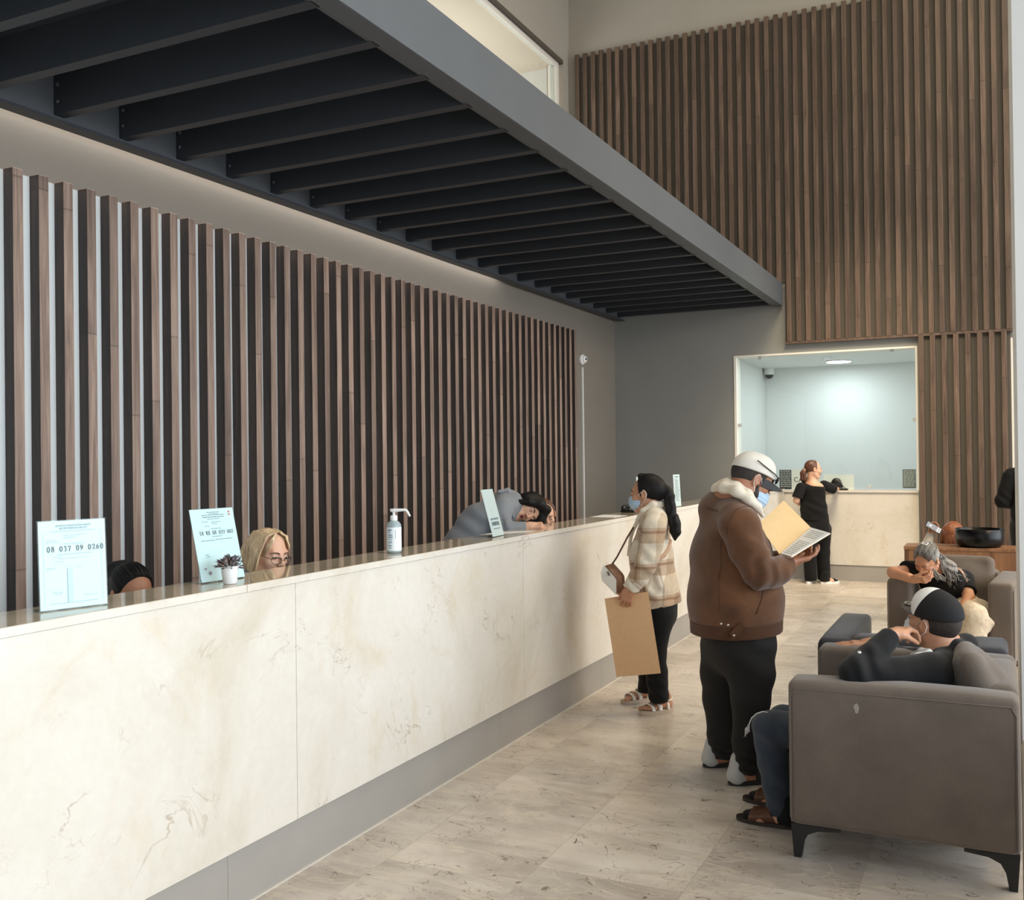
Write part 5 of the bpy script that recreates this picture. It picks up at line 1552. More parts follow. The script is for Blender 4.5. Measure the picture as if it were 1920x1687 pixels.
bm = bmesh.new(); ff = [Vector(p) + Vector((-0.004, -0.006, 0)) for p in fa]; slab(bm, ff, 0.006); wbm('front_flap', bm, plain('off_white_leather', (232, 228, 218), 0.45), bag, False)
bm = bmesh.new(); c_ = Vector((-2.160, 5.789, 0.921)); tube(bm, [c_ + Vector((-0.006, -.001, .012)), c_ + Vector((.006, -.001, -.012))], .006, 8); wbm('clasp', bm, plain('bronze_clasp', (110, 98, 88), 0.35, metal=0.6), bag)
bm = bmesh.new(); tube(bm, [(-2.164, 5.870, 0.972), (-2.137, 5.883, 1.015), (-2.109, 5.918, 1.083), (-2.098, 5.967, 1.130), (-2.077, 6.033, 1.193)], .0065, 8, ((0.2, 1, 0), 0.35)); wbm('strap', bm, plain('dark_tan_strap', (92, 66, 54), 0.5), bag)
bm = bmesh.new(); tube(bm, P.snap(sh, [(-1.929, 5.962, 0.961), (-1.914, 5.969, 0.978), (-1.896, 5.978, 0.994), (-1.871, 6.034, 1.023), (-1.852, 6.076, 1.057), (-1.851, 6.143, 1.109)], .002), .015, 8, ((0.5, -0.9, 0), 0.25)); wbm('strap', bm, plain('tan_strap', (196, 160, 132), 0.6), bag)

# ---------------------------------------------------------------- the seated man in the black cap
P = Person('man in a black cap with white front seated in the nearest taupe armchair', (-0.20, 4.60, 0))
SF, SU = turned((-0.85, 0.52), math.radians(-14), math.radians(-5))
L = Frame((-0.242, 4.636, 0.920), SF, SU, 1.03)
SR = (0.12, 0.99, 0)
S = Solid(); head(S, L, (-0.189, 4.675, 0.781), 0.062)
S.flat((-0.185, 4.666, 0.747), (-0.175, 4.638, 0.616), .16, .10, .16, .11, SR, 0.05); S.flat((-0.175, 4.638, 0.616), (-0.166, 4.621, 0.450), .16, .11, .17, .12, SR, 0.05)
S.chain([(-0.224, 4.458, 0.748), (-0.526, 4.266, 0.743), (-0.427, 4.380, 0.857), (-0.393, 4.430, 0.884)], [.050, .034, .026, .026], 0.006, k0=0.04)
hand(S, (-0.391, 4.431, 0.887), np.array((-0.323, 4.597, 0.914)) - np.array((-0.391, 4.431, 0.887)), (0.35, 0.75, -0.35), (0.1, 0.35, 1), (30, 38, 28), 1.04, thumb=(0.8, 0.25, 0.6), tcurl=12)
S.chain([(-0.160, 4.878, 0.703), (-0.407, 5.015, 0.663), (-0.528, 5.044, 0.719), (-0.546, 5.035, 0.729)], [.055, .046, .034, .030], 0.02, k0=0.05)
hand(S, (-0.541, 5.037, 0.732), (-0.95, -0.22, 0.0), (0, 0, -1), (-0.2, 0.95, 0), (6, 8, 6), 1.02, thumb=(0.85, 0.5, 0))
S.chain([(-0.203, 4.503, 0.443), (-0.923, 4.476, 0.434), (-0.889, 4.495, 0.086)], [.08, .058, .042], 0.03); S.chain([(-0.202, 4.727, 0.419), (-0.882, 4.707, 0.406), (-0.951, 4.799, 0.046)], [.07, .05, .038], 0.03)
SH1, SH2, SFd = (-0.80, 4.47), (-0.83, 4.73), (-0.995, 0.06)
foot(S, SH1, SFd, .255); foot(S, SH2, SFd, .255)
P.add('body', S, 0.0045, SK_MED)
face(P, L, HAIR_SHORT, False, False)
S = Solid(); S.ell(L(0, -.018, .018), L.r(.0765, .098, .090), L.ax, 0); S.cut(L(0, .012, 0), L.F * 0.95 - L.U * 0.25, 0.006); S.cut(L(0, -.02, -.060), -L.U - L.F * 0.15, 0.008)
for x in (-1, 1): S.ell(L(x * .082, -.008, -.006), L.r(.02, .024, .036), L.ax, 0.004, 'sub')
P.add('hair', S, 0.004, HAIR_SHORT)
mask(P, L, MASKW, True, 0.012)
def panel_cap():
    T = NT('black_cap_white_front')
    mp = T.coords()
    d = T.n('ShaderNodeVectorMath', _operation='DOT_PRODUCT'); T.l(mp, d)
    d.inputs[1].default_value = tuple(L.F + 0.34 * L.U)
    off = float(((L(0, 0.028, .085) - P.o) @ (L.F + 0.34 * L.U)))
    g = T.math('GREATER_THAN', (d, 1), off)
    T.col(T.mix(g, lin(19, 19, 21), lin(238, 238, 236)))
    T.set(Roughness=0.85)
    T.bump(T.noise(mp, 600, 2, 0.5), 0.2, 0.002)
    return T.m
cp = cap(P, L, panel_cap(), plain('grey_brim', (104, 98, 95), 0.75), brim_len=0.074, brim_w=0.072, z=.030, tilt=-0.14, droop=.012)
bd = bmesh.new()
bc = L(0, .124, .0310)
def ring(bm, r0, r1, z, n=32):
    a = [bm.verts.new(Vector(bc + L.R * r0 * math.cos(t) + L.F * r0 * math.sin(t) + L.U * z)) for t in [2 * PI * i / n for i in range(n)]]
    b = [bm.verts.new(Vector(bc + L.R * r1 * math.cos(t) + L.F * r1 * math.sin(t) + L.U * z)) for t in [2 * PI * i / n for i in range(n)]]
    for i in range(n): bm.faces.new((a[i], a[(i + 1) % n], b[(i + 1) % n], b[i]))
ring(bd, .0001, .0215, .0030); P.bm('badge', bd, plain('badge_black', (22, 22, 24), 0.4), cp, False)
bd = bmesh.new(); ring(bd, .0185, .0225, .0040)
for a in (0.3, 2.0, 3.6, 4.9):
    dx, dy = math.cos(a), math.sin(a)
    q = bc + L.U * .0040
    p0 = q + (L.R * dx + L.F * dy) * .003; p1 = q + (L.R * dx + L.F * dy) * .0165; sx = (L.R * -dy + L.F * dx) * .0036
    bd.faces.new([bd.verts.new(Vector(v)) for v in (p0 - sx * .4, p1 - sx, p1 + sx, p0 + sx * .4)])
P.bm('badge_ring', bd, plain('badge_silver', (206, 206, 204), 0.35, metal=0.4), cp, False)
S = Solid(); S.ell(L(-.062, -.078, .050), L.r(.005, .005, .005), None, 0); P.add('snap', S, 0.0015, plain('grey_snap', (150, 150, 150), 0.4, metal=0.5), cp)
# jacket
S = Solid()
S.flat((-0.180, 4.680, 0.708), (-0.171, 4.651, 0.613), .190, .105, .205, .140, SR, 0); S.flat((-0.171, 4.651, 0.613), (-0.163, 4.634, 0.436), .205, .140, .205, .150, SR, 0.04)
S.cone((-0.160, 4.867, 0.696), (-0.198, 4.481, 0.741), .074, .078, 0.05)
S.chain([(-0.217, 4.539, 0.786), (-0.161, 4.599, 0.820), (-0.120, 4.697, 0.817), (-0.122, 4.796, 0.790), (-0.169, 4.840, 0.767)], [.022, .032, .044, .042, .028], 0.03, k0=0.03)
S.disp(folds((-0.254, 4.387, 0.746), .13, (0.6, 0, 0.8), (1, 0, 0), 48, .005))
jk = P.add('jacket', S, 0.005, cloth('black_jacket_cloth', (19, 20, 23), fold=0.02))
S = Solid(); S.chain([(-0.202, 4.479, 0.741), (-0.246, 4.425, 0.739), (-0.374, 4.351, 0.735), (-0.517, 4.259, 0.752)], [.080, .084, .074, .066], 0.015, k0=0)
S.chain([(-0.521, 4.257, 0.754), (-0.470, 4.326, 0.806), (-0.406, 4.412, 0.873)], [.064, .056, .045], 0.012, k0=0.02)
S.disp(folds((-0.479, 4.222, 0.786), .11, (0.7, 0.1, 0.6), (1, 0, -0.6), 75, .006))
S.cutl((-0.403, 4.420, 0.876), np.array((-0.346, 4.553, 0.910)) - np.array((-0.403, 4.420, 0.876)), .07, 0.003)
slv = P.add('sleeve', S, 0.0045, jk.data.materials[0], jk)
S = Solid(); S.chain([(-0.161, 4.889, 0.696), (-0.397, 5.019, 0.662), (-0.513, 5.046, 0.712)], [.080, .066, .044], 0.015, k0=0); S.cutl((-0.513, 5.046, 0.712), (-1, 0.3, 0.05), .08)
P.add('sleeve', S, 0.005, jk.data.materials[0], jk)
S = Solid()
S.chain([(-0.256, 4.464, 0.810), (-0.293, 4.435, 0.800), (-0.334, 4.426, 0.780), (-0.358, 4.437, 0.763)], [.016, .018, .014, .006], 0.012); S.chain([(-0.255, 4.487, 0.815), (-0.286, 4.516, 0.808), (-0.323, 4.565, 0.782)], [.014, .016, .012], 0.012)
co = P.add('shirt_collar', S, 0.004, cloth('white_cotton', (214, 218, 222), 0.05))
bm = bmesh.new(); tube(bm, [(-0.327, 4.396, 0.804), (-0.336, 4.397, 0.779)], .0028, 6); tube(bm, [(-0.332, 4.393, 0.802), (-0.341, 4.395, 0.777)], .0018, 6); P.bm('collar_stripe', bm, C_BLACK, co)
P.buttons('sleeve_button', slv, [(-0.506, 4.264, 0.835)], .0085, plain('pearl_button', (225, 225, 222), 0.3))
# jeans
DEN = cloth('dark_denim', (50, 58, 70), 0.22, 500, fold=0.03)
S = Solid()
S.flat((-0.176, 4.616, 0.484), (-0.171, 4.619, 0.428), .175, .13, .17, .12, SR, 0)
S.chain([(-0.214, 4.509, 0.440), (-0.563, 4.496, 0.431), (-0.910, 4.471, 0.432)], [.095, .088, .076], 0.03, k0=0.05)
S.chain([(-0.921, 4.477, 0.425), (-0.904, 4.487, 0.272), (-0.879, 4.489, 0.080)], [.073, .066, .058], 0.02, k0=0.02)
S.chain([(-0.202, 4.727, 0.412), (-0.895, 4.701, 0.411)], [.09, .070], 0.03, k0=0.04); S.chain([(-0.902, 4.709, 0.403), (-0.953, 4.798, 0.051)], [.068, .054], 0.02, k0=0.02)
S.disp(folds((-0.896, 4.422, 0.427), .12, (0.4, 0, 0.9), (1, 0, 0), 55, .006)); S.disp(folds((-0.872, 4.436, 0.150), .12, (0.2, 0, 1), (1, 0, 0), 60, .005))
S.cut((0, 0, 0.070), (0.5, 0, -1))
jn = P.add('jeans', S, 0.005, DEN)
bm = bmesh.new(); rn = random.Random(2)
edge = [(-0.915, 4.440, 0.507), (-0.936, 4.430, 0.511), (-0.963, 4.423, 0.500), (-0.984, 4.424, 0.478), (-0.997, 4.429, 0.447), (-0.997, 4.435, 0.413)]
tube(bm, edge, [.001, .002, .002, .0024, .0024, .0018], 6)
for k in range(9):
    b = Vector(edge[5]) + Vector((0, 0, rn.uniform(-.005, .03))); tube(bm, [b, b + Vector((rn.uniform(-.022, -.004), rn.uniform(-.01, .01), rn.uniform(-.012, .004))), b + Vector((rn.uniform(-.03, -.008), 0, rn.uniform(-.035, -.012)))], [.0016, .0014, .0006], 4)
P.bm('frayed_tear', bm, plain('white_thread', (228, 230, 232), 0.9), jn)
BRL = plain('brown_leather', (86, 54, 36), 0.32, var=0.2, vs=16)
for hl in (SH1, SH2):
    bm = bmesh.new(); sole(bm, (hl[0] + .012, hl[1]), SFd, .285, 0.001, 0.018, 0.050); sn = P.bm('sandal', bm, plain('dark_sole', (40, 30, 26), 0.5), None, False)
    h = np.array((hl[0], hl[1], 0)); F3 = nrm((SFd[0], SFd[1], 0)); sd = np.array((-F3[1], F3[0], 0))
    S = Solid(); S.flat(h + F3 * .06 + np.array((0, 0, .050)), h + F3 * .20 + np.array((0, 0, .032)), .046, .044, .053, .032, sd, 0); S.cut((0, 0, 0.010), (0, 0, -1)); S.cut(h + F3 * .215, F3 + np.array((0, 0, .3)), 0.006); S.cut(h + F3 * .075, -F3 + np.array((0, 0, .5)), 0.006)
    S.cone(h + F3 * .06 - sd * .03 + np.array((0, 0, .045)), h + F3 * -.005 + np.array((0, 0, .05)), .008, .008, 0); S.cone(h + F3 * .06 + sd * .03 + np.array((0, 0, .045)), h + F3 * -.005 + np.array((0, 0, .05)), .008, .008, 0)
    P.add('leather_upper', S, 0.004, BRL, sn)
    S = Solid(); foot(S, hl, SFd, .262, .11, .040); P.add('sock', S, 0.006, C_BLACK)
# ---------------------------------------------------------------- the grey-haired woman in the far armchair
rs = random.Random(21)
P = Person('grey-haired woman in black leaning her mouth on her hand in the far armchair', (-0.27, 8.15, 0))
GF, GU = turned((-0.50, -0.87), math.radians(40), math.radians(-8))
L = Frame((-0.448, 7.795, 0.865), GF, GU, 1.0)
GR = (-0.98, 0.1, 0)
S = Solid(); head(S, L, (-0.367, 8.014, 0.759), 0.05)
S.flat((-0.354, 8.042, 0.725), (-0.299, 8.271, 0.498), .15, .09, .16, .11, GR, 0.05)
S.chain([(-0.517, 7.962, 0.775), (-0.674, 7.708, 0.777), (-0.559, 7.609, 0.754), (-0.523, 7.593, 0.742)], [.048, .040, .032, .026], 0.015, k0=0.04)
hand(S, (-0.526, 7.591, 0.746), np.array((-0.436, 7.557, 0.746)) - np.array((-0.526, 7.591, 0.746)), (0.2, 0.6, 0.75), (-0.5, -0.55, 0.65), (38, 40, 25), 0.92, thumb=(0.9, 0.3, 0.5))
S.chain([(-0.212, 8.156, 0.702), (-0.181, 7.994, 0.582), (-0.210, 7.713, 0.534)], [.050, .042, .032], 0.015, k0=0.04)
hand(S, (-0.213, 7.690, 0.534), (-0.5, -0.8, -0.1), (0, 0, -1), (-0.8, 0.5, 0), (15, 25, 20), 0.92)
S.chain([(-0.356, 8.199, 0.473), (-0.398, 7.555, 0.494), (-0.405, 7.578, 0.054)], [.08, .055, .04], 0.03); S.chain([(-0.225, 8.262, 0.479), (-0.155, 7.674, 0.491), (-0.175, 7.690, 0.051)], [.08, .055, .04], 0.03)
GF1, GF2 = (-0.408, 7.621, -0.004)[:2], (-0.177, 7.734, -0.007)[:2]
foot(S, GF1, (-0.1, -1), .235); foot(S, GF2, (0.05, -1), .235)
P.add('body', S, 0.0045, SK_MED)
face(P, L, plain('grey_brow', (120, 108, 100), 0.7), True, True)
S = Solid(); S.ell(L(0, -.018, .032), L.r(.079, .102, .094), L.ax, 0); S.cut(L(0, .055, .060), L.F * 0.80 - L.U * 0.6, 0.01); S.cut(L(0, .020, .0), L.F * 0.97 - L.U * 0.1, 0.012); S.cut(L(0, -.03, -.065), -L.U, 0.01)
S.ell(L(.085, -.006, -.006), L.r(.022, .022, .034), L.ax, 0.006, 'sub')
S.chain([L(.02, -.085, .02), L(.05, -.10, -.04), (-0.305, 7.932, 0.798), (-0.255, 8.023, 0.731)], [.05, .048, .046, .022], 0.03, k0=.03)
S.disp(folds((-0.309, 7.863, 0.809), .12, (0.6, -0.2, 0.7), (0, 0, 1), 110, .006))
hr = P.add('hair', S, 0.005, HAIR_GREY)
ln = []
for i in range(60):
    a = rs.uniform(-1.25, 1.25); r0 = rs.uniform(.98, 1.05)
    p = [L(.081 * r0 * math.sin(a) * math.sin(t), -.018 + .104 * r0 * math.cos(t), .032 + .097 * r0 * math.cos(a) * math.sin(t)) for t in (0.75, 1.15, 1.6, 2.05, 2.5)]
    ln.append(p)
strands(P, 'combed_strands', ln, .0032, HAIR_GREY, hr)
ln = []
for i in range(110):
    u = rs.uniform(0, 1); s0 = np.array(L(rs.uniform(-.03, .065), -.10 + rs.uniform(-.01, .03), rs.uniform(-.03, .05)))
    e = np.array((-0.197, 8.119, 0.699)) * u + np.array((-0.284, 7.899, 0.698)) * (1 - u) + np.array([rs.gauss(0, .018) for _ in range(3)])
    m_ = np.array((-0.299, 7.979, 0.829)) * u + np.array((-0.331, 7.853, 0.786)) * (1 - u) + np.array([rs.gauss(0, .015) for _ in range(3)])
    ph = rs.uniform(0, 6.28); p = []
    for k in range(18):
        t = k / 17; q = s0 * (1 - t) ** 2 + 2 * m_ * t * (1 - t) + e * t * t
        p.append(q + np.array((math.sin(ph + 15 * t), math.cos(ph + 15 * t), math.sin(ph * 2 + 19 * t))) * .010 * min(1, t * 1.4))
    ln.append(p)
for i in range(26):
    s0 = np.array(L(.076, .010 + rs.uniform(-.02, .015), rs.uniform(-.02, .03))); e = np.array((-0.343, 7.714, 0.736)) + np.array((rs.uniform(-.03, .02), 0, rs.uniform(-.016, .016))); ph = rs.uniform(0, 6.28)
    ln.append([s0 * (1 - t) + e * t + np.array((math.sin(ph + 9 * t), math.cos(ph + 8 * t), 0)) * .008 + np.array((.012, -.012, .0)) * math.sin(PI * t) for t in [k / 8 for k in range(9)]])
strands(P, 'wavy_lengths', ln, .0044, HAIR_GREY, hr)
bm = bmesh.new(); tube(bm, [L(-.020, -.030, .132), L(.018, -.034, .132), L(.021, -.060, .122), L(-.017, -.058, .122), L(-.020, -.030, .132)], .0045, 6); P.bm('hair_clip', bm, WPLAST, hr)
S = Solid(); S.flat((-0.368, 8.024, 0.711), (-0.299, 8.260, 0.492), .165, .105, .185, .13, GR, 0)
S.cone((-0.510, 7.966, 0.767), (-0.219, 8.152, 0.698), .066, .070, 0.05)
S.disp(folds((-0.274, 7.993, 0.577), .16, (0.7, 0.2, 0.7), (0, 0, 1), 50, .006))
tp = P.add('blouse', S, 0.006, C_BLACK)
S = Solid(); S.chain([(-0.510, 7.955, 0.776), (-0.589, 7.827, 0.794)], [.066, .060], 0.01); S.cutl((-0.595, 7.813, 0.792), np.array((-0.674, 7.708, 0.777)) - np.array((-0.517, 7.962, 0.775)), .09); P.add('sleeve', S, 0.005, C_BLACK, tp)
S = Solid(); S.chain([(-0.212, 8.156, 0.694), (-0.189, 8.045, 0.614)], [.070, .066], 0.01); S.cutl((-0.187, 8.046, 0.610), np.array((-0.181, 7.994, 0.582)) - np.array((-0.212, 8.156, 0.702)), .09); P.add('sleeve', S, 0.005, C_BLACK, tp)
P.seam('strap', tp, [(-0.272, 7.882, 0.754), (-0.290, 7.873, 0.708), (-0.290, 7.873, 0.662)], .004, plain('glossy_black_strap', (60, 62, 64), 0.15))
def skirt_mat():
    T = NT('cream_patterned_skirt'); mp = T.coords()
    a = T.ramp(T.noise(mp, 30, 3, 0.6), [(0.3, lin(200, 184, 160)), (0.7, lin(226, 213, 192))])
    d = T.math('ABSOLUTE', T.math('SUBTRACT', T.noise(mp, 55, 2, 0.5, 1.5), 0.5))
    T.col(T.mix(T.ramp(d, [(0.0, 0.5), (0.05, 0.0)]), a, lin(150, 122, 92))); T.set(Roughness=0.9)
    return T.m
S = Solid(); S.chain([(-0.363, 8.173, 0.468), (-0.399, 7.566, 0.485), (-0.401, 7.545, 0.237)], [.120, .095, .105], 0.04); S.chain([(-0.217, 8.244, 0.474), (-0.149, 7.688, 0.485), (-0.165, 7.660, 0.234)], [.120, .095, .105], 0.04)
S.flat((-0.106, 8.098, 0.493), (-0.086, 7.752, 0.430), .08, .06, .075, .06, GR, 0.05)
S.disp(folds((-0.104, 7.855, 0.451), .22, (0.9, 0.3, -0.4), (0, 0, 1), 58, .006)); S.disp(folds((-0.076, 7.757, 0.422), .12, (0.3, 0.3, 0.9), (1, 0, 0), 85, .004))
P.add('skirt', S, 0.006, skirt_mat())
for gf in (GF1, GF2):
    bm = bmesh.new(); sole(bm, (gf[0], gf[1] + .015), (0, -1), .25, 0.001, 0.02, 0.044); sh_ = P.bm('shoe', bm, C_BLACK, None, False)
    S = Solid(); foot(S, gf, (0, -1), .24, .07, .042); P.add('upper', S, 0.006, C_BLACK, sh_)

# ---------------------------------------------------------------- the woman in black at the cashier window
P = Person('woman in black with a brown ponytail standing at the cashier window', (-2.06, 13.06, 0))
BF, BU = turned((0.86, 0.50), math.radians(4))
L = Frame((-2.071, 13.028, 1.447), BF, BU, 0.98)
bd_r = nrm((0.95, -0.18, 0)); BFb = (0.18, 0.95, 0)
S = Solid(); head(S, L, (-2.092, 13.020, 1.270), 0.05)
S.flat((-2.086, 13.023, 1.216), (-2.066, 13.035, 0.903), .145, .08, .125, .085, bd_r, 0.05); S.flat((-2.066, 13.035, 0.903), (-2.051, 13.044, 0.699), .125, .085, .16, .12, bd_r, 0.05)
S.chain([(-2.221, 12.957, 1.224), (-2.268, 12.913, 1.056), (-2.264, 13.116, 1.006)], [.048, .038, .030], 0.015, k0=0.04)
S.chain([(-1.948, 13.112, 1.247), (-1.854, 13.225, 1.196), (-1.834, 13.413, 1.183)], [.048, .040, .030], 0.015, k0=0.04)
hand(S, (-2.263, 13.128, 1.012), (0.1, 0.9, 0.3), (0.9, 0, -0.2), (0, 0, 1), (30, 40, 30), 0.9); hand(S, (-1.835, 13.423, 1.186), (-0.6, 0.6, 0), (0, 0, -1), (-0.6, -0.6, 0), (15, 20, 15), 0.9)
S.chain([(-2.108, 12.994, 0.701), (-2.113, 12.994, 0.396), (-2.123, 12.992, 0.111)], [.085, .055, .04], 0.03); S.chain([(-1.978, 13.124, 0.695), (-1.976, 13.128, 0.388), (-1.967, 13.134, 0.108)], [.085, .055, .04], 0.03)
fl1, fl2 = (-2.14, 12.94), (-1.98, 12.98)
foot(S, fl1, (0.1, 1), .23); foot(S, fl2, (0.75, 0.66), .23)
P.add('body', S, 0.006, SK_PALE)
face(P, L, HAIR_BROWN, False, True)
S = Solid(); S.ell(L(0, -.018, .034), L.r(.080, .103, .094), L.ax, 0); S.cut(L(0, .055, .055), L.F * 0.82 - L.U * 0.55, 0.01); S.cut(L(0, .022, .0), L.F * 0.97, 0.012); S.cut(L(0, -.03, -.075), -L.U, 0.01)
for x in (-1, 1): S.ell(L(x * .085, -.006, -.004), L.r(.022, .022, .034), L.ax, 0.006, 'sub')
S.chain([L(-.02, -.108, -.01), L(-.03, -.122, -.06), L(-.035, -.11, -.13), L(-.04, -.09, -.20)], [.026, .034, .036, .012], 0.03, k0=0.02)
hr = P.add('hair', S, 0.006, HAIR_BROWN)
strands(P, 'loose_strands', [[np.array(L(rs.uniform(-.06, .01), -.105, -.01)), np.array(L(rs.uniform(-.055, .02), -.125, -.08)), np.array(L(rs.uniform(-.06, .02), -.105, -.16)), np.array(L(rs.uniform(-.06, .02), -.085, -.225))] for _ in range(30)], .006, HAIR_BROWN, hr)
S = Solid(); S.cone(L(-.032, -.108, -.012), L(-.008, -.112, -.012), .026, .026, 0); P.add('hair_tie', S, 0.005, plain('tan_hair_tie', (176, 150, 124), 0.7), hr)
S = Solid(); S.flat((-2.087, 13.023, 1.175), (-2.072, 13.032, 0.937), .165, .10, .160, .12, bd_r, 0); S.flat((-2.072, 13.032, 0.937), (-2.070, 13.035, 0.631), .160, .12, .185, .145, bd_r, 0.04)
S.cone((-2.207, 12.953, 1.218), (-1.955, 13.109, 1.234), .052, .052, 0.05)
S.cut((-2.068, 13.035, 0.801), (0, 0, -1)); S.ell((-2.075, 13.005, 1.332), (.115, .10, .085), None, 0.02, 'sub')
S.disp(folds((-2.046, 12.911, 0.977), .2, (0.6, 0, 0.8), (0, 0, 1), 45, .005))
tp = P.add('blouse', S, 0.007, C_BLACK)
S = Solid(); S.chain([(-2.213, 12.950, 1.218), (-2.260, 12.906, 1.084)], [.066, .066], 0.01); S.cutl((-2.260, 12.906, 1.090), np.array((-2.268, 12.913, 1.056)) - np.array((-2.221, 12.957, 1.224)), .1); P.add('sleeve', S, 0.007, C_BLACK, tp)
S = Solid(); S.chain([(-1.953, 13.098, 1.241), (-1.848, 13.228, 1.189)], [.066, .062], 0.01); S.cutl((-1.849, 13.238, 1.189), (0.6, 0.6, -0.3), .1); P.add('sleeve', S, 0.007, C_BLACK, tp)
S = Solid(); S.flat((-2.055, 13.041, 0.849), (-2.051, 13.044, 0.685), .165, .13, .175, .135, bd_r, 0)
S.chain([(-2.109, 12.994, 0.688), (-2.125, 12.988, 0.396), (-2.117, 12.995, 0.077)], [.115, .082, .078], 0.03, k0=0.04); S.chain([(-1.984, 13.121, 0.681), (-1.982, 13.125, 0.388), (-1.974, 13.131, 0.074)], [.115, .084, .080], 0.03, k0=0.04)
S.cut((0, 0, 0.035), (0, 0, -1)); P.add('trousers', S, 0.007, C_BLACK)
for fl, fd in ((fl1, (0.1, 1)), (fl2, (0.75, 0.66))):
    bm = bmesh.new(); sole(bm, (fl[0] - fd[0] * .015, fl[1] - fd[1] * .015), fd, .265, 0.001, 0.03, 0.05); sh_ = P.bm('shoe', bm, WPLAST, None, False, 'white rubber sole')
    S = Solid(); foot(S, fl, fd, .25, .12, .050); S.cut((0, 0, .03), (0, 0, -1)); P.add('upper', S, 0.006, C_BLACK, sh_)

# ---------------------------------------------------------------- receptionists behind the counter
SEAT = []
P = Person('blonde receptionist in glasses whose face shows above the counter behind the plant', (-3.15, 3.72, 0))
L = Frame((-3.116, 3.737, 1.200), *turned((0.95, -0.18), math.radians(12), math.radians(-4)), 1.0)
S = Solid(); head(S, L, (-3.144, 3.746, 1.081), 0.05)
BY = (0, -1, 0)
S.flat((-3.19, 3.72, 1.04), (-3.20, 3.72, .62), .16, .09, .16, .11, BY, 0.05)
S.chain([(-3.19, 3.54, 1.02), (-3.16, 3.44, .78), (-2.97, 3.56, .765)], [.05, .042, .03], 0.02, k0=0.04); S.chain([(-3.19, 3.90, 1.02), (-3.16, 4.0, .78), (-2.97, 3.88, .765)], [.05, .042, .03], 0.02, k0=0.04)
hand(S, (-2.97, 3.56, .763), (1, .3, -.02), (0, 0, -1), (0, 1, 0), (12, 15, 12), .9); hand(S, (-2.97, 3.88, .763), (1, -.3, -.02), (0, 0, -1), (0, -1, 0), (12, 15, 12), .9)
S.chain([(-3.18, 3.63, .56), (-2.92, 3.62, .52), (-2.95, 3.62, .10)], [.08, .058, .04], 0.03, k0=0.06); S.chain([(-3.18, 3.81, .56), (-2.92, 3.82, .52), (-2.95, 3.82, .10)], [.08, .058, .04], 0.03, k0=0.06)
foot(S, (-3.0, 3.62), (1, 0), .2); foot(S, (-3.0, 3.82), (1, 0), .2)
P.add('body', S, 0.004, SK_PALE)
face(P, L, HAIR_BROWN, False, True)
S = Solid(); S.ell(L(0, -.020, .032), L.r(.081, .103, .091), L.ax, 0); S.cut(L(0, .058, .070), L.F * 0.75 - L.U * 0.66, 0.012); S.cut(L(0, .030, .0), L.F * 0.97, 0.012)
S.flat(L(0, -.055, .02), L(0, -.06, -.10), .078, .058, .084, .050, L.R, 0.03); S.flat(L(-.072, -.01, .02), L(-.078, -.008, -.10), .036, .018, .034, .017, L.F, 0.02); S.flat(L(.072, -.01, .02), L(.078, -.008, -.10), .036, .018, .034, .017, L.F, 0.02)
S.cut(L(0, 0, -.135), -L.U, 0.01)
hr = P.add('hair', S, 0.005, HAIR_BLOND)
ln = []
for i in range(110):
    x = rs.uniform(-1, 1); sg_ = 1 if x > 0 else -1
    y0 = rs.uniform(-.10, .038)
    p0 = L(sg_ * .02 * abs(x), .03 + y0 * .4, .122); p1 = L(sg_ * .062, .01 + y0 * .8, .097); p2 = L(sg_ * .084, y0, .02); p3 = L(sg_ * rs.uniform(.082, .096), y0 - rs.uniform(0, .01), -.06); p4 = L(sg_ * rs.uniform(.078, .106), y0 - rs.uniform(0, .02), -.13)
    ln.append([p0, p1, p2, p3, p4])
for i in range(14):
    x = rs.uniform(0, 1); ln.append([L(.004, .03, .121), L(.030 + .01 * x, .062, .104), L(.056 + .008 * x, .070 - .02 * x, .060), L(.070, .058 - .02 * x, .010)]); ln.append([L(.0, .03, .121), L(-.030 - .01 * x, .062, .104), L(-.056 - .008 * x, .070 - .02 * x, .060), L(-.070, .058 - .02 * x, .010)])
strands(P, 'layered_strands', ln, .0052, HAIR_BLOND, hr)
S = Solid(); S.flat((-3.19, 3.72, 1.035), (-3.20, 3.72, .66), .185, .11, .18, .13, BY, 0); S.chain([(-3.19, 3.53, 1.01), (-3.16, 3.43, .79), (-3.0, 3.54, .775)], [.065, .058, .045], 0.02, k0=.04); S.chain([(-3.19, 3.91, 1.01), (-3.16, 4.01, .79), (-3.0, 3.90, .775)], [.065, .058, .045], 0.02, k0=.04)
P.add('blouse', S, 0.008, cloth('grey_blazer_cloth', (116, 122, 130)))
S = Solid(); S.chain([(-3.18, 3.62, .56), (-2.92, 3.62, .52), (-2.95, 3.62, .12)], [.10, .078, .06], 0.03); S.chain([(-3.18, 3.82, .56), (-2.92, 3.82, .52), (-2.95, 3.82, .12)], [.10, .078, .06], 0.03); P.add('trousers', S, 0.01, C_BLACK2)
gl = thing('eyeglasses', 'thin dark eyeglasses worn by the blonde receptionist', 'eyeglasses', tuple(L(0, .1, 0)))
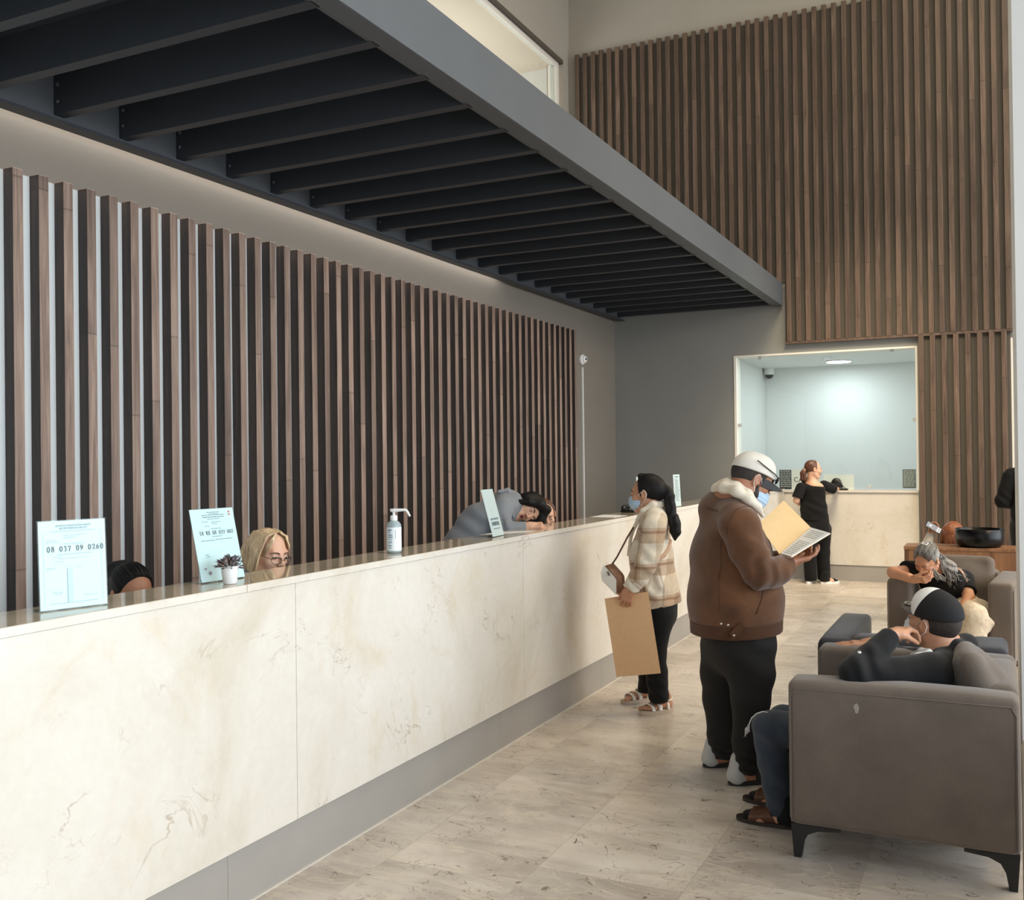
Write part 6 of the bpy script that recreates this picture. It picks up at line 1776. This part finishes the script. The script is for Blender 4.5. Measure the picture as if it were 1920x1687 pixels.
for x in (-1, 1):
    bm = bmesh.new(); c_ = np.array(L(x * .033, .106, -.004)); tube(bm, [c_ + L.R * .025 * math.cos(t) + L.U * .016 * math.sin(t) - L.F * .012 * abs(math.cos(t)) * (1 if math.cos(t) * x > 0 else 0) for t in [2 * PI * i / 20 for i in range(21)]], .0013, 5); wbm('rim', bm, BLACKP, gl)
    bm = bmesh.new(); tube(bm, [L(x * .058, .095, .002), L(x * .078, .05, .006), L(x * .082, -.01, .008)], .0016, 5); wbm('temple', bm, BLACKP, gl)
    bm = bmesh.new(); tube(bm, [L(x * .010, .110, .008), L(x * .034, .1085, .013), L(x * .056, .097, .009)], .0026, 5); wbm('brow_bar', bm, BLACKP, gl)
bm = bmesh.new(); tube(bm, [L(-.009, .111, .0), L(0, .1145, .003), L(.009, .111, .0)], .0015, 5); wbm('bridge', bm, BLACKP, gl)

P = Person('black-haired receptionist bent low behind the counter beside the first certificate', (-3.22, 2.98, 0))
L = Frame((-3.219, 2.998, 1.101), *turned((0.88, -0.22), math.radians(34), math.radians(4)), 1.0)
S = Solid(); head(S, L, (-3.27, 2.95, .985), 0.05)
S.flat((-3.28, 2.95, .90), (-3.26, 2.96, .58), .15, .09, .16, .11, BY, 0.05)
S.chain([(-3.27, 2.77, .88), (-3.16, 2.68, .77), (-2.96, 2.80, .765)], [.05, .042, .03], 0.02, k0=0.04); S.chain([(-3.27, 3.13, .88), (-3.16, 3.22, .77), (-2.96, 3.12, .765)], [.05, .042, .03], 0.02, k0=0.04)
hand(S, (-2.96, 2.80, .763), (1, .2, -.02), (0, 0, -1), (0, 1, 0), (12, 15, 12), .9); hand(S, (-2.96, 3.12, .763), (1, -.2, -.02), (0, 0, -1), (0, -1, 0), (12, 15, 12), .9)
S.chain([(-3.24, 2.88, .54), (-2.95, 2.87, .50), (-2.98, 2.87, .10)], [.08, .058, .04], 0.03, k0=0.06); S.chain([(-3.24, 3.06, .54), (-2.95, 3.07, .50), (-2.98, 3.07, .10)], [.08, .058, .04], 0.03, k0=0.06)
foot(S, (-3.03, 2.87), (1, 0), .2); foot(S, (-3.03, 3.07), (1, 0), .2)
P.add('body', S, 0.0045, SK_TAN)
face(P, L, HAIR_BLK, True, True)
S = Solid(); S.ell(L(0, -.018, .034), L.r(.080, .103, .093), L.ax, 0); S.cut(L(0, .042, .078), L.F * 0.88 - L.U * 0.48, 0.01); S.cut(L(0, .025, .0), L.F * 0.97, 0.012); S.cut(L(0, -.03, -.08), -L.U, 0.01)
S.ell((-3.299, 2.980, 1.201), (.035, .035, .030), None, 0.03); S.cone(L(0, -.10, .06), (-3.299, 2.980, 1.196), .030, .026, 0.03)
hr = P.add('hair', S, 0.005, HAIR_BLK)
strands(P, 'combed_strands', [[L(.080 * math.sin(a) * math.sin(t), -.018 + .104 * math.cos(t), .034 + .095 * math.cos(a) * math.sin(t)) for t in (1.15, 1.4, 1.7, 2.0, 2.4)] for a in [rs.uniform(-1.3, 1.3) for _ in range(50)]], .003, HAIR_BLK, hr)
S = Solid(); S.flat((-3.28, 2.95, .895), (-3.26, 2.96, .62), .175, .11, .18, .13, BY, 0); S.chain([(-3.27, 2.76, .87), (-3.16, 2.67, .78), (-3.0, 2.79, .775)], [.065, .058, .045], 0.02, k0=.04); S.chain([(-3.27, 3.14, .87), (-3.16, 3.23, .78), (-3.0, 3.13, .775)], [.065, .058, .045], 0.02, k0=.04)
P.add('blouse', S, 0.008, C_BLACK)
S = Solid(); S.chain([(-3.24, 2.87, .54), (-2.95, 2.87, .50), (-2.98, 2.87, .12)], [.10, .078, .06], 0.03); S.chain([(-3.24, 3.07, .54), (-2.95, 3.07, .50), (-2.98, 3.07, .12)], [.10, .078, .06], 0.03); P.add('trousers', S, 0.01, C_BLACK2)

# the receptionist in the grey blazer leaning over the counter
P = Person('receptionist in a grey blazer bending over the counter with her hand to her face', (-3.05, 5.35, 0))
Fh = nrm(np.array((0.50, -0.72, -0.42))); Uh = nrm(np.array((0.62, 0.60, 0.14)))
L = Frame((-2.796, 5.982, 1.307), Fh, Uh, 1.0)
GB = nrm((0.9, -0.43, 0.15))
S = Solid(); head(S, L, (-2.914, 5.947, 1.318), 0.05)
S.flat((-2.939, 5.935, 1.311), (-3.062, 5.798, 1.200), .14, .10, .14, .11, GB, 0.05); S.flat((-3.062, 5.798, 1.200), (-3.137, 5.652, 1.018), .14, .11, .16, .12, GB, 0.05)
S.chain([(-2.878, 5.764, 1.317), (-2.808, 5.666, 1.177), (-2.703, 5.739, 1.194), (-2.679, 5.751, 1.207)], [.05, .040, .030, .026], 0.015, k0=0.04)
hand(S, (-2.682, 5.750, 1.207), (0.88, 0.44, 0.05), (0.3, 0.5, -0.75), (0.1, 0.6, 0.8), (62, 72, 50), 0.95, thumb=(0.8, 0.5, 0.5))
S.chain([(-2.996, 6.107, 1.309), (-2.950, 6.264, 1.171), (-2.830, 6.189, 1.178)], [.05, .040, .028], 0.015, k0=0.04)
hand(S, (-2.826, 6.180, 1.179), (0.3, -0.9, 0.05), (0, 0, -1), (0.9, 0.3, 0), (30, 40, 30), 0.95)
S.chain([(-3.04, 5.26, .86), (-3.04, 5.20, .48), (-3.08, 5.18, .09)], [.09, .06, .042], 0.03, k0=0.06); S.chain([(-3.22, 5.36, .86), (-3.22, 5.32, .48), (-3.24, 5.30, .09)], [.09, .06, .042], 0.03, k0=0.06)
foot(S, (-3.10, 5.12), (.3, .95), .22); foot(S, (-3.26, 5.24), (.3, .95), .22)
P.add('body', S, 0.004, SK_PALE)
face(P, L, HAIR_BLK, False, True, lipm=plain('dark_red_lips', (120, 46, 50), 0.4))
S = Solid(); S.ell(L(0, -.018, .034), L.r(.083, .106, .096), L.ax, 0); S.cut(L(0, .075, .060), L.F * 0.90 - L.U * 0.44, 0.012)
S.flat(L(0, -.050, .03), L(.0, -.030, -.12), .090, .070, .085, .06, L.R, 0.03)
for x in (-1, 1): S.ell(L(x * .080, -.008, .0), L.r(.022, .034, .044), L.ax, 0.02)
S.chain([L(.01, .055, .118), L(-.055, .078, .075), L(-.074, .070, .0), L(-.080, .055, -.09)], [.026, .026, .024, .014], 0.02); S.chain([L(.01, .055, .118), L(.060, .072, .070), L(.080, .060, .0), L(.086, .050, -.09)], [.026, .026, .024, .014], 0.02)
hr = P.add('hair', S, 0.005, HAIR_BLK)
BLZ = cloth('grey_blazer', (128, 133, 140), 0.08, 600, fold=0.02)
S = Solid(); S.flat((-2.937, 5.947, 1.321), (-3.062, 5.798, 1.200), .165, .115, .170, .135, GB, 0); S.flat((-3.062, 5.798, 1.200), (-3.149, 5.646, 1.000), .170, .135, .18, .14, GB, 0.04)
S.cone((-2.886, 5.805, 1.332), (-2.975, 6.073, 1.333), .07, .07, 0.05)
S.disp(folds((-3.023, 5.650, 1.211), .2, (0.6, 0.4, 0.6), (0, 0, 1), 42, .007))
bz = P.add('blazer', S, 0.005, BLZ)
S = Solid(); S.chain([(-2.878, 5.764, 1.320), (-2.860, 5.696, 1.242), (-2.798, 5.660, 1.184), (-2.706, 5.738, 1.191)], [.072, .066, .056, .046], 0.012, k0=0); S.disp(folds((-2.811, 5.642, 1.205), .09, (0.7, 0, 0.7), (1, 0, 0), 75, .006)); S.cutl((-2.697, 5.742, 1.194), (0.9, 0.43, 0.1), .08); sl = P.add('sleeve', S, 0.004, BLZ, bz)
S = Solid(); S.chain([(-2.996, 6.107, 1.316), (-2.950, 6.264, 1.178), (-2.856, 6.210, 1.176)], [.072, .058, .044], 0.012, k0=0); P.add('sleeve', S, 0.006, BLZ, bz)
S = Solid(); S.chain([(-2.935, 5.825, 1.422), (-2.899, 5.887, 1.427), (-2.837, 5.806, 1.360), (-2.808, 5.777, 1.265)], [.012, .016, .016, .012], 0.02); P.add('lapel', S, 0.004, BLZ, bz)
P.buttons('cuff_button', sl, [(-2.720, 5.687, 1.175), (-2.705, 5.694, 1.177), (-2.690, 5.701, 1.180)], .006, WPLAST)
S = Solid(); S.chain([(-3.04, 5.26, .88), (-3.04, 5.20, .48), (-3.08, 5.18, .08)], [.12, .085, .07], 0.03); S.chain([(-3.22, 5.36, .88), (-3.22, 5.32, .48), (-3.24, 5.30, .08)], [.12, .085, .07], 0.03, k0=.05); P.add('trousers', S, 0.01, C_BLACK2)

# the colleague whose face shows just past hers
P = Person('brown-haired colleague whose face peeks out beyond the receptionist in the grey blazer', (-3.0, 6.55, 0))
L = Frame((-2.951, 6.597, 1.222), *turned((0.55, -0.72), math.radians(22), math.radians(10)), 0.96)
S = Solid(); head(S, L, (-3.0, 6.62, 1.06), 0.05)
S.flat((-3.02, 6.64, 1.0), (-3.06, 6.66, .62), .15, .09, .16, .11, (0.75, 0.65, 0), 0.05)
S.chain([(-2.90, 6.74, .98), (-2.88, 6.84, .80), (-2.86, 6.66, .77)], [.05, .042, .03], 0.02, k0=0.04); S.chain([(-3.13, 6.52, .98), (-3.10, 6.42, .80), (-2.92, 6.44, .77)], [.05, .042, .03], 0.02, k0=0.04)
hand(S, (-2.86, 6.66, .768), (.1, -1, 0), (0, 0, -1), (-1, 0, 0), (12, 15, 12), .85); hand(S, (-2.92, 6.44, .768), (.4, -.6, 0), (0, 0, -1), (1, .3, 0), (12, 15, 12), .85)
S.chain([(-2.98, 6.72, .56), (-2.93, 6.45, .52), (-2.95, 6.47, .10)], [.08, .058, .04], 0.03, k0=0.06); S.chain([(-3.12, 6.62, .56), (-3.10, 6.36, .52), (-3.11, 6.38, .10)], [.08, .058, .04], 0.03, k0=0.06)
foot(S, (-2.95, 6.52), (.1, -1), .2); foot(S, (-3.11, 6.43), (.1, -1), .2)
P.add('body', S, 0.0045, SK_PALE)
face(P, L, HAIR_BROWN, True, True)
S = Solid(); S.ell(L(0, -.018, .034), L.r(.082, .105, .095), L.ax, 0); S.cut(L(0, .060, .062), L.F * 0.80 - L.U * 0.6, 0.01); S.cut(L(0, .025, .0), L.F * 0.97, 0.012); S.flat(L(0, -.055, .02), L(.0, -.055, -.10), .082, .055, .078, .05, L.R, 0.03)
P.add('hair', S, 0.006, HAIR_BROWN)
S = Solid(); S.flat((-3.02, 6.64, 1.0), (-3.06, 6.66, .66), .175, .11, .18, .13, (0.75, 0.65, 0), 0); S.chain([(-2.90, 6.74, .98), (-2.88, 6.84, .81), (-2.86, 6.69, .78)], [.065, .058, .045], 0.02, k0=.04); S.chain([(-3.13, 6.52, .98), (-3.10, 6.42, .81), (-2.95, 6.44, .78)], [.065, .058, .045], 0.02, k0=.04)
P.add('blazer', S, 0.008, BLZ)
S = Solid(); S.chain([(-2.98, 6.72, .56), (-2.93, 6.45, .52), (-2.95, 6.47, .12)], [.10, .078, .06], 0.03); S.chain([(-3.12, 6.62, .56), (-3.10, 6.36, .52), (-3.11, 6.38, .12)], [.10, .078, .06], 0.03); P.add('trousers', S, 0.01, C_BLACK2)

# ---------------------------------------------------------------- beyond the console: the auburn-haired person with a phone
P = Person('auburn-haired person seated beyond the console, back turned, raising a phone', (-0.30, 11.15, 0))
AF, AU = turned((0.45, 0.89), math.radians(6))
L = Frame((-0.376, 11.056, 0.791), AF, AU, 1.14)
S = Solid(); head(S, L, (-0.36, 11.17, .70), 0.05)
AR = (0.95, -0.2, 0)
S.flat((-0.36, 11.17, .66), (-0.36, 11.15, .36), .15, .09, .16, .11, AR, 0.05)
S.chain([(-0.53, 11.20, .63), (-0.66, 11.22, .66), (-0.615, 10.996, 0.713), (-0.590, 11.029, 0.815)], [.048, .042, .034, .028], 0.015, k0=0.04)
hand(S, (-0.590, 11.029, 0.809), (0.28, 0.05, 0.95), (0.35, -0.9, 0.1), (-0.9, -0.3, 0.2), (35, 40, 30), 0.95, thumb=(0.8, 0.3, 0.6))
S.chain([(-0.19, 11.15, .63), (-0.12, 11.2, .40), (-0.2, 11.4, .42)], [.048, .04, .03], 0.015, k0=0.04)
hand(S, (-0.2, 11.4, .42), (-.3, .9, 0), (0, 0, -1), (-.9, -.3, 0), (15, 20, 15), .9)
S.chain([(-0.44, 11.18, .30), (-0.45, 11.60, .34), (-0.45, 11.64, .08)], [.08, .055, .04], 0.03, k0=.05); S.chain([(-0.27, 11.18, .30), (-0.26, 11.60, .34), (-0.26, 11.64, .08)], [.08, .055, .04], 0.03, k0=.05)
foot(S, (-0.45, 11.62), (0, 1), .2); foot(S, (-0.26, 11.62), (0, 1), .2)
P.add('body', S, 0.005, SK_MED)
face(P, L, HAIR_BROWN, True, True)
S = Solid(); S.ell(L(0, -.018, .034), L.r(.086, .108, .098), L.ax, 0); S.cut(L(0, .055, .055), L.F * 0.82 - L.U * 0.55, 0.01); S.cut(L(0, .022, .0), L.F * 0.97, 0.012)
S.flat(L(0, -.05, .03), L(0, -.058, -.17), .086, .062, .100, .05, L.R, 0.03)
hr = P.add('hair', S, 0.006, HAIR_AUB)
strands(P, 'long_strands', [[L(.09 * math.sin(a) * .3, -.03 * math.cos(a), .132), L(.088 * math.sin(a), -.018 - .09 * math.cos(a), .07), L(.096 * math.sin(a), -.02 - .105 * math.cos(a), -.03), L(.105 * math.sin(a), -.02 - .098 * math.cos(a), -.17)] for a in [rs.uniform(-1.4, 1.4) for _ in range(60)]], .005, HAIR_AUB, hr)
SWG = cloth('pale_grey_sweater', (186, 180, 172), 0.06, 300)
S = Solid(); S.flat((-0.36, 11.17, .66), (-0.36, 11.15, .36), .175, .115, .18, .13, AR, 0); tp = P.add('sweater', S, 0.008, SWG)
S = Solid(); S.chain([(-0.53, 11.20, .63), (-0.66, 11.22, .66), (-0.624, 10.991, 0.708), (-0.595, 11.027, 0.793)], [.062, .058, .054, .044], 0.015); P.add('sleeve', S, 0.006, SWG, tp)
S = Solid(); S.chain([(-0.19, 11.15, .63), (-0.12, 11.2, .41), (-0.19, 11.36, .43)], [.062, .056, .046], 0.015); P.add('sleeve', S, 0.008, SWG, tp)
S = Solid(); S.chain([(-0.44, 11.18, .30), (-0.45, 11.60, .34), (-0.45, 11.64, .08)], [.10, .075, .055], 0.03); S.chain([(-0.27, 11.18, .30), (-0.26, 11.60, .34), (-0.26, 11.64, .08)], [.10, .075, .055], 0.03); P.add('trousers', S, 0.01, C_BLACK2)
pt = thing('mobile_phone', 'dark smartphone held up above the grey-haired woman, screen lit with icons', 'telephone', (-0.549, 10.948, 0.892))
c4 = [Vector(q) for q in ((-0.614, 10.916, 0.953), (-0.639, 10.894, 0.905), (-0.505, 10.982, 0.810), (-0.477, 11.006, 0.863))]
bm = bmesh.new(); slab(bm, c4, 0.010); bmesh.ops.bevel(bm, geom=list(bm.edges), offset=0.004, segments=2, affect='EDGES'); wbm('casing', bm, BLACKP, pt, False)
nn = (c4[1] - c4[0]).cross(c4[3] - c4[0]).normalized()
if nn.y > 0: nn = -nn
on = lambda a, b, z: c4[0] * (1 - a) * (1 - b) + c4[3] * a * (1 - b) + c4[1] * (1 - a) * b + c4[2] * a * b + nn * z
def screen_quad(bm, a0, a1, b0, b1, z): bm.faces.new([bm.verts.new(on(a, b, z)) for a, b in ((a0, b0), (a1, b0), (a1, b1), (a0, b1))])
zt = max(0.0012, 0.0012)
bm = bmesh.new(); screen_quad(bm, .03, .97, .06, .94, zt); sc_n = wbm('screen', bm, emit('phone_screen', (0.30, 0.31, 0.33), 0.12), pt, False)
bm = bmesh.new()
for i in range(2):
    for j in range(3): screen_quad(bm, .70 + .13 * i, .79 + .13 * i, .12 + .28 * j, .32 + .28 * j, zt + .0008)
screen_quad(bm, .20, .34, .40, .60, zt + .0008)
wbm('icons', bm, emit('phone_icons', (0.9, 0.92, 0.95), 0.55), pt, False)

# ---------------------------------------------------------------- the man in black at the right edge
P = Person('man in a black jacket standing by the far door, half hidden by the pale pillar', (0.33, 11.55, 0))
KF, KU = turned((0.2, 1.0), 0.05)
L = Frame((0.36, 11.62, 1.62), KF, KU, 1.0)
KR = (1, -0.1, 0)
S = Solid(); head(S, L, (0.35, 11.58, 1.45), 0.055)
S.flat((0.34, 11.57, 1.36), (0.34, 11.55, 1.0), .15, .10, .15, .11, KR, .05); S.flat((0.34, 11.55, 1.0), (0.34, 11.55, .88), .15, .11, .16, .12, KR, .05)
S.chain([(0.15, 11.56, 1.38), (0.075, 11.52, 1.12), (0.20, 11.78, 1.08), (0.24, 11.82, 1.08)], [.055, .046, .034, .03], 0.015, k0=.04); S.chain([(0.53, 11.56, 1.38), (0.60, 11.52, 1.12), (0.48, 11.78, 1.08)], [.055, .046, .03], 0.015, k0=.04)
hand(S, (0.23, 11.80, 1.08), (0.8, .5, 0), (0, -.3, -1), (0, .8, .5), (35, 40, 30)); hand(S, (0.48, 11.78, 1.08), (-0.8, .5, 0), (0, -.3, -1), (0, .8, .5), (35, 40, 30))
S.chain([(0.24, 11.55, .86), (0.24, 11.56, .48), (0.24, 11.54, .09)], [.09, .06, .042], .03, k0=.05); S.chain([(0.43, 11.55, .86), (0.43, 11.56, .48), (0.43, 11.54, .09)], [.09, .06, .042], .03, k0=.05)
foot(S, (0.24, 11.49), (0, 1), .26); foot(S, (0.43, 11.49), (0, 1), .26)
P.add('body', S, 0.006, SK_TAN)
S = Solid(); S.ell(L(0, -.018, .026), L.r(.078, .1, .092), L.ax, 0); S.cut(L(0, .04, 0), L.F, .006); S.cut(L(0, -.02, -.055), -L.U, .008); P.add('hair', S, 0.006, HAIR_SHORT)
S = Solid(); S.flat((0.34, 11.57, 1.37), (0.34, 11.55, 1.0), .185, .13, .18, .145, KR, 0); S.flat((0.34, 11.55, 1.0), (0.34, 11.55, .84), .18, .145, .18, .145, KR, .04); S.cone((0.16, 11.57, 1.40), (0.52, 11.57, 1.40), .075, .075, .05); S.cut((0.34, 11.55, .86), (0, 0, -1))
kj = P.add('jacket', S, 0.008, C_BLACK)
S = Solid(); S.chain([(0.15, 11.56, 1.38), (0.072, 11.52, 1.13), (0.18, 11.75, 1.09)], [.08, .072, .055], .015); S.disp(folds((0.09, 11.5, 1.13), .12, (.4, 0, .9), (1, 0, 0), 60, .006)); P.add('sleeve', S, 0.006, C_BLACK, kj)
S = Solid(); S.chain([(0.53, 11.56, 1.38), (0.60, 11.52, 1.13), (0.50, 11.75, 1.09)], [.08, .072, .055], .015); P.add('sleeve', S, 0.008, C_BLACK, kj)
S = Solid(); S.flat((0.335, 11.55, .92), (0.335, 11.55, .84), .165, .13, .165, .13, KR, 0); S.chain([(0.245, 11.55, .86), (0.245, 11.56, .48), (0.245, 11.54, .06)], [.11, .085, .07], .03, k0=.04); S.chain([(0.43, 11.55, .86), (0.43, 11.56, .48), (0.43, 11.54, .06)], [.11, .085, .07], .03, k0=.04); P.add('trousers', S, 0.008, C_BLACK2)
